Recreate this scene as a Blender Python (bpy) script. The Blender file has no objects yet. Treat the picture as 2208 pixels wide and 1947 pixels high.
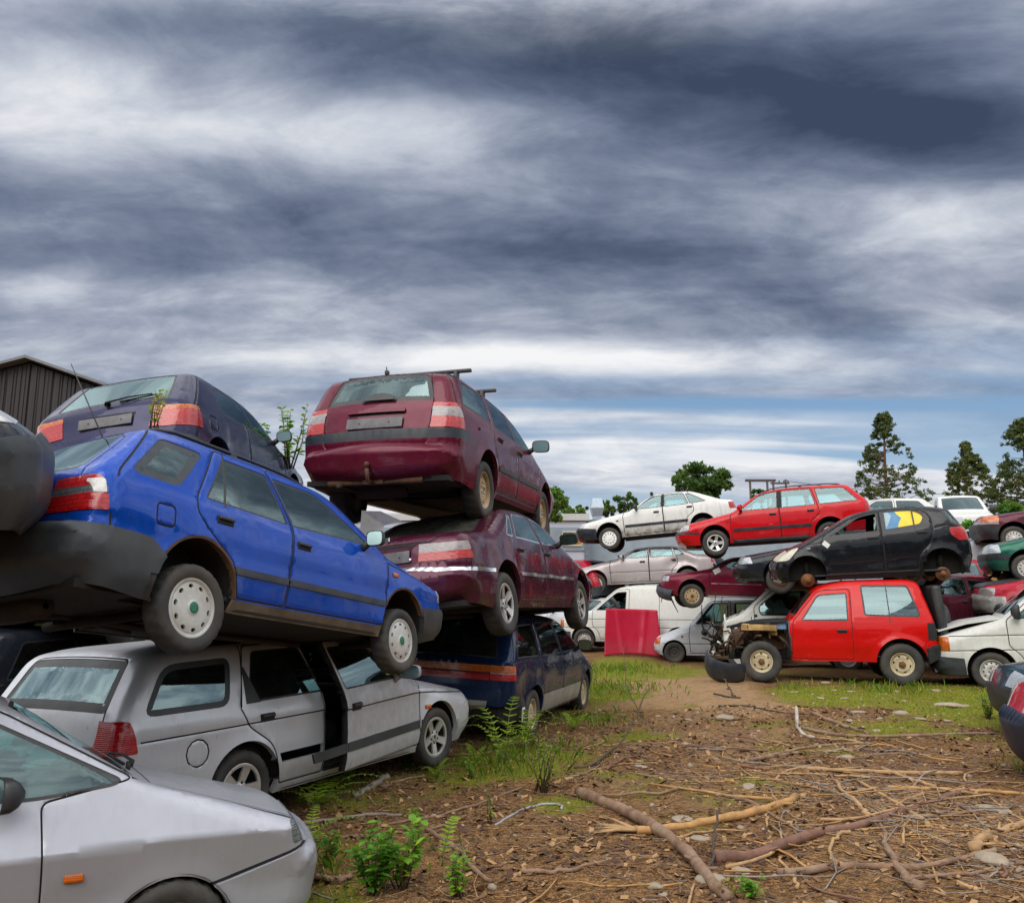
import bpy, bmesh, math, random
import numpy as np
from mathutils import Vector, Matrix, Euler
from mathutils.geometry import delaunay_2d_cdt
R_ = math.radians
SC = bpy.context.scene
COL = SC.collection
random.seed(7)

# ------------------------------------------------------------------ camera
CAM_H, F_PX, HOR = 1.65, 1805.0, 1288.0
PITCH = math.atan((HOR - 973.5) / F_PX)
cam = bpy.data.cameras.new('camera')
cam_o = bpy.data.objects.new('camera', cam)
COL.objects.link(cam_o)
cam_o.location = (0, 0, CAM_H)
cam_o.rotation_euler = (math.pi / 2 + PITCH, 0, 0)
cam.sensor_width = 36.0
cam.lens = 36.0 * F_PX / 2208.0
cam.clip_start = 0.05
cam.clip_end = 3000
SC.camera = cam_o
SC.view_settings.view_transform = 'Standard'
SC.view_settings.look = 'None'
SC.view_settings.exposure = 0.35
SC.view_settings.gamma = 1.0

# ------------------------------------------------------------------ node helper
class NT:
    def __init__(s, tree):
        s.t = tree; s.n = tree.nodes; s.l = tree.links
    def new(s, typ, **kw):
        n = s.n.new(typ)
        for k, v in kw.items():
            if k == 'inp':
                for a, b in v.items():
                    if hasattr(b, 'is_output') or isinstance(b, bpy.types.NodeSocket):
                        s.l.new(b, n.inputs[a])
                    else:
                        n.inputs[a].default_value = b
            else:
                setattr(n, k, v)
        return n
    def math(s, op, a, b=0.0, c=None, clamp=False):
        n = s.n.new('ShaderNodeMath'); n.operation = op; n.use_clamp = clamp
        for i, v in enumerate((a, b) if c is None else (a, b, c)):
            if isinstance(v, bpy.types.NodeSocket): s.l.new(v, n.inputs[i])
            else: n.inputs[i].default_value = v
        return n.outputs[0]
    def mix(s, f, a, b, typ='MIX'):
        n = s.n.new('ShaderNodeMix'); n.data_type = 'RGBA'; n.blend_type = typ
        for i, v in ((0, f), (6, a), (7, b)):
            if isinstance(v, bpy.types.NodeSocket): s.l.new(v, n.inputs[i])
            else: n.inputs[i].default_value = v if i == 0 else (tuple(v) + (1,))[:4]
        return n.outputs[2]
    def noise(s, vec, scale, detail=4, rough=.55, dist=0.0):
        n = s.n.new('ShaderNodeTexNoise')
        if vec is not None: s.l.new(vec, n.inputs['Vector'])
        n.inputs['Scale'].default_value = scale; n.inputs['Detail'].default_value = detail
        n.inputs['Roughness'].default_value = rough; n.inputs['Distortion'].default_value = dist
        return n.outputs[0]
    def remap(s, v, a, b, c=0.0, d=1.0, smooth=False):
        n = s.n.new('ShaderNodeMapRange'); n.clamp = True
        if smooth: n.interpolation_type = 'SMOOTHSTEP'
        s.l.new(v, n.inputs[0])
        for i, q in enumerate((a, b, c, d)):
            n.inputs[i + 1].default_value = q
        return n.outputs[0]
    def ramp(s, v, stops):
        n = s.n.new('ShaderNodeValToRGB'); s.l.new(v, n.inputs[0])
        e = n.color_ramp.elements
        while len(e) < len(stops): e.new(0.5)
        for q, (p, c) in zip(e, stops):
            q.position = p; q.color = tuple(c) + (1,)
        return n.outputs[0]

# ------------------------------------------------------------------ sky: broken stratocumulus over a clear NISHITA sky
SUN_EL, SUN_AZ = R_(44), R_(205)
w = bpy.data.worlds.new('World'); SC.world = w; w.use_nodes = True
k = NT(w.node_tree); k.n.clear()
geo = k.new('ShaderNodeTexCoord').outputs['Generated']
sep = k.new('ShaderNodeSeparateXYZ', inp={0: geo})
X, Y, Z = sep.outputs
sky = k.new('ShaderNodeTexSky', sky_type='NISHITA', sun_disc=False, sun_elevation=SUN_EL, sun_rotation=SUN_AZ)
skyb = k.mix(1.0, sky.outputs[0], (.10, .10, .10), 'MULTIPLY')
zz = k.math('ADD', k.math('MAXIMUM', Z, 0.0), 0.20)
px = k.math('DIVIDE', X, zz); py = k.math('DIVIDE', Y, zz)
pv = k.new('ShaderNodeCombineXYZ', inp={0: k.math('MULTIPLY', px, 1.0), 1: k.math('MULTIPLY', py, 1.5), 2: 2.3}).outputs[0]
n1 = k.noise(pv, 1.15, 8, .58, .5)
pv2 = k.new('ShaderNodeCombineXYZ', inp={0: k.math('MULTIPLY', px, 1.0), 1: k.math('MULTIPLY', py, 1.7), 2: 7.7}).outputs[0]
n2 = k.noise(pv2, 3.2, 8, .62, .4)
pv3 = k.new('ShaderNodeCombineXYZ', inp={0: k.math('MULTIPLY', px, .16), 1: k.math('MULTIPLY', py, 1.6), 2: 4.1}).outputs[0]
n3 = k.noise(pv3, 1.1, 5, .5, .2)
t = k.math('ADD', k.math('MULTIPLY', k.math('SUBTRACT', n1, .5), 1.05), k.math('MULTIPLY', k.math('SUBTRACT', n2, .5), .70))
t = k.math('ADD', t, k.math('MULTIPLY', k.math('SUBTRACT', n3, .5), .55))
n4 = k.noise(pv, 6.5, 8, .65, .6)
t = k.math('ADD', t, k.math('MULTIPLY', k.math('SUBTRACT', n4, .5), .16))
t = k.math('ADD', t, .535)
# large cloud masses, placed by direction on the sky (tangents of azimuth / elevation from north)
yy = k.math('MAXIMUM', Y, 0.02)
ta = k.math('DIVIDE', X, yy); te = k.math('DIVIDE', Z, yy)
front = k.remap(Y, .15, .45)
def mass(a, e, sa, se, amp, rot=0.0):
    da = k.math('SUBTRACT', ta, a); de = k.math('SUBTRACT', te, e)
    if rot:
        c_, s_ = math.cos(rot), math.sin(rot)
        da, de = (k.math('ADD', k.math('MULTIPLY', da, c_), k.math('MULTIPLY', de, s_)),
                  k.math('SUBTRACT', k.math('MULTIPLY', de, c_), k.math('MULTIPLY', da, s_)))
    q = k.math('ADD', k.math('POWER', k.math('DIVIDE', k.math('ABSOLUTE', da), sa), 2.0), k.math('POWER', k.math('DIVIDE', k.math('ABSOLUTE', de), se), 2.0))
    g = k.math('POWER', 2.718, k.math('MULTIPLY', q, -1.0))
    return k.math('MULTIPLY', k.math('MULTIPLY', g, amp), front)
for m in SKY_MASSES if 'SKY_MASSES' in globals() else [
    (-.42, .60, .32, .060, .30, -.06), (-.58, .66, .16, .05, .12), (-.12, .61, .16, .04, .14), (-.62, .585, .2, .03, .08),
    (.16, .71, .42, .075, -.42, 0), (.52, .60, .24, .075, -.58, -.12), (-.30, .76, .5, .035, -.18, 0),
    (-.50, .50, .40, .055, -.16, 0), (.1, .57, .3, .03, -.04),
    (-.60, .385, .09, .022, .30), (-.40, .37, .18, .016, .14), (-.35, .43, .45, .03, -.12), (-.2, .335, .5, .025, .06), (.52, .50, .22, .05, .20),
    (.58, .44, .12, .06, .16), (.25, .42, .35, .05, -.12), (.05, .295, .35, .018, .42), (.3, .275, .45, .016, .26),
    (.60, .32, .12, .03, .16), (.1, .215, .6, .02, .22), (.35, .17, .45, .022, .24), (0, .10, .9, .07, .26)]:
    t = k.math('ADD', t, mass(*m))
cl = k.ramp(t, [(0.0, (.036, .053, .092)), (.20, (.074, .100, .158)), (.40, (.152, .184, .258)), (.58, (.275, .307, .384)), (.76, (.455, .485, .545)), (1.0, (.72, .72, .73))])
# blue gaps between the low banks near the horizon
gap_n = k.noise(pv3, 1.7, 4, .5, .3)
low = k.math('MULTIPLY', k.remap(Z, .04, .12, 0, 1), k.remap(Z, .19, .30, 1, 0))
gap = k.math('MULTIPLY', k.remap(gap_n, .48, .62, 0, .75, True), low)
gap = k.math('ADD', gap, mass(.1, .262, .45, .014, .45)); gap = k.math('ADD', gap, mass(.3, .235, .5, .010, .55)); gap = k.math('ADD', gap, mass(.1, .17, .6, .012, .22), clamp=True)
blue = k.mix(.6, skyb, (.11, .22, .37))
col = k.mix(gap, cl, blue)
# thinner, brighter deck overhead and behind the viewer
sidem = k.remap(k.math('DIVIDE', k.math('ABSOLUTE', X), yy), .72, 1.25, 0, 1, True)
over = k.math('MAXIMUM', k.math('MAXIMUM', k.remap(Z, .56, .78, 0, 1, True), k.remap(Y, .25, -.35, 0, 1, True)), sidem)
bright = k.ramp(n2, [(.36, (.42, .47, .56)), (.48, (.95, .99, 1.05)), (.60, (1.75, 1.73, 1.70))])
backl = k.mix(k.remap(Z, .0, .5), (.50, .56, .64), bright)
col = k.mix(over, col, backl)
col = k.mix(k.remap(Z, -.02, .0), (.12, .10, .08), col)
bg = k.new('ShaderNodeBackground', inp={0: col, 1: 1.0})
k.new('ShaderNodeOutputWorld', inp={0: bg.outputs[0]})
w.cycles.sampling_method = 'MANUAL'; w.cycles.sample_map_resolution = 512

sun = bpy.data.lights.new('sun', 'SUN'); sun.energy = 1.5; sun.angle = R_(48); sun.color = (1.0, .95, .88)
sun_o = bpy.data.objects.new('sun', sun); COL.objects.link(sun_o)
# Sky Texture: rotation measured from +Y clockwise; lamp points from the sun to the scene
sd = Vector((math.sin(SUN_AZ) * math.cos(SUN_EL), math.cos(SUN_AZ) * math.cos(SUN_EL), math.sin(SUN_EL)))
sun_o.rotation_euler = (-sd).to_track_quat('-Z', 'Y').to_euler()
SC.cycles.max_bounces = 6; SC.cycles.diffuse_bounces = 3; SC.cycles.glossy_bounces = 4
SC.cycles.transparent_max_bounces = 10; SC.cycles.caustics_reflective = False; SC.cycles.caustics_refractive = False
SC.cycles.use_denoising = True
SC.cycles.sample_clamp_indirect = 4.0

# ------------------------------------------------------------------ scene helpers
def tag(o, label=None, cat=None, group=None, kind=None):
    if label: o['label'] = label
    if cat: o['category'] = cat
    if group: o['group'] = group
    if kind: o['kind'] = kind
    return o
def empty(name, loc=(0, 0, 0), rot=(0, 0, 0), parent=None):
    o = bpy.data.objects.new(name, None); COL.objects.link(o)
    o.location = loc; o.rotation_euler = rot; o.parent = parent
    o.empty_display_size = .1
    return o
def link(name, me, parent=None):
    o = bpy.data.objects.new(name, me); COL.objects.link(o); o.parent = parent
    return o
class MB:
    """collects shapes and links them as one mesh object"""
    def __init__(s): s.v = []; s.f = []; s.m = []; s.sm = []
    def add(s, vs, fs, mat=0, smooth=False):
        b = len(s.v); s.v += [tuple(v) for v in vs]
        for f in fs: s.f.append(tuple(b + i for i in f)); s.m.append(mat); s.sm.append(smooth)
        return s
    def box(s, c, d, rot=None, mat=0, bev=0.0):
        hx, hy, hz = d[0] / 2, d[1] / 2, d[2] / 2
        if bev <= 0:
            vs = [Vector((x, y, z)) for x in (-hx, hx) for y in (-hy, hy) for z in (-hz, hz)]
            fs = [(0, 1, 3, 2), (4, 6, 7, 5), (0, 4, 5, 1), (2, 3, 7, 6), (0, 2, 6, 4), (1, 5, 7, 3)]
        else:
            bm = bmesh.new(); bmesh.ops.create_cube(bm, size=1)
            for v in bm.verts: v.co = Vector((v.co.x * d[0], v.co.y * d[1], v.co.z * d[2]))
            bmesh.ops.bevel(bm, geom=bm.edges[:], offset=min(bev, min(d) * .45), segments=2, profile=.6, affect='EDGES')
            bm.verts.index_update(); vs = [v.co.copy() for v in bm.verts]; fs = [[v.index for v in f.verts] for f in bm.faces]; bm.free()
        M = Euler(rot).to_matrix() if rot else None
        c = Vector(c)
        return s.add([(M @ v if M else v) + c for v in vs], fs, mat, bev > 0)
    def tube(s, pts, rad, n=8, mat=0, caps=True, smooth=True):
        pts = [Vector(p) for p in pts]; rs = rad if hasattr(rad, '__len__') else [rad] * len(pts)
        vs = []; fs = []; prev = None
        for i, p in enumerate(pts):
            d = (pts[min(i + 1, len(pts) - 1)] - pts[max(i - 1, 0)])
            d = d.normalized() if d.length > 1e-9 else Vector((0, 0, 1))
            a = Vector((0, 0, 1)) if abs(d.z) < .9 else Vector((1, 0, 0))
            if prev is not None: a = prev
            u = (a - d * a.dot(d)).normalized(); v = d.cross(u); prev = u
            for j in range(n):
                an = 2 * math.pi * j / n
                vs.append(p + (u * math.cos(an) + v * math.sin(an)) * rs[i])
        for i in range(len(pts) - 1):
            for j in range(n):
                fs.append((i * n + j, i * n + (j + 1) % n, (i + 1) * n + (j + 1) % n, (i + 1) * n + j))
        if caps:
            fs.append(tuple(range(n - 1, -1, -1))); fs.append(tuple((len(pts) - 1) * n + j for j in range(n)))
        return s.add(vs, fs, mat, smooth)
    def lathe(s, prof, n=32, axis='y', c=(0, 0, 0), mat=0, smooth=True, flip=False):
        vs = []; fs = []
        for (r, h) in prof:
            for j in range(n):
                a = 2 * math.pi * j / n
                p = {'y': (r * math.cos(a), h, r * math.sin(a)), 'z': (r * math.cos(a), r * math.sin(a), h), 'x': (h, r * math.cos(a), r * math.sin(a))}[axis]
                vs.append((p[0] + c[0], p[1] + c[1], p[2] + c[2]))
        for i in range(len(prof) - 1):
            for j in range(n):
                q = (i * n + j, i * n + (j + 1) % n, (i + 1) * n + (j + 1) % n, (i + 1) * n + j)
                fs.append(q[::-1] if flip else q)
        return s.add(vs, fs, mat, smooth)
    def mesh(s, name, mats):
        me = bpy.data.meshes.new(name); me.from_pydata(s.v, [], s.f)
        for m in (mats if isinstance(mats, (list, tuple)) else [mats]): me.materials.append(m)
        me.polygons.foreach_set('material_index', s.m); me.polygons.foreach_set('use_smooth', s.sm)
        me.update(); return me
    def build(s, name, mats, parent=None):
        return link(name, s.mesh(name, mats), parent)

# ------------------------------------------------------------------ materials
def base_mat(name):
    m = bpy.data.materials.new(name); m.use_nodes = True
    kk = NT(m.node_tree); b = kk.n['Principled BSDF']
    return m, kk, b
def setb(kk, b, **kw):
    al = dict(col='Base Color', rough='Roughness', metal='Metallic', coat='Coat Weight', coatr='Coat Roughness', normal='Normal', spec='Specular IOR Level', sub='Subsurface Weight')
    for a, v in kw.items():
        i = b.inputs[al[a]]
        if isinstance(v, bpy.types.NodeSocket): kk.l.new(v, i)
        else: i.default_value = (tuple(v) + (1,))[:4] if a == 'col' else v
def bump(kk, h, strength=.3, dist=.01):
    return kk.new('ShaderNodeBump', inp={'Strength': strength, 'Distance': dist, 'Height': h}).outputs[0]
def objco(kk): return kk.new('ShaderNodeTexCoord').outputs['Object']
def simple(name, rgb, rough=.6, metal=0.0, var=.25, scale=8.0, bmp=0.0, bscale=40., coat=0.0, dirt=None, spec=.5):
    m, kk, b = base_mat(name)
    oc = objco(kk); n = kk.noise(oc, scale, 5, .6)
    c = kk.mix(kk.remap(n, .3, .7), [q * (1 - var) for q in rgb], [min(1, q * (1 + var)) for q in rgb])
    if dirt:
        n2 = kk.noise(oc, 3.3, 6, .65)
        c = kk.mix(kk.remap(n2, .42, .68, 0, dirt[3]), c, dirt[:3])
    setb(kk, b, col=c, rough=kk.remap(n, .2, .8, max(.02, rough - .08), min(1, rough + .1)), metal=metal, coat=coat, spec=spec)
    if bmp: setb(kk, b, normal=bump(kk, kk.noise(oc, bscale, 5, .6), bmp, .01))
    return m
DARKIN = (.012, .013, .014)
def paint(name, rgb, metal=0.0, rough=.32, dust=.25, fade=.15, coat=.7, rust=0.0, top=None):
    m, kk, b = base_mat(name)
    oc = objco(kk); sp = kk.new('ShaderNodeSeparateXYZ', inp={0: oc})
    n1 = kk.noise(oc, 1.3, 5, .6); n2 = kk.noise(oc, 9., 6, .65)
    mp = kk.new('ShaderNodeMapping', inp={'Vector': oc, 'Scale': (9., 9., 1.1)}).outputs[0]
    streak = kk.noise(mp, 2.2, 4, .6)
    c = kk.mix(kk.remap(n1, .3, .7), [q * (1 - fade * .6) for q in rgb], [min(1, q * (1 + fade) + fade * .012) for q in rgb])
    # road dirt low on the panels, dust in streaks and on upward faces
    lowz = kk.remap(sp.outputs[2], .22, .62, 1, 0, True)
    d = kk.math('MULTIPLY', lowz, kk.remap(n2, .32, .68, .25, 1.0))
    nz = kk.new('ShaderNodeSeparateXYZ', inp={0: kk.new('ShaderNodeNewGeometry').outputs['Normal']}).outputs[2]
    up = kk.math('MULTIPLY', kk.remap(nz, .3, 1.0), kk.remap(n2, .38, .7, .1, 1))
    d = kk.math('ADD', kk.math('MULTIPLY', d, dust * 1.7), kk.math('MULTIPLY', up, dust * .5))
    d = kk.math('ADD', d, kk.math('MULTIPLY', kk.remap(streak, .52, .75), dust * .55), clamp=True)
    c = kk.mix(d, c, (.13, .11, .085))
    if rust:
        rn = kk.noise(oc, 6.5, 7, .7)
        rf = kk.math('MULTIPLY', kk.remap(rn, .60, .66), kk.remap(sp.outputs[2], .25, .75, rust, rust * .15))
        c = kk.mix(rf, c, (.13, .05, .02))
        d = kk.math('ADD', d, rf, clamp=True)
    mp2 = kk.new('ShaderNodeMapping', inp={'Vector': oc, 'Scale': (1.2, 8., 26.), 'Rotation': (0, .25, 0)}).outputs[0]
    scr = kk.math('MULTIPLY', kk.remap(kk.noise(mp2, 3.0, 2, .5), .735, .76), kk.remap(n1, .5, .62))
    c = kk.mix(kk.math('MULTIPLY', scr, .55), c, (.42, .42, .42))
    geo_ = kk.new('ShaderNodeNewGeometry')
    c = kk.mix(geo_.outputs['Backfacing'], c, DARKIN)
    inv = kk.math('SUBTRACT', 1.0, geo_.outputs['Backfacing'])
    wav = kk.noise(oc, 2.6, 2, .5)
    setb(kk, b, col=c, rough=kk.math('ADD', kk.remap(n2, .3, .75, rough - .08, rough + .12), kk.math('MULTIPLY', d, .35), clamp=True),
         metal=kk.math('MULTIPLY', kk.math('MULTIPLY', kk.math('SUBTRACT', 1.0, d), metal), inv),
         coat=kk.math('MULTIPLY', kk.math('MULTIPLY', kk.math('SUBTRACT', 1.0, d), coat * .5), inv), coatr=.03)
    nb = bump(kk, wav, .35, .012)
    setb(kk, b, normal=nb, spec=.12)
    kk.l.new(nb, b.inputs['Coat Normal'])
    return m
def glass_mat(name, tint=(.55, .72, .70), base=.10, dust=.12, rough=.02):
    m = bpy.data.materials.new(name); m.use_nodes = True
    kk = NT(m.node_tree); kk.n.clear()
    oc = objco(kk); n = kk.noise(oc, 4., 6, .65); nn = kk.noise(oc, 1.8, 3, .5)
    nb = bump(kk, nn, .07, .012)
    fr = kk.new('ShaderNodeFresnel', inp={'IOR': 1.5, 'Normal': nb}).outputs[0]
    fac = kk.math('ADD', kk.math('MULTIPLY', fr, 1.25), base, clamp=True)
    tr = kk.new('ShaderNodeBsdfTransparent', inp={0: tint + (1,)})
    gl = kk.new('ShaderNodeBsdfGlossy', inp={'Color': (.55, .75, .78, 1), 'Roughness': rough, 'Normal': nb})
    m1 = kk.new('ShaderNodeMixShader', inp={0: fac, 1: tr.outputs[0], 2: gl.outputs[0]})
    df = kk.new('ShaderNodeBsdfDiffuse', inp={0: (.22, .21, .18, 1)})
    m2 = kk.new('ShaderNodeMixShader', inp={0: kk.remap(n, .4, .75, dust * .25, dust), 1: m1.outputs[0], 2: df.outputs[0]})
    kk.new('ShaderNodeOutputMaterial', inp={0: m2.outputs[0]})
    return m
def lens_mat(name, rgb, rough=.12, cells=.7):
    m, kk, b = base_mat(name)
    oc = objco(kk)
    wv = kk.new('ShaderNodeTexWave', wave_type='BANDS', bands_direction='Z', inp={'Vector': oc, 'Scale': 26.0, 'Distortion': .3}).outputs[1]
    vor = kk.new('ShaderNodeTexVoronoi', inp={'Vector': oc, 'Scale': 22.0}).outputs[0]
    c = kk.mix(kk.remap(vor, .1, .6), [q * .85 for q in rgb], [min(1, q * 1.12) for q in rgb])
    c = kk.mix(kk.remap(wv, .55, .85, 0, .45), c, [q * .45 for q in rgb])
    br = kk.new('ShaderNodeTexBrick', inp={'Vector': kk.new('ShaderNodeMapping', inp={'Vector': kk.new('ShaderNodeCombineXYZ', inp={0: kk.new('ShaderNodeSeparateXYZ', inp={0: oc}).outputs[1], 1: kk.new('ShaderNodeSeparateXYZ', inp={0: oc}).outputs[2]}).outputs[0]}).outputs[0], 'Scale': 9.0, 'Mortar Size': .03, 'Color1': (1, 1, 1, 1), 'Color2': (.72, .72, .72, 1), 'Mortar': (.35, .35, .35, 1)}).outputs[0]
    c = kk.mix(cells, c, br, 'MULTIPLY')
    setb(kk, b, col=c, rough=rough, coat=.5, coatr=.06, normal=bump(kk, wv, .25, .004))
    return m
M = {}
M['seam'] = simple('rubber_seal', (.012, .012, .013), .8)
M['black'] = simple('black_plastic', (.022, .024, .027), .5, bmp=.06, bscale=150, dirt=(.12, .105, .08, .25))
M['gray'] = simple('weathered_grey_plastic', (.030, .037, .045), .45, bmp=.08, bscale=120, dirt=(.10, .10, .09, .28), var=.3, scale=4)
M['slate'] = simple('slate_plastic', (.014, .020, .031), .42, bmp=.05, bscale=120, dirt=(.13, .115, .09, .3))
M['under'] = simple('underbody', (.009, .008, .007), .9, bmp=.4, bscale=30, dirt=(.022, .014, .008, .7))
M['rustm'] = simple('rusty_metal', (.10, .045, .020), .8, bmp=.4, bscale=50, var=.5, dirt=(.035, .022, .015, .8))
M['tyre'] = simple('tyre_rubber', (.030, .029, .028), .75, bmp=.25, bscale=60, dirt=(.10, .085, .065, .55), scale=10)
M['silver'] = simple('alloy', (.62, .62, .61), .32, .55, dirt=(.20, .15, .09, .55), var=.1)
M['steelwhite'] = simple('silver_steel_rim', (.55, .55, .52), .42, .2, dirt=(.20, .14, .08, .6), var=.12)
M['cream'] = simple('cream_steel_rim', (.55, .47, .30), .5, 0, dirt=(.14, .075, .03, .55), var=.15)
M['goldrust'] = simple('rusty_rim', (.34, .22, .10), .6, .2, dirt=(.5, .44, .32, .6), var=.35)
M['rimdark'] = simple('dark_steel_rim', (.05, .047, .043), .6, .3, dirt=(.12, .09, .06, .5))
M['brake'] = simple('brake_rust', (.20, .085, .035), .75, .3, var=.5, bmp=.3)
M['chrome'] = simple('chrome', (.75, .75, .76), .14, .9, var=.05)
M['seat'] = simple('seat_cloth', (.035, .04, .045), .9, bmp=.2, bscale=150)
M['dash'] = simple('dashboard_plastic', (.022, .023, .025), .6)
M['glass'] = glass_mat('window_glass', (.30, .50, .50), .10, .04)
M['glassdark'] = glass_mat('dark_window_glass', (.16, .24, .24), .12, .10)
M['glassclear'] = glass_mat('clear_window_glass', (.54, .78, .78), .10, .04)
M['glassdirty'] = glass_mat('dusty_window_glass', (.30, .42, .40), .10, .50)
M['glassteal'] = glass_mat('teal_window_glass', (.16, .50, .46), .09, .06)
M['glassgreen'] = glass_mat('pale_teal_window_glass', (.46, .74, .74), .17, .05)
M['pale_lens'] = lens_mat('milky_headlamp', (.62, .62, .60), .15, 0)
M['red_lens'] = lens_mat('red_lens', (.50, .006, .008))
M['orange_lens'] = lens_mat('orange_lens', (.62, .13, .008))
M['white_lens'] = lens_mat('clear_lens', (.30, .26, .26), cells=.25)
M['smoke_lens'] = lens_mat('smoky_lens', (.12, .12, .13))
M['head_lens'] = lens_mat('headlamp_glass', (.40, .43, .46), .06, .2)
M['yellow_lens'] = lens_mat('yellowed_headlamp', (.55, .52, .40), .2, 0)
M['plate'] = simple('blank_plate_holder', (.11, .105, .11), .55, var=.4, scale=12)
M['paper'] = simple('white_paper', (.75, .75, .73), .7, var=.06)
# ------------------------------------------------------------------ car bodies
def fillet(pts, closed=False, n=5):
    """corner rounding of a 2-D polyline; each point (a, b, fillet, extra...) -> array of (a, b, extra...)"""
    P = [np.array([p[0], p[1]] + list(p[3:]), float) for p in pts]
    fl = [p[2] if len(p) > 2 else 0.0 for p in pts]
    out = []; N = len(P)
    for i in range(N):
        if fl[i] <= 0 or (not closed and i in (0, N - 1)):
            out.append(P[i]); continue
        a, b, c = P[i - 1], P[i], P[(i + 1) % N]
        la = np.linalg.norm(b[:2] - a[:2]); lc = np.linalg.norm(c[:2] - b[:2])
        fa = min(fl[i], la * .48) / la; fc = min(fl[i], lc * .48) / lc
        p0 = b + (a - b) * fa; p2 = b + (c - b) * fc
        for q in range(n + 1):
            u = q / n
            out.append(p0 * (1 - u) ** 2 + 2 * b * u * (1 - u) + p2 * u * u)
    return np.array(out)
def resample(A, step, closed=False):
    out = []; N = len(A)
    for i in range(N if closed else N - 1):
        a, b = A[i], A[(i + 1) % N]
        L = np.linalg.norm(b[:2] - a[:2]); q = max(1, int(math.ceil(L / step)))
        for j in range(q): out.append(a + (b - a) * j / q)
    if not closed: out.append(A[-1])
    return np.array(out)
def inpoly(Q, poly):
    x, y = Q[:, 0], Q[:, 1]; r = np.zeros(len(Q), bool)
    px, py = poly[:, 0], poly[:, 1]; n = len(poly); j = n - 1
    for i in range(n):
        c = ((py[i] > y) != (py[j] > y))
        if c.any():
            xi = (px[j] - px[i]) * (y - py[i]) / (py[j] - py[i] + 1e-15) + px[i]
            r ^= c & (x < xi)
        j = i
    return r
def seg_dist(Q, A, closed=False, want=False):
    """distance of points Q to polyline A, and the (float) index of the nearest spot"""
    B = np.roll(A, -1, 0) if closed else A[1:]
    S = A[:, :2] if closed else A[:-1, :2]
    D = B[:, :2] - S; L2 = (D ** 2).sum(1) + 1e-12
    best = np.full(len(Q), 1e9); idx = np.zeros(len(Q))
    for i in range(len(S)):
        u = np.clip(((Q - S[i]) @ D[i]) / L2[i], 0, 1)
        d = np.hypot(*(Q - S[i] - u[:, None] * D[i]).T)
        m = d < best
        best[m] = d[m]
        if want: idx[m] = i + u[m]
    return (best, idx) if want else best
def offset_line(A, w_, closed):
    A = A[:, :2]
    if closed: T = np.roll(A, -1, 0) - np.roll(A, 1, 0)
    else:
        T = np.gradient(A, axis=0)
    T /= np.linalg.norm(T, axis=1)[:, None] + 1e-12
    return A + w_ * np.stack([-T[:, 1], T[:, 0]], 1)
def shrink(A, w_):
    a = np.sum(A[:, 0] * np.roll(A[:, 1], -1) - np.roll(A[:, 0], -1) * A[:, 1])
    return offset_line(A, w_ if a > 0 else -w_, True)
def cdt(points, lines):
    V = [tuple(p) for p in points]; E = []
    for A, closed in lines:
        b = len(V); n = len(A)
        V += [(float(a[0]), float(a[1])) for a in A]
        E += [(b + i, b + i + 1) for i in range(n - 1)]
        if closed: E.append((b + n - 1, b))
    r = delaunay_2d_cdt([Vector(v) for v in V], E, [], 0, 2e-4)
    return np.array([(v.x, v.y) for v in r[0]]), np.array([f for f in r[2]])

class Car:
    pass
KX = .75   # lateral unit of the top skin's flat map

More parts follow.
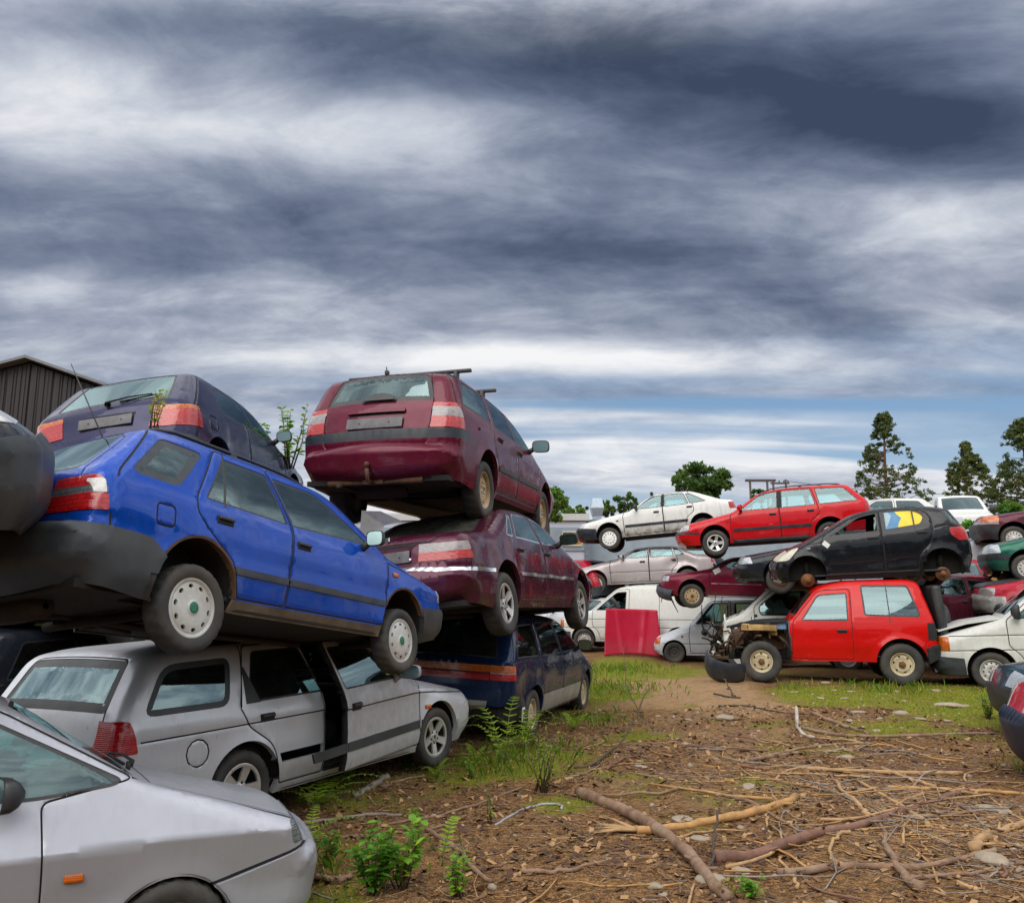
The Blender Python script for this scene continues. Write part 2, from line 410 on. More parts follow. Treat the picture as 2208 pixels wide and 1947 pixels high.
def car_body(S):
    """S: the car's measurements. Returns geometry arrays of the whole outer skin with a part name per triangle."""
    res = S.get('res', .06); W = S['W'] / 2
    xf, xr, ar, az = S['xf'], S['xr'], S['ar'], S.get('az', S['wr'])
    arf = S.get('arf', ar)
    sill = S['sill']
    O = fillet([p if len(p) == 5 else (p[0], p[1], p[2], .08, .02) for p in S['prof']])
    O = resample(O, res)
    tau = np.concatenate([[0], np.cumsum(np.linalg.norm(np.diff(O[:, :2], axis=0), axis=1))])
    beltA = np.array(S['belt'], float); beltA = beltA[np.argsort(beltA[:, 0])]
    belt = lambda x: np.interp(x, beltA[:, 0], beltA[:, 1])
    sp = np.array(S.get('sidep', [(0, .030), (.10, .012), (.22, .002), (.45, 0), (.62, .008), (.85, .035), (1, .075)]), float)
    tum, tq = S.get('tum', .30), S.get('tq', .22)
    xfe, xre = O[:, 0].max(), O[:, 0].min()
    tf, tr = S.get('tf', .06), S.get('tr', .05)
    dr_ = random.Random(int(W * 1e4 + len(S['prof']) * 77 + xf * 1000))
    dents = list(S.get('dents', [])) + [(dr_.uniform(-1.9, 1.7), dr_.uniform(.35, .9), dr_.uniform(.05, .16), dr_.uniform(-.004, .008)) for _ in range(14)]
    def halfw(x, z):
        zb = belt(x)
        u = np.clip((zb - z) / np.maximum(zb - sill, .05), 0, 1.3)
        dw = np.interp(u, sp[:, 0], sp[:, 1])
        v = np.maximum(z - zb, 0)
        dw = np.where(z > zb, sp[0, 1] + tum * v + tq * v * v, dw)
        qf = np.clip((x - (xf - .35)) / max(xfe - xf + .35, .1), 0, 1.2); qr = np.clip(((xr + .3) - x) / max(xr + .3 - xre, .1), 0, 1.2)
        dw = dw + tf * qf ** 2 + tr * qr ** 2
        # flared wheel arches
        fl = S.get('flare', .012)
        for xc, a in ((xf, arf), (xr, ar)):
            d = np.hypot(x - xc, z - az) - a
            dw = dw - fl * np.exp(-(np.maximum(d, 0) / .055) ** 2)
        for (dx, dz, rad, dep) in dents:
            dw = dw + dep * np.exp(-((x - dx) ** 2 + (z - dz) ** 2) / rad ** 2)
        return W - dw
    def surf_y(Q):
        d, i = seg_dist(Q, O, want=True)
        r = np.interp(i, np.arange(len(O)), O[:, 2])
        q = np.clip(d / np.maximum(r, 1e-4), 0, 1)
        return halfw(Q[:, 0], Q[:, 1]) - r * (1 - np.sqrt(np.maximum(0, 1 - (1 - q) ** 2)))
    # bottom edge with wheel arches, from the rear end forward
    bot = [O[-1, :2]]
    def arch(xc, a):
        sa = math.asin(max(-.95, min(.95, (sill - az) / a))); n = max(8, int(math.pi * a / res * 1.3))
        return [np.array([xc - a * math.cos(sa + (math.pi - 2 * sa) * j / n), az + a * math.sin(sa + (math.pi - 2 * sa) * j / n)]) for j in range(n + 1)]
    br = S.get('rear_bottom', sill)
    bot.append(np.array([O[-1, 0] + .02, max(br, O[-1, 1])]))
    A_r = arch(xr, ar); A_f = arch(xf, arf)
    bot += [p for p in A_r if p[0] > O[-1, 0] + .02]
    if S.get('no_front_arch'):
        bot += [np.array([O[0, 0] - .001, sill])]
    else:
        bot += A_f
        bot.append(np.array([O[0, 0] - .02, max(S.get('front_bottom', sill), O[0, 1])]))
    bot = resample(np.array(bot), res)[1:-1]
    outline = np.vstack([O[:, :2], bot])
    # ---- side map
    gx = np.arange(outline[:, 0].min(), outline[:, 0].max(), res); gz = np.arange(outline[:, 1].min(), outline[:, 1].max(), res)
    G = np.array([(a + (res / 2 if j % 2 else 0), b) for j, b in enumerate(gz) for a in gx])
    G = G[inpoly(G, outline)]
    G = G[seg_dist(G, outline, True) > res * .3]
    Tn = np.gradient(O[:, :2], axis=0); Tn /= np.linalg.norm(Tn, axis=1)[:, None] + 1e-12
    inw = np.stack([-Tn[:, 1], Tn[:, 0]], 1)     # towards the inside of the outline
    rows = [O[:, :2] + inw * O[:, 2:3] * f for f in (.03, .12, .29, .55, 1.0)]
    rows = np.vstack(rows); rows = rows[inpoly(rows, outline)]
    lines = [(outline, True)]
    polys = []     # (part, polygon) in order of precedence
    seams = []     # polylines on the side
    sw = S.get('seamw', .005)
    def poly_of(p, n=4): return resample(fillet(p, True, n), res, True)
    for wn in S.get('wins', []):
        A = poly_of(wn['p']); B = shrink(A, wn.get('b', .02))
        polys.append((wn['n'] + '|glass', B)); polys.append((wn['n'] + '|frame', A)); lines += [(A, True), (B, True)]
        for bar in wn.get('bars', []):
            Bq = poly_of(bar); polys.insert(0, (wn['n'] + '|frame', Bq)); lines.append((Bq, True))
    far = 3.0
    for l in S.get('lamps', []):
        if 'sp' in l: A = poly_of(l['sp'])
        else:
            e = far if l['end'] == 'f' else -far
            A = poly_of([(l['xs'][0], l['z'][0], .02), (e, l['z'][0], 0), (e, l['z'][1], 0), (l['xs'][1], l['z'][1], .02)])
        polys.append((l['n'] + '|' + l.get('m', 'lens'), A)); lines.append((A, True))
    for st in S.get('strips', []):
        A = poly_of(st['p']); polys.append((st['n'] + '|' + st['m'], A)); lines.append((A, True))
    for bp in S.get('bumpers', []):
        pp = []
        for i, q in enumerate(bp['p']):     # level out towards the end, so that side and end face meet at one height
            a_ = bp['p'][i - 1]
            if abs(q[0]) >= 3 and abs(a_[0]) < 3: pp.append(((xfe - .10) if q[0] > 0 else (xre + .10), q[1], .03))
            pp.append(q)
            b_ = bp['p'][(i + 1) % len(bp['p'])]
            if abs(q[0]) >= 3 and abs(b_[0]) < 3: pp.append(((xfe - .10) if q[0] > 0 else (xre + .10), q[1], .03))
        A = poly_of(pp); polys.append((bp['n'] + '|' + bp['m'], A)); lines.append((A, True))
    for dn, dp in S.get('doors', []):
        A = poly_of(dp); seams.append((A, True)); polys.append((dn + '|paint', A))
    for sm in S.get('seams', []):
        seams.append((resample(fillet(sm), res), False))
    for sm in S.get('cseams', []):
        seams.append((poly_of(sm), True))
    for A, c in seams:
        lines += [(A, c), (offset_line(A, sw, c), c), (offset_line(A, -sw, c), c)]
    for ln in S.get('lines', []): lines.append((resample(fillet(ln), res), False))
    if S.get('archrust'): lines += [(np.array([(xc + (a + S['archrust']) * math.cos(q), az + (a + S['archrust']) * math.sin(q)) for q in np.linspace(.05, math.pi - .05, 40)]), False) for xc, a in ((xr, ar), (xf, arf))]
    for A, c in lines[1:]: G = G[seg_dist(G, np.asarray(A, float)[:, :2], c) > res * .22]
    Q, T = cdt(np.vstack([G, rows]), lines)
    cen = Q[T].mean(1); T = T[inpoly(cen, outline)]; cen = Q[T].mean(1)
    part = np.array(['body|paint'] * len(T), dtype=object)
    for nm, A in reversed(polys):
        part[inpoly(cen, A)] = nm
    y = surf_y(Q)
    if seams:
        ds = np.min([seg_dist(cen, A, c) for A, c in seams], 0)
        ok = np.array([p.split('|')[1] in ('paint',) or (p.split('|')[0] in S.get('seam_over', ())) for p in part])
        sm = (ds < sw * 1.05) & ok
        part[sm] = [p.split('|')[0] + '|seam' for p in part[sm]]
        dv = np.min([seg_dist(Q, A, c) for A, c in seams], 0)
        okv = np.zeros(len(Q), bool); okv[T[sm].ravel()] = True
        y = y - np.where(okv, np.clip(1 - dv / sw, 0, 1) * .010, 0)
    if S.get('archrust'):
        for A in (A_r,) + (() if S.get('no_front_arch') else (A_f,)):
            m_ = (seg_dist(cen, np.array(A)) < S['archrust']) & (np.char.find(part.astype(str), 'body|paint') == 0)
            part[m_] = 'body|rust'
    VL = np.stack([Q[:, 0], y, Q[:, 1]], 1)
    # ---- top map
    sN = S.get('sN', 15)
    s_ = np.linspace(-1, 1, sN)
    ss, tt = np.meshgrid(s_[1:-1], tau[1:-1]); GP = np.stack([ss.ravel() * KX, tt.ravel()], 1)
    lineT = [(np.stack([np.full(len(tau), -KX), tau], 1), False), (np.stack([np.full(len(tau), KX), tau], 1), False),
             (np.stack([s_ * KX, np.zeros(sN)], 1), False), (np.stack([s_ * KX, np.full(sN, tau[-1])], 1), False)]
    itop = int(np.argmax(O[:, 1]))
    def cross(vals, v, lo, hi, last):
        r = None
        for i in range(lo, hi):
            a, b = vals[i], vals[i + 1]
            if (a - v) * (b - v) <= 0 and a != b:
                r = tau[i] + (tau[i + 1] - tau[i]) * (v - a) / (b - a)
                if not last: return r
        return r
    n_ = len(O) - 1
    def t_of(code, v):
        if code == 'x': # along the top, by x: the crossing that lies highest
            best = None
            for i in range(n_):
                a, b = O[i, 0], O[i + 1, 0]
                if (a - v) * (b - v) <= 0 and a != b:
                    f = (v - a) / (b - a); z_ = O[i, 1] + f * (O[i + 1, 1] - O[i, 1])
                    if best is None or z_ > best[0]: best = (z_, tau[i] + f * (tau[i + 1] - tau[i]))
            return best[1]
        if code == 'r':
            q = cross(O[:, 1], v, itop, n_, True); return q if q is not None else (tau[-1] if v < O[itop, 1] else tau[itop])
        if code == 'f':
            q = cross(O[:, 1], v, 0, itop, False); return q if q is not None else (0.0 if v < O[itop, 1] else tau[itop])
    polysT = []; seamT = []
    def polyT(p): # list of (s, code, value, fillet)
        return resample(fillet([(a * KX, t_of(c, v), f) for a, c, v, f in p], True, 4), res, True)
    def rect(s0, s1, c, v0, v1, f=.02): return polyT([(s0, c, v0, f), (s1, c, v0, f), (s1, c, v1, f), (s0, c, v1, f)])
    for wn in S.get('topwins', []):
        A = polyT(wn['p']); B = shrink(A, wn.get('b', .025))
        polysT += [(wn['n'] + '|glass', B), (wn['n'] + '|frame', A)]; lineT += [(A, True), (B, True)]
    for l in S.get('lamps', []):
        if l.get('s0') is None: continue
        for sg in (1, -1):
            A = rect(sg * l['s0'], sg * 1.05, l['end'], l['z'][0], l['z'][1], .0)
            polysT.append((l['n'] + ('' if sg > 0 else '#') + '|' + l.get('m', 'lens'), A)); lineT.append((A, True))
    for pt in S.get('topparts', []):   # trim, plate recess, grille ...
        A = polyT(pt['p']); polysT.append((pt['n'] + '|' + pt['m'], A)); lineT.append((A, True))
    for bp in S.get('bumpers', []):
        A = rect(-1.05, 1.05, bp['end'], bp.get('z0', -1), bp['z1'], 0); polysT.append((bp['n'] + '|' + bp['m'], A)); lineT.append((A, True))
    for dn, dp in S.get('lids', []):
        A = polyT(dp); seamT.append((A, True)); polysT.append((dn + '|paint', A))
    for A, c in seamT: lineT += [(A, c), (offset_line(A, sw, c), c), (offset_line(A, -sw, c), c)]
    Q2, T2 = cdt(GP, lineT)
    c2 = Q2[T2].mean(1); ok = (abs(c2[:, 0]) < KX) & (c2[:, 1] > 0) & (c2[:, 1] < tau[-1]); T2 = T2[ok]; c2 = c2[ok]
    part2 = np.array(['body|paint'] * len(T2), dtype=object)
    for nm, A in reversed(polysT): part2[inpoly(c2, A)] = nm
    dep = np.zeros(len(Q2))
    if seamT:
        ds = np.min([seg_dist(c2, A, c) for A, c in seamT], 0)
        ok = np.array([p.split('|')[1] == 'paint' for p in part2]); sm = (ds < sw * 1.05) & ok
        part2[sm] = [p.split('|')[0] + '|seam' for p in part2[sm]]
        dv = np.min([seg_dist(Q2, A, c) for A, c in seamT], 0)
        okv = np.zeros(len(Q2), bool); okv[T2[sm].ravel()] = True
        dep = np.where(okv, np.clip(1 - dv / sw, 0, 1) * .010, 0)
    ti = np.clip(Q2[:, 1], 0, tau[-1]); s2 = np.clip(Q2[:, 0] / KX, -1, 1)
    ox, oz, orr, oc = (np.interp(ti, tau, O[:, j]) for j in range(4))
    nx = np.interp(ti, tau, -inw[:, 0]); nz = np.interp(ti, tau, -inw[:, 1])
    cr = oc * (1 - s2 ** 2) - dep
    for (dt, dss, rt, dp_) in S.get('topdents', []):
        cr = cr - dp_ * np.exp(-((ti - t_of('x', dt)) ** 2 / rt ** 2 + (s2 - dss) ** 2 / (rt / .7) ** 2))
    VT = np.stack([ox + nx * cr, s2 * (halfw(ox, oz) - orr), oz + nz * cr], 1)
    # ---- orientation and merge
    def orient(V, T_, ref):
        n = np.cross(V[T_[:, 1]] - V[T_[:, 0]], V[T_[:, 2]] - V[T_[:, 0]])
        return np.where(((n * ref(V[T_].mean(1))).sum(1) < 0)[:, None], T_[:, ::-1], T_)
    T = orient(VL, T, lambda c: np.tile([0, 1., 0], (len(c), 1)))
    ctr = np.array([0, 0, sill + .25])
    it_ = np.clip(c2[:, 1], 0, tau[-1])
    nref = np.stack([np.interp(it_, tau, -inw[:, 0]), 0 * it_, np.interp(it_, tau, -inw[:, 1])], 1)
    n = np.cross(VT[T2[:, 1]] - VT[T2[:, 0]], VT[T2[:, 2]] - VT[T2[:, 0]])
    T2 = np.where(((n * nref).sum(1) < 0)[:, None], T2[:, ::-1], T2)
    VR = VL * [1, -1, 1]
    nL = len(VL)
    V = np.vstack([VL, VR, VT]); TT = np.vstack([T, T[:, ::-1] + nL, T2 + 2 * nL])
    side = np.array([0] * len(T) + [1] * len(T) + [2] * len(T2))
    parts = np.concatenate([part, part, part2])
    key, inv = np.unique(np.round(V, 4), axis=0, return_inverse=True); inv = inv.ravel()
    fn = np.cross(V[TT[:, 1]] - V[TT[:, 0]], V[TT[:, 2]] - V[TT[:, 0]])
    N = np.zeros((len(key), 3))
    for j in range(3): np.add.at(N, inv[TT[:, j]], fn)
    N = N[inv]; N /= np.linalg.norm(N, axis=1)[:, None] + 1e-12
    C = Car(); C.V, C.N, C.T, C.side, C.parts, C.inv = V, N, TT, side, parts, inv
    C.O, C.tau, C.halfw, C.surf_y, C.t_of, C.S, C.belt = O, tau, halfw, surf_y, t_of, S, belt
    C.W, C.xfe, C.xre = W, xfe, xre
    def top_pt(s, code, v, off=0.0):
        t_ = t_of(code, v); o = [float(np.interp(t_, tau, O[:, j])) for j in range(4)]
        nn = [float(np.interp(t_, tau, -inw[:, j])) for j in range(2)]
        c_ = o[3] * (1 - s * s) + off
        return Vector((o[0] + nn[0] * c_, s * float(halfw(o[0], o[1]) - o[2]), o[1] + nn[1] * c_)), Vector((nn[0], 0, nn[1])).normalized()
    C.top_pt = top_pt
    C.sy = lambda x, z: float(surf_y(np.array([[x, z]]))[0])
    return C

def emit(C, name, mask, off, skirt, mats, parent, slotof, pivot=None):
    """one mesh object from the skin triangles in MASK, shifted OFF outwards, its rim turned inwards by SKIRT"""
    T = C.T[mask]
    if len(T) == 0: return None
    pt = C.parts[mask]
    use, inv = np.unique(T, return_inverse=True); Tl = inv.reshape(-1, 3)
    P = C.V[use] + C.N[use] * off; N = C.N[use]
    mi = [slotof(p.split('|')[1]) for p in pt]
    g = C.inv[T]
    cnt = {}
    for a, b, c in g:
        for e in ((a, b), (b, c), (c, a)):
            cnt[e] = cnt.get(e, 0) + 1
    vs = P.tolist(); ns = N.tolist(); fs = Tl.tolist()
    if skirt:
        for k_, (tri, gt) in enumerate(zip(Tl, g)):
            for j in range(3):
                a, b = gt[j], gt[(j + 1) % 3]
                if cnt.get((b, a)): continue
                ia, ib = tri[j], tri[(j + 1) % 3]
                o = np.cross(P[ib] - P[ia], N[ia]); L = np.linalg.norm(o)
                if L < 1e-9: continue
                o = o / L; q = len(vs)
                vs += [P[ia].tolist(), (P[ia] - N[ia] * skirt).tolist(), (P[ib] - N[ib] * skirt).tolist(), P[ib].tolist()]
                ns += [o.tolist()] * 4; fs.append([q, q + 1, q + 2, q + 3]); mi.append(mi[k_])
    if pivot is not None: vs = (np.array(vs) - np.array(pivot)).tolist()
    me = bpy.data.meshes.new(name); me.from_pydata(vs, [], fs)
    for m in mats: me.materials.append(m)
    me.polygons.foreach_set('material_index', mi); me.polygons.foreach_set('use_smooth', [True] * len(fs))
    me.normals_split_custom_set_from_vertices(ns)
    o = link(name, me, parent)
    if pivot is not None: o.location = pivot
    return o

# ------------------------------------------------------------------ wheels
_wheel_cache = {}
def wheel_meshes(style, R, rim, wd, seg=44, cols=None):
    key = (style, round(R, 3), round(rim, 3), round(wd, 3), seg, tuple(cols or ()))
    if key in _wheel_cache: return _wheel_cache[key]
    b = MB(); h = wd / 2; n = seg * 2 if seg > 30 else seg
    prof = [(rim, -h * .80), (rim + .012, -h * .92), ((R + rim) / 2, -h * 1.03), (R - .022, -h * .96), (R - .008, -h * .82), (R, -h * .55), (R + .002, 0), (R, h * .55), (R - .008, h * .82), (R - .022, h * .96), ((R + rim) / 2, h * 1.03), (rim + .012, h * .92), (rim, h * .80)]
    vs = []; fs = []
    for i, (r, hh) in enumerate(prof):
        for j in range(n):
            a = 2 * math.pi * j / n; rr = r
            if 4 <= i <= 8 and seg > 30:
                if (j + (i * 1)) % 4 < 1 or (i in (5, 7) and j % 4 == 2): rr -= .009
            vs.append((rr * math.cos(a), hh, rr * math.sin(a)))
    for i in range(len(prof) - 1):
        for j in range(n): fs.append((i * n + j, i * n + (j + 1) % n, (i + 1) * n + (j + 1) % n, (i + 1) * n + j))
    b.add(vs, fs, 0, True)
    tyre = b.mesh('tyre', M['tyre'])
    # rim: outer face towards +y
    face = M[cols[0]] if cols else M['silver']
    dish = {'spoke5': [(0, -.012), (.18, -.010), (.30, -.020), (.85, -.002), (.93, .004), (1, 0)],
            'cover': [(0, .016), (.22, .015), (.24, .008), (.60, .004), (.84, -.004), (.90, -.012), (.93, .004), (1, 0)],
            'holes': [(0, -.03), (.2, -.030), (.30, -.034), (.36, -.02), (.60, -.018), (.78, -.040), (.86, -.045), (.93, .003), (1, 0)],
            'offroad': [(0, .02), (.20, .02), (.26, -.025), (.40, -.022), (.62, -.012), (.82, -.040), (.93, .004), (1, 0)],
            'plain': [(0, -.03), (.2, -.030), (.30, -.05), (.60, -.035), (.86, -.05), (.93, .003), (1, 0)]}
    styles = {'spoke5': ('spoke5', []), 'cover': ('cover', []), 'holes': ('holes', []), 'offroad': ('offroad', []), 'plain': ('plain', []), 'spoke8': ('spoke5', []), 'cover12': ('cover', [])}
    dpf = np.array(dish[styles[style][0]])
    holes = []
    def circ(cx, cy, rx, ry, rot, m=10):
        a = np.arange(m) * 2 * math.pi / m; x, y = rx * np.cos(a), ry * np.sin(a)
        return np.stack([cx + x * math.cos(rot) - y * math.sin(rot), cy + x * math.sin(rot) + y * math.cos(rot)], 1)
    def sector(a0, a1, r0, r1, b0, b1, m=5):
        o = [(r1 * math.cos(a0 + (a1 - a0) * i / m), r1 * math.sin(a0 + (a1 - a0) * i / m)) for i in range(m + 1)]
        i_ = [(r0 * math.cos(b1 - (b1 - b0) * i / 3), r0 * math.sin(b1 - (b1 - b0) * i / 3)) for i in range(4)]
        return np.array(o + i_)
    if style == 'spoke5':
        for i in range(5):
            c = 2 * math.pi * (i + .5) / 5 + math.pi / 2
            holes.append(sector(c - .40, c + .40, .34, .86, c - .16, c + .16))
            holes.append(circ(.2 * math.cos(c), .2 * math.sin(c), .035, .035, 0, 8))
    if style == 'spoke8':
        for i in range(8):
            c = 2 * math.pi * (i + .5) / 8; holes.append(sector(c - .27, c + .27, .42, .87, c - .16, c + .16))
    if style == 'cover':
        for i in range(10):
            c = 2 * math.pi * i / 10; holes.append(circ(.73 * math.cos(c), .73 * math.sin(c), .070, .105, c, 10))
    if style == 'cover12':
        for i in range(12):
            c = 2 * math.pi * i / 12; holes.append(circ(.70 * math.cos(c), .70 * math.sin(c), .15, .06, c, 8))
    if style == 'holes':
        for i in range(12):
            c = 2 * math.pi * i / 12; holes.append(circ(.70 * math.cos(c), .70 * math.sin(c), .075, .075, c, 8))
    if style == 'offroad':
        for i in range(6):
            c = 2 * math.pi * (i + .5) / 6; holes.append(circ(.68 * math.cos(c), .68 * math.sin(c), .075, .12, c, 8))
    a = np.arange(48) * 2 * math.pi / 48
    pts = [np.stack([r * np.cos(a[::(1 if r > .5 else 3)]), r * np.sin(a[::(1 if r > .5 else 3)])], 1) for r in (.1, .2, .24, .3, .36, .45, .55, .62, .7, .78, .84, .88, .93)]
    pts = np.vstack(pts + [np.zeros((1, 2))])
    for hp in holes: pts = pts[~inpoly(pts, hp)]
    q, t = cdt(pts, [(np.stack([np.cos(a), np.sin(a)], 1), True)] + [(hp, True) for hp in holes])
    cen = q[t].mean(1)
    ok = np.ones(len(t), bool)
    for hp in holes: ok &= ~inpoly(cen, hp)
    t = t[ok]; cen = cen[ok]
    rr = np.hypot(q[:, 0], q[:, 1]); dz = np.interp(rr, dpf[:, 0], dpf[:, 1])
    b = MB(); y0 = h * .80
    P = np.stack([q[:, 0] * rim, y0 + dz, q[:, 1] * rim], 1)
    n = np.cross(P[t[:, 1]] - P[t[:, 0]], P[t[:, 2]] - P[t[:, 0]])
    t = np.where((n[:, 1] < 0)[:, None], t[:, ::-1], t)
    rc = np.hypot(cen[:, 0], cen[:, 1])
    lim = {'cover': .20, 'holes': .12, 'spoke5': .10}.get(style, 0)
    for tri, r in zip(t, rc): pass
    b.v = P.tolist(); b.f = [tuple(x) for x in t.tolist()]; b.m = [1 if r < lim else 0 for r in rc]; b.sm = [True] * len(t)
    for hp in holes:      # depth of the openings
        m_ = len(hp); r_ = np.hypot(hp[:, 0], hp[:, 1]); d_ = np.interp(r_, dpf[:, 0], dpf[:, 1])
        top = [(x * rim, y0 + dd, z * rim) for (x, z), dd in zip(hp, d_)]; low = [(x, y - .018, z) for x, y, z in top]
        b.add(top + low, [(i, (i + 1) % m_, m_ + (i + 1) % m_, m_ + i) for i in range(m_)], 0)
    b.lathe([(rim * 1.0, y0), (rim * 1.03, y0 - .004), (rim * 1.03, y0 - .02), (rim * .97, y0 - .04), (rim * .93, -h * .6), (rim * .99, -h * .8), (rim * .2, -h * .78)], 36, mat=2)
    if style in ('offroad',):
        b.lathe([(.055, y0 - .03), (.055, y0 + .03), (.045, y0 + .038), (0.001, y0 + .038)], 14, mat=1)
    if style in ('holes', 'offroad', 'plain', 'spoke5'):
        for i in range(5):
            c = 2 * math.pi * i / 5 + .3; b.lathe([(.011, y0 - .035), (.011, y0 - .012), (.001, y0 - .010)], 6, c=(.055 * math.cos(c), 0, .055 * math.sin(c)), mat=1)
    rimm = b.mesh('rim', [face, M[cols[1]] if cols and len(cols) > 1 else face, M['rimdark']])
    _wheel_cache[key] = (tyre, rimm)
    return _wheel_cache[key]
def add_wheel(parent, pos, left, style, R, rim, wd, cols, steer=0.0, camber=0.0, seg=44, spin=0.0):
    tm, rm = wheel_meshes(style, R, rim, wd, seg, cols)
    e = empty('wheel', pos, (camber, spin, (0 if left else math.pi) + steer), parent)
    e.rotation_mode = 'ZXY'
    link('tyre', tm, e)
    if rm: link('rim', rm, e)
    return e

# ------------------------------------------------------------------ whole car
def build_car(name, S, label, cat, loc, rot, paint_m, group=None, vis='R', glass='glass', **kw):
    C = car_body(S)
    root = empty(name, loc, rot)
    tag(root, label, cat, group)
    root.scale = (kw.get('size', 1.0),) * 3
    C.root = root
    vs = 1 if vis == 'R' else 0; sg = -1 if vis == 'R' else 1
    wn_of = np.array([p.split('|')[0] for p in C.parts], dtype=object); mk_of = np.array([p.split('|')[1] for p in C.parts], dtype=object)
    glassm = M[glass]
    MATS = {'paint': paint_m, 'seam': M['seam'], 'rust': M['rustm']}
    done = np.zeros(len(C.T), bool)
    names = sorted(set(wn_of))
    doors = [d[0] for d in S.get('doors', [])]
    dobj = {}
    C.parts_obj = {}
    def slot_list(keys): return {k_: i for i, k_ in enumerate(keys)}
    PM = [paint_m, M['seam'], M['rustm']]; PS = slot_list(['paint', 'seam', 'rust'])
    lifts = S.get('ajar', {})
    pname = lambda n: n.split('@')[0].replace('#', '')
    # doors of the seen side
    for dn in doors:
        if dn in S.get('gone', ()): done |= (wn_of == dn) & (C.side == vs); continue
        mask = (wn_of == dn) & (C.side == vs)
        piv = None
        if dn in lifts: piv = lifts[dn][0]
        o = emit(C, 'door', mask, 0, .03, PM, root, PS.get, piv)
        if o is None: continue
        done |= mask; dobj[dn] = (o, piv)
        if dn in lifts:
            card = emit(C, 'door_card', mask | (np.char.find(wn_of.astype(str), 'zzz') == 0), -.045, .0, [M['black']], o, lambda q: 0, piv)
            card.location = (0, 0, 0)
            o.rotation_euler = (0, 0, lifts[dn][1])
    for (dn) in S.get('gone', ()):
        done |= (wn_of == dn) & (C.side == vs)
    # windows
    wdoor = {w_['n']: w_ for w_ in S.get('wins', [])}
    for n in [w_['n'] for w_ in S.get('wins', [])] + [w_['n'] for w_ in S.get('topwins', [])]:
        for sd_ in (0, 1, 2):
            mask = (wn_of == n) & (C.side == sd_)
            if not mask.any(): continue
            done |= mask
            wd = wdoor.get(n, {})
            if sd_ == vs and wd.get('open') or (sd_ == 1 - vs and wd.get('open_far')) or (sd_ == 2 and n in S.get('noglass', ())):
                mask = mask & (mk_of != 'glass')
            d = wd.get('door') if sd_ == vs else None
            par, piv = dobj.get(d, (root, None))
            gm = M[wd.get('glass', S.get('topglass', glass) if sd_ == 2 else glass)]
            fm = M[wd.get('frame', 'black')]
            o = emit(C, 'windshield' if n == 'windshield' else ('rear_window' if n == 'rear_window' else 'window'), mask, -.004, .022, [gm, fm], par, lambda q: 0 if q == 'glass' else 1, piv)
            if piv is not None and o: o.location = (0, 0, 0)
    # lamps, strips, bumpers, trim
    for kind, off, sk in (('lamps', .006, .03), ('strips', .010, .016), ('bumpers', None, .05), ('topparts', .008, .02)):
        seen = set()
        for l in S.get(kind, []):
            n = l['n']
            if n in seen: continue
            seen.add(n)
            of = l.get('off', off if off is not None else .018)
            if kind == 'bumpers':
                groups = [(wn_of == n)]
            elif kind == 'lamps':
                groups = [((wn_of == n) & ((C.side == 0) | (C.side == 2))), (((wn_of == n) & (C.side == 1)) | ((wn_of == n + '#') & (C.side == 2)))]
            elif kind == 'strips':
                groups = [(wn_of == n) & (C.side == 0), (wn_of == n) & (C.side == 1)]
            else: groups = [(wn_of == n)]
            if l.get('only'): groups = groups[:1] if l['only'] == 'L' else groups[1:]
            for mask in groups:
                done |= mask
                if l.get('gone') or not mask.any(): continue
                keys = sorted(set(mk_of[mask])); sl = slot_list(keys)
                mm = [paint_m if q == 'paint' else M[{'lens': 'red_lens' if l.get('end') == 'r' else 'head_lens', 'seam': 'seam'}.get(q, q)] for q in keys]
                par, piv = root, None
                if l.get('door'): par, piv = dobj.get(l['door'], (root, None))
                o = emit(C, pname(n), mask, of, l.get('skirt', sk), mm, par, sl.get, piv)
                if piv is not None and o: o.location = (0, 0, 0)
                C.parts_obj[n] = o
    for (dn, dp) in S.get('lids', []):
        mask = (wn_of == dn); done |= mask
        if dn in S.get('gone_lids', ()): continue
        o = emit(C, dn, mask, 0.0, .02, PM, root, PS.get)
        C.parts_obj[dn] = o
    emit(C, 'body', ~done, 0, S.get('bskirt', .045), PM, root, lambda q: PS.get(q, 0))
    # ---- underside and wheel wells
    xf, xr, ar, az, sill, W = S['xf'], S['xr'], S['ar'], S.get('az', S['wr']), S['sill'], C.W
    b = MB(); zf = sill + .035
    x0, x1 = C.xre + .10, C.xfe - .12
    if S.get('no_front_arch'): x1 = C.xfe - .02
    inn = W - .30
    b.box(((x0 + x1) / 2, 0, zf + .02), (x1 - x0, inn * 2, .04))
    xa, xb = xr + ar + .02, (C.xfe - .05 if S.get('no_front_arch') else xf - S.get('arf', ar) - .02)
    b.box(((xa + xb) / 2, 0, zf - .002), (xb - xa, W * 2 - .14, .04))
    if xr - ar - .03 > x0 + .05: b.box(((x0 + xr - ar - .03) / 2, 0, zf + .012), (xr - ar - .03 - x0, W * 2 - .26, .05))
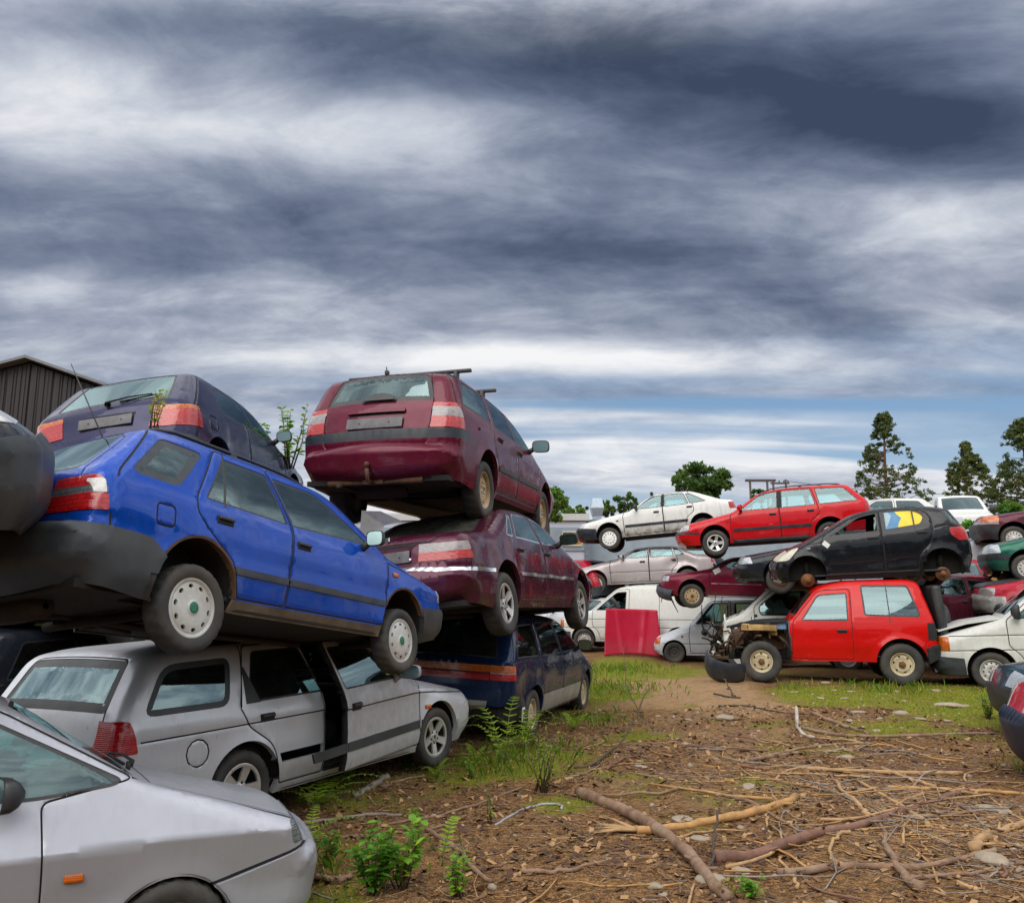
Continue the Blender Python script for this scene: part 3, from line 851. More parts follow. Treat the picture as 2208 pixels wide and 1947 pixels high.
    for xc, a in ((xr, ar),) + (() if S.get('no_front_arch') else ((xf, S.get('arf', ar)),)):
        for s in (1, -1):
            n = 14; a_ = a + .012; vs_ = []; fs_ = []
            for j in range(n + 1):
                an = math.pi * j / n
                for yy_ in (W - .045, inn - .02): vs_.append((xc - a_ * math.cos(an), s * yy_, az + a_ * math.sin(an)))
            for j in range(n): fs_.append((2 * j, 2 * j + 1, 2 * j + 3, 2 * j + 2))
            k0 = len(vs_)
            vs_ += [(xc - a_, s * (W - .10), zf - .02), (xc - a_, s * (inn - .02), zf - .02), (xc + a_, s * (W - .10), zf - .02), (xc + a_, s * (inn - .02), zf - .02)]
            fs_ += [(0, 1, k0 + 1, k0), (2 * n, 2 * n + 1, k0 + 3, k0 + 2)]
            fs_.append(tuple([2 * j + 1 for j in range(n + 1)] + [k0 + 3, k0 + 1]))
            b.add(vs_, fs_)
        b.tube([(xc, -W + .2, S['wr'] - S.get('droop', 0)), (xc, W - .2, S['wr'] - S.get('droop', 0))], .035, 8)
        for s in (1, -1):
            b.tube([(xc - .05, s * (inn - .08), S['wr'] - S.get('droop', 0)), (xc - .05, s * (inn - .04), az + ar * .8)], .03, 6)
            b.box((xc + .22, s * (W - .48), S['wr'] - S.get('droop', 0) + .02), (.5, .06, .05), (0, .1, 0))
    b.build('underbody', M['under'], root)
    if S.get('exhaust', True):
        b = MB(); ye = S.get('ey', .35)
        b.tube([(xf - .4, .05, zf - .05), (0, .05, zf - .06), (xr + .45, ye * .5, zf - .05), (xr - .1, ye, zf + .0), (xr - .42, ye, zf - .04)], .025, 8)
        b.lathe([(.02, -.28), (.075, -.26), (.085, 0), (.075, .26), (.02, .28)], 14, 'y', (xr - ar - .28, ye - .28 * (1 if ye > 0 else -1), zf - .05))
        b.tube([(xr - ar - .25, ye, zf - .05), (C.xre + .06, ye, zf - .03), (C.xre - .02, ye, zf - .05)], .022, 8)
        b.build('exhaust', M['exh'], root)
    # ---- cabin
    if S.get('cabin', True):
        zb = float(C.belt(0.0)); xs = S.get('seatx', .10); roof = C.O[:, 1].max()
        cx = S.get('cowlx', xf - .35)
        b = MB(); b.box(((xs - 1.2 + cx) / 2, 0, zf + .06), (cx - xs + 1.3, W * 2 - .2, .03)); b.build('cabin_floor', M['seat'], root)
        hs = min(1.0, (roof - zf) / 1.2)
        for s in (1, -1):
            b = MB()
            b.box((xs + .08, s * .36, zf + .28 * hs), (.52, .50, .16), (0, -.12, 0), bev=.05)
            b.box((xs - .20, s * .36, zf + .60 * hs), (.14, .48, .60), (0, -.28, 0), bev=.05)
            b.box((xs - .33, s * .36, min(roof - .14, zf + .97 * hs)), (.09, .26, .16), (0, -.22, 0), bev=.04)
            b.build('seat', M['seat'], root)
        if not S.get('van'):
            b = MB(); b.box((xs - .72, 0, zf + .30 * hs), (.48, W * 2 - .35, .16), (0, -.1, 0), bev=.05)
            b.box((xs - .98, 0, zf + .56 * hs), (.14, W * 2 - .38, .52), (0, -.25, 0), bev=.05); b.build('rear_seat', M['seat'], root)
        b = MB(); dx = S.get('dashx', xs + .72)
        b.box((dx, 0, zb - .10), (.30, W * 2 - .24, .20), (0, .15, 0), bev=.05); b.build('dashboard', M['dash'], root)
        b = MB(); n = 22; vs_ = []; fs_ = []
        yw = .36 * S.get('drv', 1)
        tor = []
        for j in range(n):
            a = 2 * math.pi * j / n; tor.append((dx - .26 + .10 * math.sin(a), yw + .18 * math.cos(a), zb + .0 + .15 * math.sin(a)))
        b.tube(tor + [tor[0]], .014, 6, caps=False); b.tube([(dx - .1, yw, zb - .06), (dx - .25, yw, zb)], .03, 6)
        b.tube([tor[0], (dx - .26, yw, zb), tor[n // 2]], .012, 5); b.build('steering_wheel', M['dash'], root)
    # ---- wheels
    dr = S.get('droop', 0.0); wd = S.get('tw', .175); sty = S.get('wheel', 'cover'); cols = S.get('wcols', ['silver', 'silver'])
    seg = S.get('wseg', 44)
    for xc, fr in ((xf, True), (xr, False)):
        for s in (1, -1):
            if (('f' if fr else 'r') + ('L' if s > 0 else 'R')) in S.get('nowheel', ()): continue
            p = (xc, s * (W - .035 - wd / 2), S['wr'] - dr)
            st = S.get('steer', 0.0) if fr else 0.0
            c_ = S.get('wcols_f', cols) if fr else cols
            sy_ = S.get('wheel_f', sty) if fr else sty
            add_wheel(root, p, s > 0, sy_, S['wr'], S.get('rim', S['wr'] * .62), wd, c_, st, S.get('camber', 0), seg, random.random() * 6)
    # ---- handles
    for h in S.get('handles', []):
        x, z = h['x'], h['z']; par, piv = dobj.get(h.get('door'), (root, None))
        yh = C.sy(x, z); b = MB(); base = Vector((x, sg * (yh + .002), z)) - Vector(piv or (0, 0, 0))
        L_, H_ = h.get('l', .15), h.get('h', .045)
        b.box(base, (L_, .014, H_ * 1.25), (0, h.get('tilt', 0), 0), 0, .006); b.box(base + Vector((0, sg * .014, H_ * .25)), (L_ * .92, .02, H_ * .55), (0, h.get('tilt', 0), 0), 1, .008)
        b.build('door_handle', [M['seam'], M[h['m']] if h.get('m') else M['black']], par)
    # ---- mirrors
    for mr in S.get('mirrors', []):
        x, z = mr['x'], mr['z']; par, piv = dobj.get(mr.get('door'), (root, None))
        for s in ((1, -1) if mr.get('both', True) else (sg,)):
            if s != sg: par_, piv_ = root, None
            else: par_, piv_ = par, piv
            yh = C.sy(x - .02, z - .06); o_ = Vector(piv_ or (0, 0, 0)); b = MB()
            w_, h_ = mr.get('w', .20), mr.get('h', .13); d_ = mr.get('d', .09)
            c_ = Vector((x + d_ * .3, s * (yh + .05 + w_ / 2), z + .02)) - o_
            ring = []
            vs_ = []; fs_ = []; n = 16
            for i, (dx_, f_) in enumerate(((-.5, .90), (-.42, 1.0), (.0, .95), (.3, .72), (.5, .35))):
                for j in range(n):
                    a = 2 * math.pi * j / n; ca, sa = math.cos(a), math.sin(a)
                    e_ = .55
                    yy_ = math.copysign(abs(ca) ** e_, ca); z_ = math.copysign(abs(sa) ** e_, sa)
                    vs_.append(c_ + Vector((dx_ * d_ + .02 * yy_ * s, yy_ * w_ / 2 * f_, z_ * h_ / 2 * f_)))
            for i in range(4):
                for j in range(n): fs_.append((i * n + j, i * n + (j + 1) % n, (i + 1) * n + (j + 1) % n, (i + 1) * n + j))
            fs_.append(tuple(4 * n + j for j in range(n)))
            b.add(vs_, fs_, 0, True)
            b.tube([Vector((x, s * (yh - .01), z - .05)) - o_, c_ - Vector((0, s * w_ * .35, .01))], [.035, .028], 8)
            mo = b.build('mirror', paint_m if mr.get('m') == 'paint' else M['black'], par_)
            g = MB(); g.add([v - Vector((-.008, 0, 0)) for v in vs_[:n]], [tuple(range(n))], 0); g.build('mirror_glass', M['chromeglass'], mo)
    # ---- roof rails / bars
    if S.get('rails'):
        for s in (1, -1):
            pts = []
            for x in np.linspace(S['rails'][0], S['rails'][1], 9):
                p, n_ = C.top_pt(s * .97, 'x', x); e = .012 if x in (S['rails'][0], S['rails'][1]) else .035
                pts.append(p + Vector((0, 0, e)))
            b = MB(); b.tube(pts, .015, 6)
            for q in (0, 4, 8): b.box(pts[q] - Vector((0, 0, .02)), (.07, .03, .045), bev=.01)
            b.build('roof_rail', M['black'], root)
    for x in S.get('bars', []):
        b = MB(); pl, _ = C.top_pt(.95, 'x', x); pr, _ = C.top_pt(-.95, 'x', x); h_ = S.get('bar_h', .09)
        b.box(((pl.x + pr.x) / 2, 0, pl.z + h_), (.055, pl.y - pr.y + S.get('bar_o', .14), .035), bev=.008)
        for p in (pl, pr): b.box((p.x, p.y, p.z + h_ * .5), (.09, .045, h_ + .02), (0, .15, 0), bev=.012)
        b.build('roof_bar', M['black'], root)
    # ---- number plates, wipers, small lamps
    for pl in S.get('plates', []):
        p, n_ = C.top_pt(0, pl['end'], pl['z'], .012); ang = math.atan2(n_.x, n_.z)
        b = MB(); b.box(p, (.112, pl.get('w', .52), .012), (0, ang, 0), 0, .004)
        for s in (1, -1): b.box(p + n_ * .008 + Vector((0, s * .16, 0)), (.012, .012, .004), (0, ang, 0), 1)
        b.build('number_plate', [M[pl.get('m', 'plate')], M['seam']], root)
    for wp in S.get('wipers', []):
        e = wp['end']; b = MB()
        p0, n0 = C.top_pt(wp['s0'], e, wp['z0'], .02); p1, n1_ = C.top_pt(wp['s1'], e, wp['z1'], .02)
        b.tube([p0, p0 + n0 * .03, (p0 + p1) / 2 + n0 * .03, p1], [.016, .010, .008, .006], 6)
        q0, m0 = C.top_pt(wp['s0'] + (wp['s1'] - wp['s0']) * .25, e, wp['z0'] * .75 + wp['z1'] * .25, .012); q1, m1_ = C.top_pt(wp['s1'] * 1.12, e, wp['z1'], .012)
        b.tube([q0, (q0 + q1) / 2, q1], .009, 5); b.lathe([(.03, 0), (.03, .02), (.001, .026)], 10, 'x', p0 - Vector((.02, 0, 0)))
        b.build('wiper', M['seam'], root)
    for sl in S.get('smalls', []):  # side repeaters and filler flaps on the seen side
        x, z = sl['x'], sl['z']; yh = C.sy(x, z); b = MB()
        b.box((x, sg * (yh + .004), z), (sl.get('l', .07), .018, sl.get('h', .03)), None, 0, .008); b.build(sl['n'], M[sl['m']], root)
    return C
M['exh'] = simple('sooty_exhaust', (.035, .022, .014), .8, var=.5, bmp=.3)
M['chromeglass'] = simple('mirror_glass', (.13, .19, .19), .06, .9, var=.04)
# ------------------------------------------------------------------ the cars (metres; x forward from mid-wheelbase, z up from the tyre's foot)
P_blue = paint('royal_blue_paint', (.0005, .052, .36), .15, .24, .08, .15, .9, rust=.35)
P_silv1 = paint('silver_paint', (.56, .575, .61), .30, .34, .22, .08, .6)
P_silv2 = paint('pale_silver_paint', (.42, .43, .48), .35, .34, .16, .06, .6)
P_maroon = paint('maroon_paint', (.098, .004, .020), .2, .30, .07, .2, .7)
P_plum = paint('plum_paint', (.060, .006, .022), .3, .26, .08, .25, .8)
P_navy = paint('navy_paint', (.006, .018, .062), .3, .26, .08, .25, .8)
P_violet = paint('dark_violet_paint', (.016, .016, .055), .3, .30, .10, .2, .7)
P_white = paint('white_paint', (.66, .65, .62), 0, .35, .38, .05, .5)
P_white2 = paint('off_white_paint', (.60, .60, .56), 0, .38, .32, .05, .4, rust=.2)
P_bluewhite = paint('bluish_white_paint', (.56, .58, .63), .1, .36, .28, .05, .5)
P_taupe = paint('taupe_silver_paint', (.42, .375, .375), .3, .36, .3, .1, .5)
P_red = paint('bright_red_paint', (.50, .003, .008), 0, .28, .05, .10, .8)
P_red2 = paint('tomato_red_paint', (.52, .005, .004), 0, .28, .05, .10, .8)
P_crim = paint('crimson_paint', (.36, .006, .024), 0, .34, .10, .15, .6)
P_burg = paint('burgundy_paint', (.150, .005, .024), .15, .34, .14, .25, .5)
P_black = paint('black_paint', (.005, .006, .009), .0, .22, .04, .2, .9)
P_dark = paint('charcoal_paint', (.010, .013, .019), .0, .26, .06, .2, .8)
P_green = paint('pine_green_paint', (.008, .095, .062), .3, .28, .12, .15, .8)
P_teal = paint('deep_teal_paint', (.008, .035, .055), .3, .26, .12, .15, .8)
P_wine = paint('dark_wine_paint', (.075, .008, .020), .3, .30, .15, .2, .7)

def four_windows(spec): return spec
# --- blue estate
S = dict(W=1.635, xf=1.22, xr=-1.22, wr=.285, ar=.335, az=.305, sill=.205, droop=.09, res=.045, tw=.165, rim=.192,
  tf=.02,
  prof=[(1.88, .27, .05, .10, .05), (1.98, .34, .05, .12, .06), (1.99, .53, .03, .12, .07), (1.94, .57, .02, .10, .07), (1.87, .73, .06, .09, .05), (1.02, .925, .05, .11, .03), (.32, 1.36, .18, .07, .03),
        (-.25, 1.415, .3, .08, .02), (-1.35, 1.395, .12, .08, .02), (-1.56, 1.36, .07, .085, .02), (-1.97, .955, .06, .12, .03), (-2.03, .66, .04, .16, .04), (-2.04, .60, .01, .16, .04), (-2.12, .57, .03, .20, .06), (-2.13, .38, .05, .20, .06), (-2.02, .27, .03, .20, .04)],
  belt=[(1.0, .90), (-.35, .885), (-1.2, .915), (-2.1, .95)],
  sidep=[(0, .030), (.06, .014), (.2, .004), (.34, 0), (.40, .012), (.62, .014), (.85, .035), (1, .09)],
  wins=[dict(n='wf', p=[(-.30, .915, .02), (-.415, 1.30, .04), (.12, 1.30, .1), (.72, .955, .03)], b=.016, door='df', glass='glassclear'),
        dict(n='wr', p=[(-.36, .915, .02), (-.475, 1.31, .03), (-.94, 1.305, .03), (-1.20, .925, .04)], b=.016, door='dr', bars=[[(-1.035, .90, 0), (-1.01, .90, 0), (-.90, 1.36, 0), (-.925, 1.36, 0)]]),
        dict(n='wq', p=[(-1.42, .95, .06), (-1.13, 1.285, .06), (-1.50, 1.29, .05), (-1.80, .965, .09)], b=.055, frame='gray')],
  doors=[('df', [(-.355, .30, .02), (-.31, .90, .02), (-.445, 1.365, .03), (.16, 1.36, .12), (.93, .94, .04), (.95, .80, .04), (.90, .30, .03)]),
         ('dr', [(-.37, .30, .02), (-.325, .90, .02), (-.46, 1.365, .03), (-1.0, 1.36, .06), (-1.27, .93, .04), (-1.285, .83, .05), (-1.17, .70, .06), (-.92, .54, .08), (-.86, .30, .03)])],
  strips=[dict(n='side_trim', m='slate', p=[(-.345, .455, .01), (-.345, .505, .01), (.90, .505, .01), (.90, .455, .01)], door='df'),
          dict(n='side_trim', m='slate', p=[(-.90, .455, .01), (-.92, .505, .01), (-.36, .505, .01), (-.36, .455, .01)], door='dr'),
          dict(n='sill_panel', m='sillrust', p=[(-.95, .0, 0), (-.93, .285, .01), (.93, .285, .01), (.95, .0, 0)], off=.004),
          dict(n='mud_flap', m='black', p=[(-1.60, .16, .01), (-1.60, .36, .0), (-1.545, .36, .0), (-1.545, .16, .01)])],
  bumpers=[dict(n='rear_bumper', m='gray', p=[(-1.45, .0, 0), (-1.50, .46, .03), (-1.62, .575, .05), (-3, .595, 0), (-3, 0, 0)], end='r', z1=.595, off=.022),
           dict(n='front_bumper', m='black', p=[(1.50, 0, 0), (1.53, .52, .03), (3, .54, 0), (3, 0, 0)], end='f', z1=.54, off=.015)],
  lamps=[dict(n='tail_light', sp=[(-1.938, .79, 0), (-1.943, .88, .02), (-1.99, .88, 0), (-1.985, .79, 0)], end='r', m='pale_lens', z=(0, 0)),
         dict(n='tail_light', z=(.68, .785), xs=(-1.925, -1.93), end='r', s0=.62),
         dict(n='tail_light', z=(.785, .835), xs=(-1.93, -1.935), end='r', s0=.62, m='smoke_lens'),
         dict(n='tail_light', z=(.835, .905), xs=(-1.935, -1.96), end='r', s0=.62, m='red_lens'),
         dict(n='headlight', z=(.60, .715), xs=(1.82, 1.80), end='f', s0=.55)],
  seams=[[(-1.555, .60, 0), (-1.47, .8, .1), (-1.53, 1.0, .3), (-1.545, 1.33, 0)][:0] or [(-1.90, .58, 0), (-1.91, .68, 0)], [(-1.88, .905, 0), (-1.86, .96, .05), (-1.55, 1.34, 0)], [(.95, .84, .1), (1.75, .735, 0)]],
  cseams=[[(-1.46, .665, .03), (-1.46, .80, .03), (-1.60, .80, .03), (-1.60, .665, .03)]],
  lids=[('tailgate', [(.90, 'r', .62, .05), (.90, 'r', 1.30, .08), (-.90, 'r', 1.30, .08), (-.90, 'r', .62, .05)]), ('bonnet', [(.93, 'x', 1.82, .03), (.95, 'x', 1.06, .03), (-.95, 'x', 1.06, .03), (-.93, 'x', 1.82, .03)])],
  topwins=[dict(n='windshield', p=[(.95, 'x', .97, .05), (.95, 'x', .36, .05), (-.95, 'x', .36, .05), (-.95, 'x', .97, .05)]),
           dict(n='rear_window', p=[(.84, 'r', .97, .10), (.80, 'r', 1.335, .05), (-.80, 'r', 1.335, .05), (-.84, 'r', .97, .10)], b=.03)],
  handles=[dict(x=-.20, z=.775, door='df'), dict(x=-1.03, z=.80, door='dr')], mirrors=[dict(x=.60, z=.965, door='df', w=.145, h=.135)],
  rails=(-1.45, .10), smalls=[dict(n='side_repeater', x=1.06, z=.75, m='orange_lens', l=.075, h=.04)], plates=[dict(end='r', z=.74)],
  nowheel=('rL',), wheel='cover', wcols=['steelwhite', 'capgreen'], archrust=.018, seamw=.006)
M['sillrust'] = simple('muddy_rusted_sill', (.15, .115, .075), .8, var=.4, scale=5, bmp=.2, dirt=(.09, .04, .02, .6))
M['capgreen'] = simple('green_wheel_cap', (.02, .16, .09), .4, .2)
C = build_car('estate_car', S, 'royal blue estate tilted nose-down on top of the silver estate, grey rear bumper', 'car', (-2.091, 6.491, 1.181), (-.1056, .1288, 1.1188), P_blue, glass='glassclear', size=.95)
b = MB(); p, n_ = C.top_pt(.12, 'x', -1.35, .0); b.tube([p, p + Vector((-.02, 0, .03)), p + Vector((-.36, 0, .50))], [.012, .006, .003], 6); b.build('aerial', M['black'], C.root)

# --- silver estate underneath
S = dict(W=1.83, xf=1.26, xr=-1.26, wr=.290, ar=.345, az=.305, sill=.20, res=.045, tw=.18, rim=.195, tum=.22, tq=.12,
  prof=[(1.90, .20, .05, .22, .05), (2.03, .30, .06, .28, .08), (2.05, .50, .05, .28, .09), (1.99, .60, .04, .24, .08), (1.90, .69, .09, .20, .06), (.86, .915, .06, .12, .03), (.14, 1.345, .22, .07, .03),
        (-.5, 1.405, .3, .08, .02), (-1.75, 1.375, .15, .08, .02), (-2.04, 1.33, .10, .085, .03), (-2.27, .98, .08, .10, .04), (-2.34, .70, .05, .12, .05), (-2.37, .55, .04, .18, .06), (-2.35, .30, .05, .22, .05), (-2.22, .24, .03, .2, .04)],
  belt=[(.9, .88), (-.4, .89), (-1.4, .91), (-2.3, .93)],
  sidep=[(0, .032), (.08, .012), (.17, .003), (.20, .010), (.45, .004), (.72, .010), (.85, .03), (1, .08)],
  lines=[[(-2.2, .775, 0), (.9, .765, 0), (1.9, .68, 0)]],
  wins=[dict(n='wf', p=[(-.36, .935, .03), (-.53, 1.305, .05), (.05, 1.295, .1), (.64, .945, .04)], b=.016, door='df'),
        dict(n='wr', p=[(-.40, .925, .03), (-.60, 1.315, .04), (-1.12, 1.315, .04), (-1.23, .925, .03)], b=.016, door='dr', bars=[[(-1.24, .92, 0), (-1.09, .92, 0), (-1.215, 1.2, 0), (-1.24, 1.2, 0)]]),
        dict(n='wq', p=[(-1.40, .925, .09), (-1.33, 1.285, .09), (-1.93, 1.275, .12), (-2.13, .935, .10)], b=.045, frame='gray')],
  doors=[('df', [(-.395, .27, .02), (-.395, .90, .02), (-.575, 1.355, .04), (.08, 1.34, .15), (.84, .925, .04), (.94, .80, .04), (.92, .27, .03)]),
         ('dr', [(-.41, .27, .02), (-.41, .90, .02), (-.59, 1.36, .04), (-1.20, 1.36, .05), (-1.30, .90, .04), (-1.24, .76, .06), (-.98, .58, .10), (-.90, .27, .03)])],
  strips=[dict(n='side_trim', m='gray', p=[(-.385, .43, .01), (-.385, .505, .01), (.91, .505, .01), (.91, .43, .01)], door='df'),
          dict(n='side_trim', m='gray', p=[(-.89, .43, .01), (-.92, .505, .01), (-.42, .505, .01), (-.42, .43, .01)], door='dr'),
          dict(n='fender_trim', m='gray', p=[(.95, .43, .01), (.95, .505, .01), (.985, .505, .01), (.96, .43, .01)])],
  bumpers=[dict(n='rear_bumper', m='paint', p=[(-1.58, 0, 0), (-1.61, .40, .03), (-1.75, .57, .05), (-3, .59, 0), (-3, 0, 0)], end='r', z1=.59, off=.012),
           dict(n='front_bumper', m='paint', p=[(1.58, 0, 0), (1.60, .44, .03), (1.75, .56, .04), (3, .60, 0), (3, 0, 0)], end='f', z1=.60, off=.012)],
  lamps=[dict(n='tail_light', z=(.71, .925), xs=(-2.17, -2.22), end='r', s0=.84), dict(n='headlight', z=(.60, .70), xs=(1.86, 1.84), end='f', s0=.5)],
  seams=[[(-2.15, .775, 0), (.94, .77, .3), (1.85, .67, 0)], [(.94, .80, .05), (.98, .905, 0)], [(-1.29, .90, 0), (-1.24, 1.2, .1), (-1.22, 1.36, 0)]],
  cseams=[[(-1.70 + .095 * math.cos(i * math.pi / 6), .635 + .095 * math.sin(i * math.pi / 6), 0) for i in range(12)]],
  lids=[('tailgate', [(.90, 'r', .62, .05), (.86, 'r', 1.31, .08), (-.86, 'r', 1.31, .08), (-.90, 'r', .62, .05)]), ('bonnet', [(.90, 'x', 1.86, .05), (.95, 'x', .90, .03), (-.95, 'x', .90, .03), (-.90, 'x', 1.86, .05)])],
  topwins=[dict(n='windshield', p=[(.95, 'x', .82, .05), (.95, 'x', .20, .05), (-.95, 'x', .20, .05), (-.95, 'x', .82, .05)]),
           dict(n='rear_window', p=[(.90, 'r', .97, .05), (.86, 'r', 1.30, .06), (-.86, 'r', 1.30, .06), (-.90, 'r', .97, .05)], b=.07)],
  handles=[dict(x=-.25, z=.785, door='df', l=.14, h=.05), dict(x=-1.05, z=.80, door='dr', l=.14, h=.05)], mirrors=[dict(x=.50, z=.985, door='df', w=.21, h=.13, m='paint')],
  smalls=[dict(n='side_repeater', x=1.06, z=.615, m='orange_lens', l=.085, h=.04)], plates=[dict(end='r', z=.78)],
  ajar={'df': ((.90, -.815, .6), .17)}, wheel='spoke5', wcols=['silver', 'rimdark'], cowlx=.85, seatx=-.25, seamw=.006)
build_car('estate_car', S, 'silver estate on the ground under the blue estate, front passenger door ajar', 'car', (-2.15, 8.25, -.085), (-.0276, -.0192, 1.035), P_silv1, glass='glassgreen')

# --- silver hatchback in the near corner
S = dict(W=1.68, xf=1.275, xr=-1.25, wr=.285, ar=.305, az=.195, sill=.11, res=.040, droop=.085, tw=.175, rim=.178,
  tf=.03,
  prof=[(1.92, .15, .04, .16, .05), (2.03, .24, .05, .19, .07), (2.06, .47, .03, .19, .09), (2.03, .565, .02, .18, .08), (1.955, .59, .01, .13, .08), (1.87, .725, .03, .10, .06), (1.07, .955, .05, .07, .005), (.36, 1.37, .16, .07, .03),
        (-.1, 1.42, .3, .08, .02), (-1.0, 1.39, .2, .08, .02), (-1.75, 1.0, .1, .10, .02), (-1.95, .93, .06, .14, .03), (-2.02, .55, .04, .2, .05), (-1.95, .2, .05, .2, .04)],
  belt=[(1.2, .92), (.55, .865), (-1.5, .90)],
  sidep=[(0, .080), (.05, .066), (.29, 0), (.62, .080), (.80, .095), (1, .12)],
  lines=[[(-1.5, .671, 0), (.55, .646, 0), (1.2, .685, 0), (1.93, .685, 0)]],
  wins=[dict(n='wf', p=[(-.45, .885, .03), (-.50, 1.31, .05), (.28, 1.31, .1), (.98, .975, .04), (.95, .945, .05), (.60, .895, .1)], b=.018, door='df')],
  doors=[('df', [(-.5, .20, .02), (-.5, .9, .02), (-.55, 1.36, .04), (.30, 1.36, .15), (1.03, .975, .04), (.62, .885, .04), (.66, .60, .2), (.68, .20, .02)])],
  strips=[dict(n='side_trim', m='slate', p=[(-.48, .30, .01), (-.48, .36, .01), (.655, .36, .01), (.655, .30, .01)], door='df'), dict(n='bumper_gap', m='seam', p=[(1.44, .435, 0), (1.53, .455, 0), (1.955, .583, 0), (2.2, .583, 0), (2.2, .597, 0), (1.95, .597, 0), (1.52, .469, 0), (1.44, .449, 0)], off=.002), dict(n='fender_trim', m='slate', p=[(.70, .30, .01), (.70, .36, .01), (.95, .365, .03), (.90, .30, .03)])],
  bumpers=[dict(n='front_bumper', m='paint', p=[(1.50, .26, 0), (1.46, .435, .02), (1.55, .455, .05), (3, .585, 0), (3, .26, 0)], end='f', z0=.26, z1=.575, off=.014),
           dict(n='front_bumper', m='gray', p=[(1.40, 0, 0), (1.50, .26, .0), (3, .26, 0), (3, 0, 0)], end='f', z0=-1, z1=.26, off=.014)],
  lamps=[dict(n='headlight', z=(.605, .72), xs=(1.865, 1.84), end='f', s0=.42, m='head_dark'), dict(n='tail_light', z=(.60, .85), xs=(-1.8, -1.8), end='r', s0=.6)],
  seams=[[(1.03, .975, 0), (1.2, .93, .1), (1.86, .725, 0)]],
  lids=[('bonnet', [(.96, 'x', 1.90, .04), (.97, 'x', 1.12, .03), (-.97, 'x', 1.12, .03), (-.96, 'x', 1.90, .04)])],
  topwins=[dict(n='windshield', p=[(.95, 'x', 1.04, .05), (.95, 'x', .42, .05), (-.95, 'x', .42, .05), (-.95, 'x', 1.04, .05)]), dict(n='rear_window', p=[(.88, 'x', -1.72, .08), (.84, 'x', -1.08, .06), (-.84, 'x', -1.08, .06), (-.88, 'x', -1.72, .08)])],
  mirrors=[dict(x=.45, z=.93, door='df', w=.20, h=.16)], smalls=[dict(n='side_repeater', x=.80, z=.545, m='orange_lens', l=.085, h=.038)],
  wipers=[dict(end='x', s0=-.3, z0=1.06, s1=.55, z1=1.0)], wheel='plain', wcols=['goldrust', 'goldrust'], cowlx=1.05, seatx=.0, seamw=.0045, glass='glass')
M['head_dark'] = lens_mat('dark_headlamp_glass', (.16, .19, .20), .05)
build_car('hatchback_car', S, 'pale silver hatchback in the near corner, orange repeater on its front wing', 'car', (-3.20, 4.55, -.245), (-.075, .0441, .5284), P_silv2, glass='glassteal')

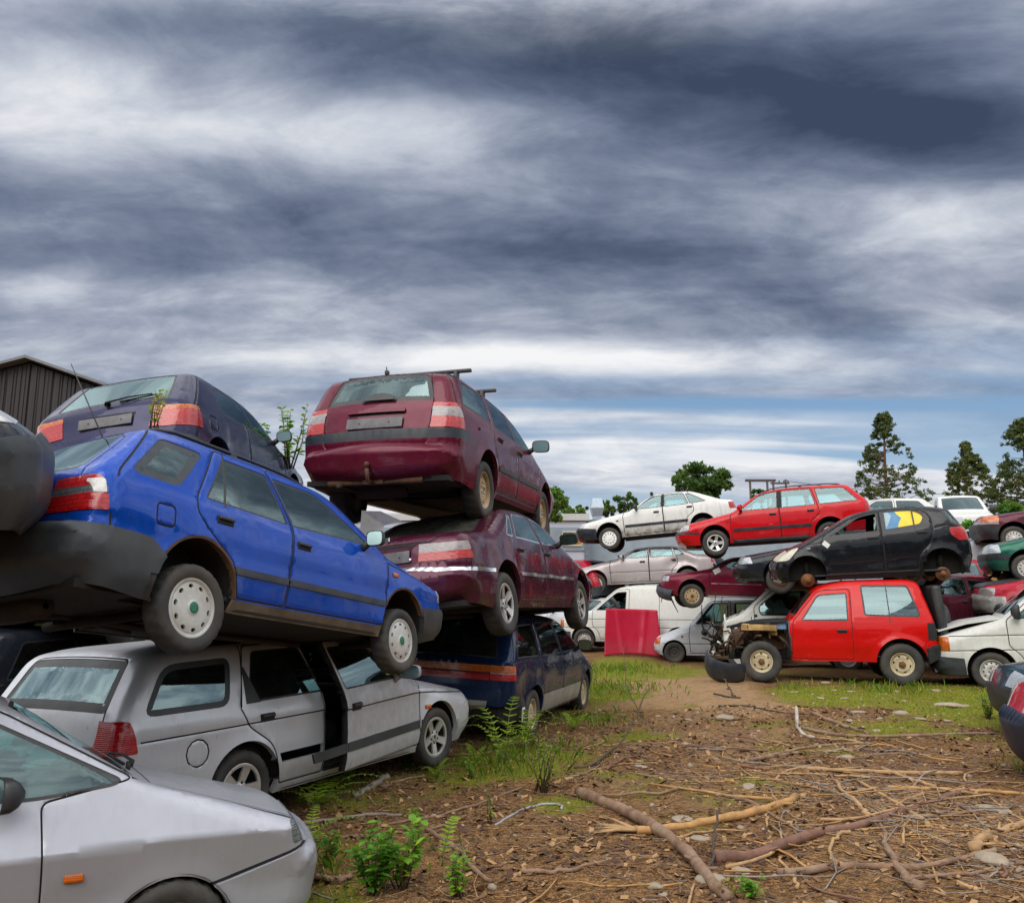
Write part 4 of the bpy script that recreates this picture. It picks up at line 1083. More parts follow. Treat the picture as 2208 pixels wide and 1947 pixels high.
# --- maroon estate on top of the second stack
S = dict(W=1.77, xf=1.32, xr=-1.32, wr=.315, ar=.36, az=.33, sill=.22, res=.05, droop=.06, tw=.19, rim=.200,
  prof=[(2.05, .24, .05, .22, .06), (2.17, .34, .06, .28, .09), (2.18, .52, .05, .28, .1), (2.08, .68, .1, .22, .08), (.98, .94, .06, .12, .03), (.15, 1.38, .22, .08, .03),
        (-.5, 1.445, .3, .09, .025), (-1.75, 1.42, .15, .10, .03), (-2.03, 1.375, .08, .11, .04), (-2.21, .99, .06, .15, .05), (-2.27, .76, .02, .18, .06), (-2.275, .58, .02, .20, .06), (-2.36, .535, .03, .26, .08), (-2.34, .37, .04, .26, .08), (-2.22, .27, .03, .25, .05)],
  belt=[(1.0, .93), (-.4, .96), (-1.4, .99), (-2.3, 1.01)],
  wins=[dict(n='wf', p=[(-.10, .985, .03), (-.18, 1.36, .05), (.10, 1.34, .1), (.70, .98, .04)], b=.016, door='df'),
        dict(n='wr', p=[(-.16, .985, .03), (-.24, 1.37, .04), (-.92, 1.37, .04), (-1.0, 1.0, .04)], b=.016, door='dr'),
        dict(n='wq', p=[(-1.12, 1.01, .05), (-1.06, 1.36, .05), (-1.80, 1.34, .08), (-2.03, 1.03, .06)], b=.03)],
  doors=[('df', [(-.12, .29, .02), (-.12, .95, .02), (-.21, 1.40, .04), (.12, 1.39, .15), (.92, .95, .04), (.98, .8, .04), (.95, .29, .03)]),
         ('dr', [(-.135, .29, .02), (-.135, .95, .02), (-.225, 1.40, .04), (-.98, 1.40, .06), (-1.08, .98, .05), (-1.10, .80, .06), (-.95, .58, .08), (-.92, .29, .03)])],
  strips=[dict(n='side_trim', m='black', p=[(-.11, .52, .01), (-.11, .575, .01), (.93, .575, .01), (.93, .52, .01)], door='df'),
          dict(n='side_trim', m='black', p=[(-.92, .52, .01), (-.93, .575, .01), (-.14, .575, .01), (-.14, .52, .01)], door='dr'),
          dict(n='mud_flap', m='black', p=[(.92, .10, .01), (.92, .34, 0), (.975, .34, 0), (.975, .10, .01)])],
  bumpers=[dict(n='rear_bumper', m='paint', p=[(-1.66, 0, 0), (-1.68, .50, .03), (-1.78, .66, 0), (-3, .66, 0), (-3, 0, 0)], end='r', z0=-1, z1=.66, off=.012),
           dict(n='rear_bumper', m='slate', p=[(-1.78, .66, 0), (-1.98, .755, .02), (-3, .755, 0), (-3, .66, 0)], end='r', z0=.66, z1=.755, off=.012),
           dict(n='front_bumper', m='paint', p=[(1.66, 0, 0), (1.70, .55, .03), (3, .60, 0), (3, 0, 0)], end='f', z1=.60, off=.01)],
  lamps=[dict(n='tail_light', z=(.765, .88), xs=(-2.04, -2.07), end='r', s0=.865), dict(n='tail_light', z=(.88, .985), xs=(-2.07, -2.10), end='r', s0=.865, m='white_lens'), dict(n='tail_light', z=(.985, 1.03), xs=(-2.10, -2.13), end='r', s0=.87, m='red_lens')],
  topparts=[dict(n='grab_handle', m='paint', p=[(.46, 'r', .925, .01), (.46, 'r', .965, .01), (-.46, 'r', .965, .01), (-.46, 'r', .925, .01)], off=.028),
            dict(n='plate_recess', m='seam', p=[(.44, 'r', .905, .0), (.44, 'r', .925, .0), (-.44, 'r', .925, .0), (-.44, 'r', .905, .0)], off=-.004)],
  seams=[[(-2.12, 1.03, 0), (-2.0, 1.35, 0)]],
  lids=[('tailgate', [(.855, 'r', .60, .05), (.855, 'r', .95, .0), (.88, 'r', 1.04, .05), (.84, 'r', 1.39, .08), (-.84, 'r', 1.39, .08), (-.88, 'r', 1.04, .05), (-.855, 'r', .95, 0), (-.855, 'r', .60, .05)])],
  topwins=[dict(n='windshield', p=[(.95, 'x', .92, .05), (.95, 'x', .24, .05), (-.95, 'x', .24, .05), (-.95, 'x', .92, .05)]),
           dict(n='rear_window', p=[(.89, 'r', 1.05, .07), (.83, 'r', 1.365, .10), (-.83, 'r', 1.365, .10), (-.89, 'r', 1.05, .07)], b=.06, bars=[])],
  handles=[dict(x=-.02, z=.85, door='df'), dict(x=-.86, z=.87, door='dr')], mirrors=[dict(x=.52, z=1.02, door='df', w=.22, h=.16)],
  plates=[dict(end='r', z=.815, w=.60)], rails=(-1.8, .0), bars=[-1.45, -.50], bar_h=.12, bar_o=.34, wheel='holes', wcols=['goldrust', 'steelwhite'], seamw=.006, seatx=-.05,
  smalls=[dict(n='fuel_lock', x=-1.62, z=.86, m='seam', l=.03, h=.03)])
C = build_car('estate_car', S, 'maroon estate with roof bars, topmost of its stack, tow ball under the bumper', 'car', (-.80, 11.29, 2.590), (-.008, .002, 1.298), P_maroon, glass='glass', size=1.09)
b = MB(); b.tube([(-2.2, 0, .24), (-2.44, 0, .24), (-2.47, 0, .36)], .02, 8); b.lathe([(.002, .395), (.02, .388), (.028, .37), (.02, .35), (.012, .34)], 12, 'z', (-2.47, 0, .03)); b.box((-2.30, 0, .27), (.06, .22, .10), bev=.01); b.tube([(-2.28, -.5, .25), (-2.28, .5, .25)], .03, 8); b.build('tow_bar', M['rustm'], C.root)
b = MB(); n = 14; b.add([(0, 0, 0)] + [(0, .19 * math.cos(math.pi * q / n), .105 * math.sin(math.pi * q / n)) for q in range(n + 1)] + [(-.02, 0, 0)] + [(-.02, .17 * math.cos(math.pi * q / n), .09 * math.sin(math.pi * q / n)) for q in range(n + 1)], [(n + 2, n + 3 + q, n + 4 + q) for q in range(n)] + [(1 + q, 2 + q, n + 4 + q, n + 3 + q) for q in range(n)]); o = b.build('wiper_cover', M['black'], C.root); p, n_ = C.top_pt(0, 'r', 1.05, .012); o.location = p; o.rotation_euler = (0, .45, 0)
b = MB(); b.box((0, 0, 0), (.05, .04, .05), bev=.01); b.tube([(0, 0, 0), (-.02, 0, .06)], .006, 5); o = b.build('aerial', M['black'], C.root); o.location = C.top_pt(.1, 'x', -1.9, .03)[0]

# --- plum saloon between
S = dict(W=1.70, xf=1.36, xr=-1.36, wr=.31, ar=.355, az=.325, sill=.21, res=.05, droop=.06, tw=.185, rim=.200,
  prof=[(2.08, .24, .05, .22, .06), (2.19, .36, .05, .28, .08), (2.2, .52, .05, .28, .09), (2.1, .66, .08, .2, .07), (1.0, .91, .06, .12, .03), (.2, 1.26, .2, .08, .03),
        (-.25, 1.315, .25, .09, .02), (-.85, 1.29, .2, .09, .02), (-1.60, .955, .10, .11, .02), (-2.16, .915, .05, .14, .03), (-2.27, .86, .05, .17, .04), (-2.31, .63, .02, .19, .05), (-2.31, .58, .02, .2, .06), (-2.38, .53, .04, .24, .08), (-2.36, .34, .05, .25, .07), (-2.22, .27, .03, .22, .05)],
  belt=[(1.0, .885), (-.4, .90), (-2.3, .91)],
  wins=[dict(n='wf', p=[(-.06, .925, .03), (-.17, 1.24, .05), (.10, 1.235, .1), (.68, .935, .04)], b=.018, door='df', frame='chrome', glass='glassclear'),
        dict(n='wr', p=[(-.13, .925, .03), (-.24, 1.245, .04), (-.74, 1.235, .06), (-.96, .935, .05)], b=.018, door='dr', frame='chrome', glass='glassclear'),
        dict(n='wq', p=[(-1.02, .935, .03), (-.82, 1.22, .05), (-.92, 1.20, .06), (-1.22, .945, .03)], b=.018, frame='chrome', glass='glassclear')],
  doors=[('df', [(-.09, .28, .02), (-.09, .90, .02), (-.20, 1.275, .04), (.12, 1.27, .15), (.92, .92, .04), (.99, .8, .04), (.96, .28, .03)]),
         ('dr', [(-.105, .28, .02), (-.105, .90, .02), (-.215, 1.275, .04), (-.78, 1.265, .06), (-1.06, .92, .05), (-1.12, .78, .06), (-.98, .58, .08), (-.95, .28, .03)])],
  strips=[dict(n='side_trim', m='chrome', p=[(-.08, .535, .005), (-.08, .57, .005), (.94, .57, .005), (.94, .535, .005)], door='df'),
          dict(n='side_trim', m='chrome', p=[(-.96, .535, .005), (-.97, .57, .005), (-.115, .57, .005), (-.115, .535, .005)], door='dr'),
          dict(n='mud_flap', m='black', p=[(.955, .10, .01), (.955, .34, 0), (1.01, .34, 0), (1.01, .10, .01)])],
  bumpers=[dict(n='rear_bumper', m='paint', p=[(-1.69, 0, 0), (-1.70, .54, .0), (-3, .54, 0), (-3, 0, 0)], end='r', z0=-1, z1=.54, off=.014),
           dict(n='rear_bumper', m='chrome', p=[(-1.70, .54, .0), (-1.69, .575, .0), (-3, .575, 0), (-3, .54, 0)], end='r', z0=.54, z1=.575, off=.016),
           dict(n='front_bumper', m='paint', p=[(1.70, 0, 0), (1.72, .56, .03), (3, .58, 0), (3, 0, 0)], end='f', z1=.58, off=.01)],
  lamps=[dict(n='tail_light', z=(.655, .735), xs=(-2.16, -2.17), end='r', s0=.55), dict(n='tail_light', z=(.735, .815), xs=(-2.17, -2.19), end='r', s0=.55, m='white_lens')],
  topparts=[dict(n='boot_trim', m='seam', p=[(.50, 'r', .80, .0), (.50, 'r', .82, .0), (-.50, 'r', .82, .0), (-.50, 'r', .80, .0)], off=-.002),
            dict(n='lamp_gap', m='seam', p=[(.665, 'r', .65, .0), (.665, 'r', .82, .0), (.685, 'r', .82, .0), (.685, 'r', .65, .0)], off=.008)],
  lids=[('boot_lid', [(.74, 'r', .83, .03), (.86, 'x', -2.12, .03), (.84, 'x', -1.68, .03), (-.84, 'x', -1.68, .03), (-.86, 'x', -2.12, .03), (-.74, 'r', .83, .03)])],
  topwins=[dict(n='windshield', p=[(.95, 'x', .94, .05), (.95, 'x', .30, .05), (-.95, 'x', .30, .05), (-.95, 'x', .94, .05)]),
           dict(n='rear_window', p=[(.86, 'x', -1.55, .05), (.80, 'x', -.95, .05), (-.80, 'x', -.95, .05), (-.86, 'x', -1.55, .05)], b=.03)],
  handles=[dict(x=-.0, z=.80, door='df', m='black', h=.035), dict(x=-.88, z=.80, door='dr', h=.035)], mirrors=[dict(x=.52, z=.985, door='df', w=.22, h=.14)],
  plates=[dict(end='r', z=.71)], wheel='spoke5', wcols=['silver', 'rimdark'], seamw=.006, seatx=-.05, topglass='glassdirty',
  dents=[(-1.75, .72, .16, .03), (-1.35, .76, .12, .025), (-.95, .66, .14, .022), (-.3, .70, .2, .015), (.4, .68, .2, .015)])
C = build_car('saloon_car', S, 'plum saloon with dented flank, between the maroon estate and the navy people carrier', 'car', (-.328, 10.89, 1.216), (-.1007, .0105, 1.216), P_plum, size=1.09)
b = MB(); p, n_ = C.top_pt(.0, 'r', .865, .008)
b.add([p + Vector((0, y, z)) for y, z in ((-.03, .03), (.03, .03), (.03, -.005), (0, -.045), (-.03, -.005))] + [p + Vector((-.012, y * .8, z * .8)) for y, z in ((-.03, .03), (.03, .03), (.03, -.005), (0, -.045), (-.03, -.005))], [(5, 6, 7, 8, 9)] + [(i, (i + 1) % 5, 5 + (i + 1) % 5, 5 + i) for i in range(5)]); b.build('boot_badge', M['chrome'], C.root)
b = MB(); p, n_ = C.top_pt(-.42, 'r', .68, .006); b.lathe([(.018, 0), (.018, -.01), (.001, -.014)], 12, 'x', p); b.build('boot_lock', M['chrome'], C.root)

# --- navy people carrier at the bottom
S = dict(W=1.69, xf=1.36, xr=-1.36, wr=.30, ar=.345, az=.315, sill=.24, res=.05, tw=.18, rim=.185,
  prof=[(2.05, .26, .05, .22, .05), (2.15, .36, .05, .25, .07), (2.16, .52, .05, .25, .08), (2.06, .70, .08, .2, .06), (1.15, .97, .06, .12, .03), (.35, 1.43, .2, .08, .03),
        (-.4, 1.50, .3, .09, .02), (-1.6, 1.50, .15, .09, .02), (-1.80, 1.46, .08, .09, .02), (-2.18, 1.02, .05, .10, .03), (-2.22, .99, .02, .13, .03), (-2.25, .66, .03, .15, .03), (-2.26, .46, .02, .15, .03), (-2.20, .44, .02, .2, .03), (-2.18, .30, .03, .2, .03)],
  belt=[(1.0, .94), (-2.3, .985)],
  wins=[dict(n='wf', p=[(-.02, .975, .03), (-.10, 1.40, .05), (.35, 1.37, .1), (.95, .985, .04)], b=.018, door='df', glass='glassclear'),
        dict(n='wr', p=[(-.08, .975, .03), (-.16, 1.41, .04), (-.92, 1.41, .06), (-1.02, .985, .05)], b=.018, door='dr', glass='glassclear'),
        dict(n='wq', p=[(-1.16, .995, .05), (-1.08, 1.40, .05), (-1.66, 1.39, .06), (-1.98, 1.01, .05)], b=.018, glass='glassclear')],
  doors=[('df', [(-.05, .27, .02), (-.05, .95, .02), (-.13, 1.45, .04), (.33, 1.43, .15), (1.08, .97, .04), (1.0, .8, .04), (.98, .27, .03)]),
         ('dr', [(-.065, .27, .02), (-.065, .95, .02), (-.145, 1.45, .04), (-.97, 1.45, .06), (-1.10, .97, .05), (-1.12, .78, .06), (-1.0, .6, .08), (-.96, .27, .03)])],
  strips=[dict(n='lower_trim', m='silverlow', p=[(-.055, .275, .005), (-.055, .50, .005), (.96, .50, .005), (.96, .275, .005)], door='df', off=.006),
          dict(n='lower_trim', m='silverlow', p=[(-.955, .275, .005), (-.985, .50, .005), (-.07, .50, .005), (-.07, .275, .005)], door='dr', off=.006)],
  bumpers=[dict(n='rear_bumper', m='black', p=[(-1.69, 0, 0), (-1.70, .42, .02), (-3, .445, 0), (-3, 0, 0)], end='r', z0=-1, z1=.42, off=-.03)],
  topparts=[dict(n='light_bar', m='orange_lens', p=[(.80, 'r', .855, .0), (.80, 'r', .935, .0), (-.80, 'r', .935, .0), (-.80, 'r', .855, .0)], off=.008),
            dict(n='light_bar', m='seam', p=[(.80, 'r', .84, .0), (.80, 'r', .855, .0), (-.80, 'r', .855, .0), (-.80, 'r', .84, .0)]),
            dict(n='light_bar', m='red_lens', p=[(.80, 'r', .765, .0), (.80, 'r', .84, .0), (-.80, 'r', .84, .0), (-.80, 'r', .765, .0)]),
            dict(n='lower_panel', m='silverlow', p=[(.80, 'r', .445, .01), (.80, 'r', .53, .01), (-.80, 'r', .53, .01), (-.80, 'r', .445, .01)], off=.006)],
  lamps=[dict(n='tail_light', z=(.765, .84), xs=(-2.10, -2.10), end='r', s0=.815), dict(n='tail_light', z=(.84, .855), xs=(-2.10, -2.10), end='r', s0=.815, m='white_lens'), dict(n='tail_light', z=(.855, .935), xs=(-2.10, -2.10), end='r', s0=.815, m='orange_lens')],
  seams=[[(-2.11, .985, 0), (-1.80, 1.44, 0)], [(-2.15, .97, 0), (-1.12, .965, 0)]], lids=[],
  topwins=[dict(n='windshield', p=[(.95, 'x', 1.1, .05), (.95, 'x', .42, .05), (-.95, 'x', .42, .05), (-.95, 'x', 1.1, .05)]),
           dict(n='rear_window', p=[(.90, 'r', 1.01, .05), (.84, 'r', 1.44, .05), (-.84, 'r', 1.44, .05), (-.90, 'r', 1.01, .05)], b=.02)],
  handles=[dict(x=.06, z=.85, door='df'), dict(x=-.9, z=.85, door='dr')], mirrors=[dict(x=.70, z=1.04, door='df', w=.20, h=.16)],
  wheel='holes', wcols=['cream', 'cream'], seamw=.006, topglass='glassdark', dents=[(-1.7, .72, .2, .03), (-1.62, .55, .15, .04), (-1.2, .75, .15, .02), (-.4, .75, .3, .012)])
M['silverlow'] = simple('silver_lower_paint', (.42, .42, .40), .42, .35, dirt=(.2, .17, .12, .5), var=.08)
C = build_car('people_carrier', S, 'navy people carrier on the ground below the plum saloon, full-width orange and red light bar', 'car', (-.077, 12.456, -.064), (.0383, .0055, 1.247), P_navy, glass='glassclear')
b = MB()
for s in (1, -1): b.box((-2.16, s * .5, .40), (.10, .10, .14)); b.box((-1.95, s * .70, .36), (.30, .03, .16), (0, .2, s * .3))
b.box((-2.19, 0, .40), (.06, 1.3, .10), bev=.01); b.build('bumper_beam', M['under'], C.root)
b = MB()
for q in range(3): b.box((-1.86, -.845, .30 + q * .05), (.06, .012, .03), bev=.004)
b.box((-1.86, -.835, .35), (.085, .016, .17), bev=.004, mat=1); b.build('bumper_bracket', [M['seam'], M['paper']], C.root)
# ------------------------------------------------------------------ right-hand rows (seen on their left side)
def side_doors(bx, front, belt, sill, roofz, rear_end, arch_r, aclr, tilt=.10):
    """outlines of front and rear doors: bx = x of the centre pillar at the belt"""
    df = [(bx + .008, sill, .02), (bx + .008, belt, .02), (bx - tilt, roofz, .04), (front - .75, roofz, .12), (front - .04, belt + .02, .04), (front + .02, belt - .12, .04), (front, sill, .03)]
    dr = [(bx - .008, sill, .02), (bx - .008, belt, .02), (bx - tilt - .016, roofz, .04), (rear_end + .10, roofz, .06), (rear_end, belt, .05), (rear_end - .02, belt - .18, .08), (arch_r + aclr, .58, .08), (arch_r + aclr + .05, sill, .03)]
    return [('df', df), ('dr', dr)]
# --- white five-door fastback
S = dict(W=1.69, xf=1.29, xr=-1.29, wr=.305, ar=.35, az=.325, sill=.22, res=.07, droop=.08, tw=.18, rim=.20, wseg=30,
  prof=[(2.02, .26, .05, .2, .05), (2.17, .34, .05, .25, .07), (2.20, .54, .03, .25, .08), (2.16, .59, .02, .2, .06), (2.06, .70, .05, .18, .05), (.66, .93, .06, .12, .03), (.02, 1.31, .2, .07, .03),
        (-.4, 1.37, .25, .08, .02), (-1.05, 1.335, .2, .09, .02), (-1.85, 1.0, .12, .11, .02), (-2.16, .955, .05, .14, .03), (-2.24, .70, .03, .17, .04), (-2.28, .52, .03, .2, .05), (-2.2, .27, .03, .2, .04)],
  belt=[(.8, .91), (-1.2, .925), (-2.2, .94)],
  wins=[dict(n='wf', p=[(-.22, .945, .03), (-.27, 1.30, .05), (.02, 1.285, .1), (.52, .95, .04)], b=.02, door='df', glass='glassclear'),
        dict(n='wr', p=[(-.29, .945, .03), (-.33, 1.305, .04), (-.86, 1.29, .05), (-.98, .955, .05)], b=.02, door='dr', glass='glassclear'),
        dict(n='wq', p=[(-1.0, .96, .03), (-.90, 1.27, .04), (-1.02, 1.26, .04), (-1.46, .99, .03)], b=.02)],
  doors=side_doors(-.25, .84, .92, .27, 1.335, -1.08, -1.29, .42, .05),
  strips=[dict(n='side_trim', m='slate', p=[(-.23, .475, .01), (-.23, .545, .01), (.82, .545, .01), (.82, .475, .01)], door='df'), dict(n='side_trim', m='slate', p=[(-.90, .475, .01), (-.91, .545, .01), (-.265, .545, .01), (-.265, .475, .01)], door='dr'),
          dict(n='pillar_trim', m='seam', off=.003, p=[(-.222, .955, 0), (-.268, 1.305, 0), (-.332, 1.31, 0), (-.292, .955, 0)]), dict(n='mud_flap', m='black', p=[(.93, .10, .01), (.93, .36, 0), (.99, .36, 0), (.99, .10, .01)])],
  bumpers=[dict(n='front_bumper', m='slate', p=[(1.60, 0, 0), (1.63, .52, .03), (3, .585, 0), (3, 0, 0)], end='f', z1=.585), dict(n='rear_bumper', m='slate', p=[(-1.64, 0, 0), (-1.66, .50, .03), (-3, .56, 0), (-3, 0, 0)], end='r', z1=.56)],
  lamps=[dict(n='headlight', z=(.60, .70), xs=(1.98, 1.93), end='f', s0=.5), dict(n='tail_light', z=(.72, .90), xs=(-2.05, -2.02), end='r', s0=.5)],
  topwins=[dict(n='windshield', p=[(.95, 'x', .62, .05), (.95, 'x', .08, .05), (-.95, 'x', .08, .05), (-.95, 'x', .62, .05)]), dict(n='rear_window', p=[(.86, 'x', -1.75, .05), (.82, 'x', -1.15, .05), (-.82, 'x', -1.15, .05), (-.86, 'x', -1.75, .05)])],
  handles=[dict(x=-.07, z=.82, door='df', m='black'), dict(x=-.98, z=.87, door='dr')], mirrors=[dict(x=.46, z=.98, door='df', w=.18, h=.14)], bars=[.0, -.85], bar_h=.10,
  smalls=[dict(n='side_repeater', x=1.02, z=.68, m='seam', l=.07, h=.03)], wheel='cover12', wcols=['paper', 'paper'], seamw=.008, exhaust=False)
P_whitedirty = paint('dusty_white_paint', (.66, .655, .63), 0, .36, .62, .06, .5)
build_car('fastback_car', S, 'white five-door fastback with roof bars, topmost of its stack beside the red estate', 'car', (4.53, 26.05, 3.285), (.0046, .0849, 2.9314), P_whitedirty, vis='L', size=1.09)
# --- taupe saloon below
S = dict(W=1.70, xf=1.32, xr=-1.32, wr=.305, ar=.35, az=.325, sill=.22, res=.07, droop=.05, tw=.18, rim=.195, wseg=30,
  prof=[(2.0, .26, .05, .2, .05), (2.14, .36, .06, .25, .07), (2.15, .52, .05, .25, .08), (2.05, .68, .08, .2, .06), (.72, .93, .06, .12, .03), (.15, 1.22, .15, .08, .03),
        (-.3, 1.26, .2, .08, .02), (-1.05, 1.24, .15, .09, .02), (-1.55, .98, .08, .11, .02), (-2.02, .95, .05, .14, .03), (-2.12, .70, .05, .17, .04), (-2.15, .50, .03, .2, .05), (-2.08, .28, .03, .2, .04)],
  belt=[(.8, .91), (-2.2, .95)],
  wins=[dict(n='wf', p=[(-.22, .945, .03), (-.27, 1.20, .04), (.12, 1.195, .05), (.50, .945, .03)], b=.02, door='df', glass='glassclear'), dict(n='wr', p=[(-.29, .945, .03), (-.33, 1.205, .04), (-.92, 1.20, .04), (-.98, .955, .04)], b=.02, door='dr', glass='glassclear'),
        dict(n='wq', p=[(-1.01, .96, .03), (-.95, 1.20, .04), (-1.08, 1.18, .04), (-1.28, .985, .04)], b=.02)],
  doors=side_doors(-.25, .86, .92, .27, 1.225, -1.06, -1.32, .42, .05),
  bumpers=[dict(n='front_bumper', m='paint', p=[(1.64, 0, 0), (1.66, .50, .03), (3, .58, 0), (3, 0, 0)], end='f', z1=.58, off=.01)],
  lamps=[dict(n='headlight', z=(.60, .70), xs=(1.98, 1.93), end='f', s0=.5), dict(n='tail_light', z=(.72, .90), xs=(-2.0, -2.0), end='r', s0=.5)],
  seams=[[(-1.0, .55, 0), (.9, .56, 0)]],
  topwins=[dict(n='windshield', p=[(.95, 'x', .68, .05), (.95, 'x', .2, .05), (-.95, 'x', .2, .05), (-.95, 'x', .68, .05)]), dict(n='rear_window', p=[(.86, 'x', -1.5, .05), (.82, 'x', -1.1, .05), (-.82, 'x', -1.1, .05), (-.86, 'x', -1.5, .05)])],
  handles=[dict(x=-.07, z=.83, door='df'), dict(x=-.95, z=.84, door='dr')], mirrors=[dict(x=.48, z=.97, door='df', w=.18, h=.13, m='paint')],
  dents=[(-1.25, .80, .16, .08), (-1.02, .78, .10, .06), (-1.45, .70, .12, .05), (-.85, .7, .15, .03)], wheel='cover12', wcols=['steelwhite', 'steelwhite'], seamw=.008, exhaust=False)
build_car('saloon_car', S, 'taupe silver saloon with a crumpled rear wing, resting on the white panel van', 'car', (4.10, 26.45, 1.838), (.0032, .0433, 2.9319), P_taupe, vis='L', size=1.05)
# --- red estate
S = dict(W=1.70, xf=1.31, xr=-1.31, wr=.31, ar=.355, az=.33, sill=.22, res=.06, droop=.06, tw=.185, rim=.20, wseg=30,
  prof=[(2.0, .24, .05, .2, .05), (2.14, .34, .05, .25, .08), (2.17, .52, .03, .25, .09), (2.10, .58, .02, .2, .07), (2.02, .72, .06, .18, .05), (.86, .945, .06, .12, .03), (.16, 1.395, .22, .07, .03),
        (-.4, 1.465, .3, .08, .02), (-1.70, 1.44, .12, .09, .02), (-1.85, 1.40, .06, .09, .02), (-2.22, 1.0, .06, .12, .03), (-2.29, .70, .04, .16, .04), (-2.33, .52, .03, .2, .05), (-2.22, .27, .03, .2, .04)],
  belt=[(.9, .93), (-2.2, .97)],
  wins=[dict(n='wf', p=[(-.18, .965, .03), (-.23, 1.385, .05), (.14, 1.37, .1), (.70, .965, .04)], b=.018, door='df', glass='glassclear'), dict(n='wr', p=[(-.27, .965, .03), (-.32, 1.395, .04), (-.98, 1.395, .05), (-1.05, .98, .05)], b=.018, door='dr', glass='glassclear'),
        dict(n='wq', p=[(-1.13, .985, .04), (-1.07, 1.39, .05), (-1.72, 1.37, .05), (-2.02, 1.01, .04)], b=.018, glass='glassclear')],
  doors=side_doors(-.22, .90, .945, .28, 1.42, -1.10, -1.31, .42, .06),
  strips=[dict(n='side_trim', m='slate', p=[(-.21, .485, .01), (-.21, .555, .01), (.88, .555, .01), (.88, .485, .01)], door='df'), dict(n='side_trim', m='slate', p=[(-.92, .485, .01), (-.93, .555, .01), (-.23, .555, .01), (-.23, .485, .01)], door='dr'), dict(n='sill_trim', m='slate', p=[(-.88, .20, 0), (-.90, .275, .01), (.90, .275, .01), (.88, .20, 0)]), dict(n='pillar_trim', m='seam', off=.003, p=[(-.182, .972, 0), (-.228, 1.39, 0), (-.318, 1.395, 0), (-.272, .972, 0)])],
  bumpers=[dict(n='front_bumper', m='paint', p=[(1.64, 0, 0), (1.66, .46, .0), (3, .50, 0), (3, 0, 0)], end='f', z0=-1, z1=.50, off=.014), dict(n='front_bumper', m='slate', p=[(1.66, .46, 0), (1.68, .52, .0), (3, .56, 0), (3, .50, 0)], end='f', z0=.50, z1=.56, off=.016),
           dict(n='rear_bumper', m='paint', p=[(-1.66, 0, 0), (-1.68, .50, .03), (-3, .56, 0), (-3, 0, 0)], end='r', z1=.56, off=.01)],
  lamps=[dict(n='headlight', z=(.585, .72), xs=(1.92, 1.88), end='f', s0=.5), dict(n='tail_light', z=(.72, .93), xs=(-2.12, -2.12), end='r', s0=.6)],
  topwins=[dict(n='windshield', p=[(.95, 'x', .80, .05), (.95, 'x', .22, .05), (-.95, 'x', .22, .05), (-.95, 'x', .80, .05)]), dict(n='rear_window', p=[(.86, 'r', 1.02, .05), (.82, 'r', 1.38, .05), (-.82, 'r', 1.38, .05), (-.86, 'r', 1.02, .05)])],
  handles=[dict(x=-.06, z=.83, door='df'), dict(x=-.92, z=.85, door='dr')], mirrors=[dict(x=.66, z=1.01, door='df', w=.20, h=.15, m='paint')], rails=(-1.66, .10),
  wheel='spoke5', wcols=['silver', 'rimdark'], seamw=.007, exhaust=False)
build_car('estate_car', S, 'bright red estate with black roof rails, on top of the burgundy hatchback', 'car', (6.333, 20.568, 2.758), (-.0027, .0558, 2.9149), P_red, vis='L', glass='glassclear')
# --- burgundy hatchback with its bumper torn loose
S = dict(W=1.66, xf=1.24, xr=-1.24, wr=.295, ar=.34, az=.31, sill=.22, res=.06, droop=.06, tw=.175, rim=.185, wseg=30,
  prof=[(1.82, .30, .05, .12, .03), (1.90, .40, .05, .18, .05), (1.90, .55, .04, .18, .05), (1.84, .72, .06, .15, .05), (.72, .92, .06, .11, .02), (.20, 1.20, .12, .07, .03), (-.3, 1.26, .2, .08, .02), (-1.3, 1.24, .12, .09, .02), (-1.72, .95, .06, .12, .03), (-1.82, .60, .04, .16, .04), (-1.75, .28, .03, .2, .04)],
  belt=[(.8, .90), (-1.8, .92)],
  wins=[dict(n='wf', p=[(-.40, .935, .03), (-.44, 1.20, .05), (.14, 1.18, .08), (.60, .935, .04)], b=.018, door='df', open=True), dict(n='wr', p=[(-.50, .935, .03), (-.53, 1.20, .04), (-1.18, 1.19, .05), (-1.40, .95, .05)], b=.018, open=True)],
  doors=[('df', [(-.45, .27, .02), (-.45, .9, .02), (-.49, 1.225, .04), (.16, 1.215, .1), (.72, .93, .04), (.80, .8, .04), (.80, .27, .03)])],
  strips=[dict(n='side_trim', m='chrome', p=[(-.43, .545, .005), (-.43, .565, .005), (.78, .565, .005), (.78, .545, .005)], door='df'), dict(n='sill_trim', m='silverlow', p=[(-.86, .20, 0), (-.88, .27, .01), (.86, .27, .01), (.84, .20, 0)], off=.006)],
  lamps=[dict(n='headlight', z=(.58, .70), xs=(1.80, 1.78), end='f', s0=.45)],
  topwins=[dict(n='windshield', p=[(.95, 'x', .66, .05), (.95, 'x', .26, .05), (-.95, 'x', .26, .05), (-.95, 'x', .66, .05)])], noglass=('windshield',),
  topdents=[(1.3, .4, .3, .07), (1.0, -.3, .25, .06)], dents=[(1.5, .7, .2, .03), (.3, .8, .2, .02)],
  wheel='cover', wcols=['goldrust', 'rimdark'], seamw=.007, exhaust=False)
M['creamhole'] = M['cream']
C = build_car('hatchback_car', S, 'burgundy hatchback with its front bumper hanging off, under the red estate', 'car', (5.729, 21.532, 1.414), (-.0047, -.0324, 3.0375), P_burg, vis='L')
b = MB(); vs = []; fs = []
n = 16
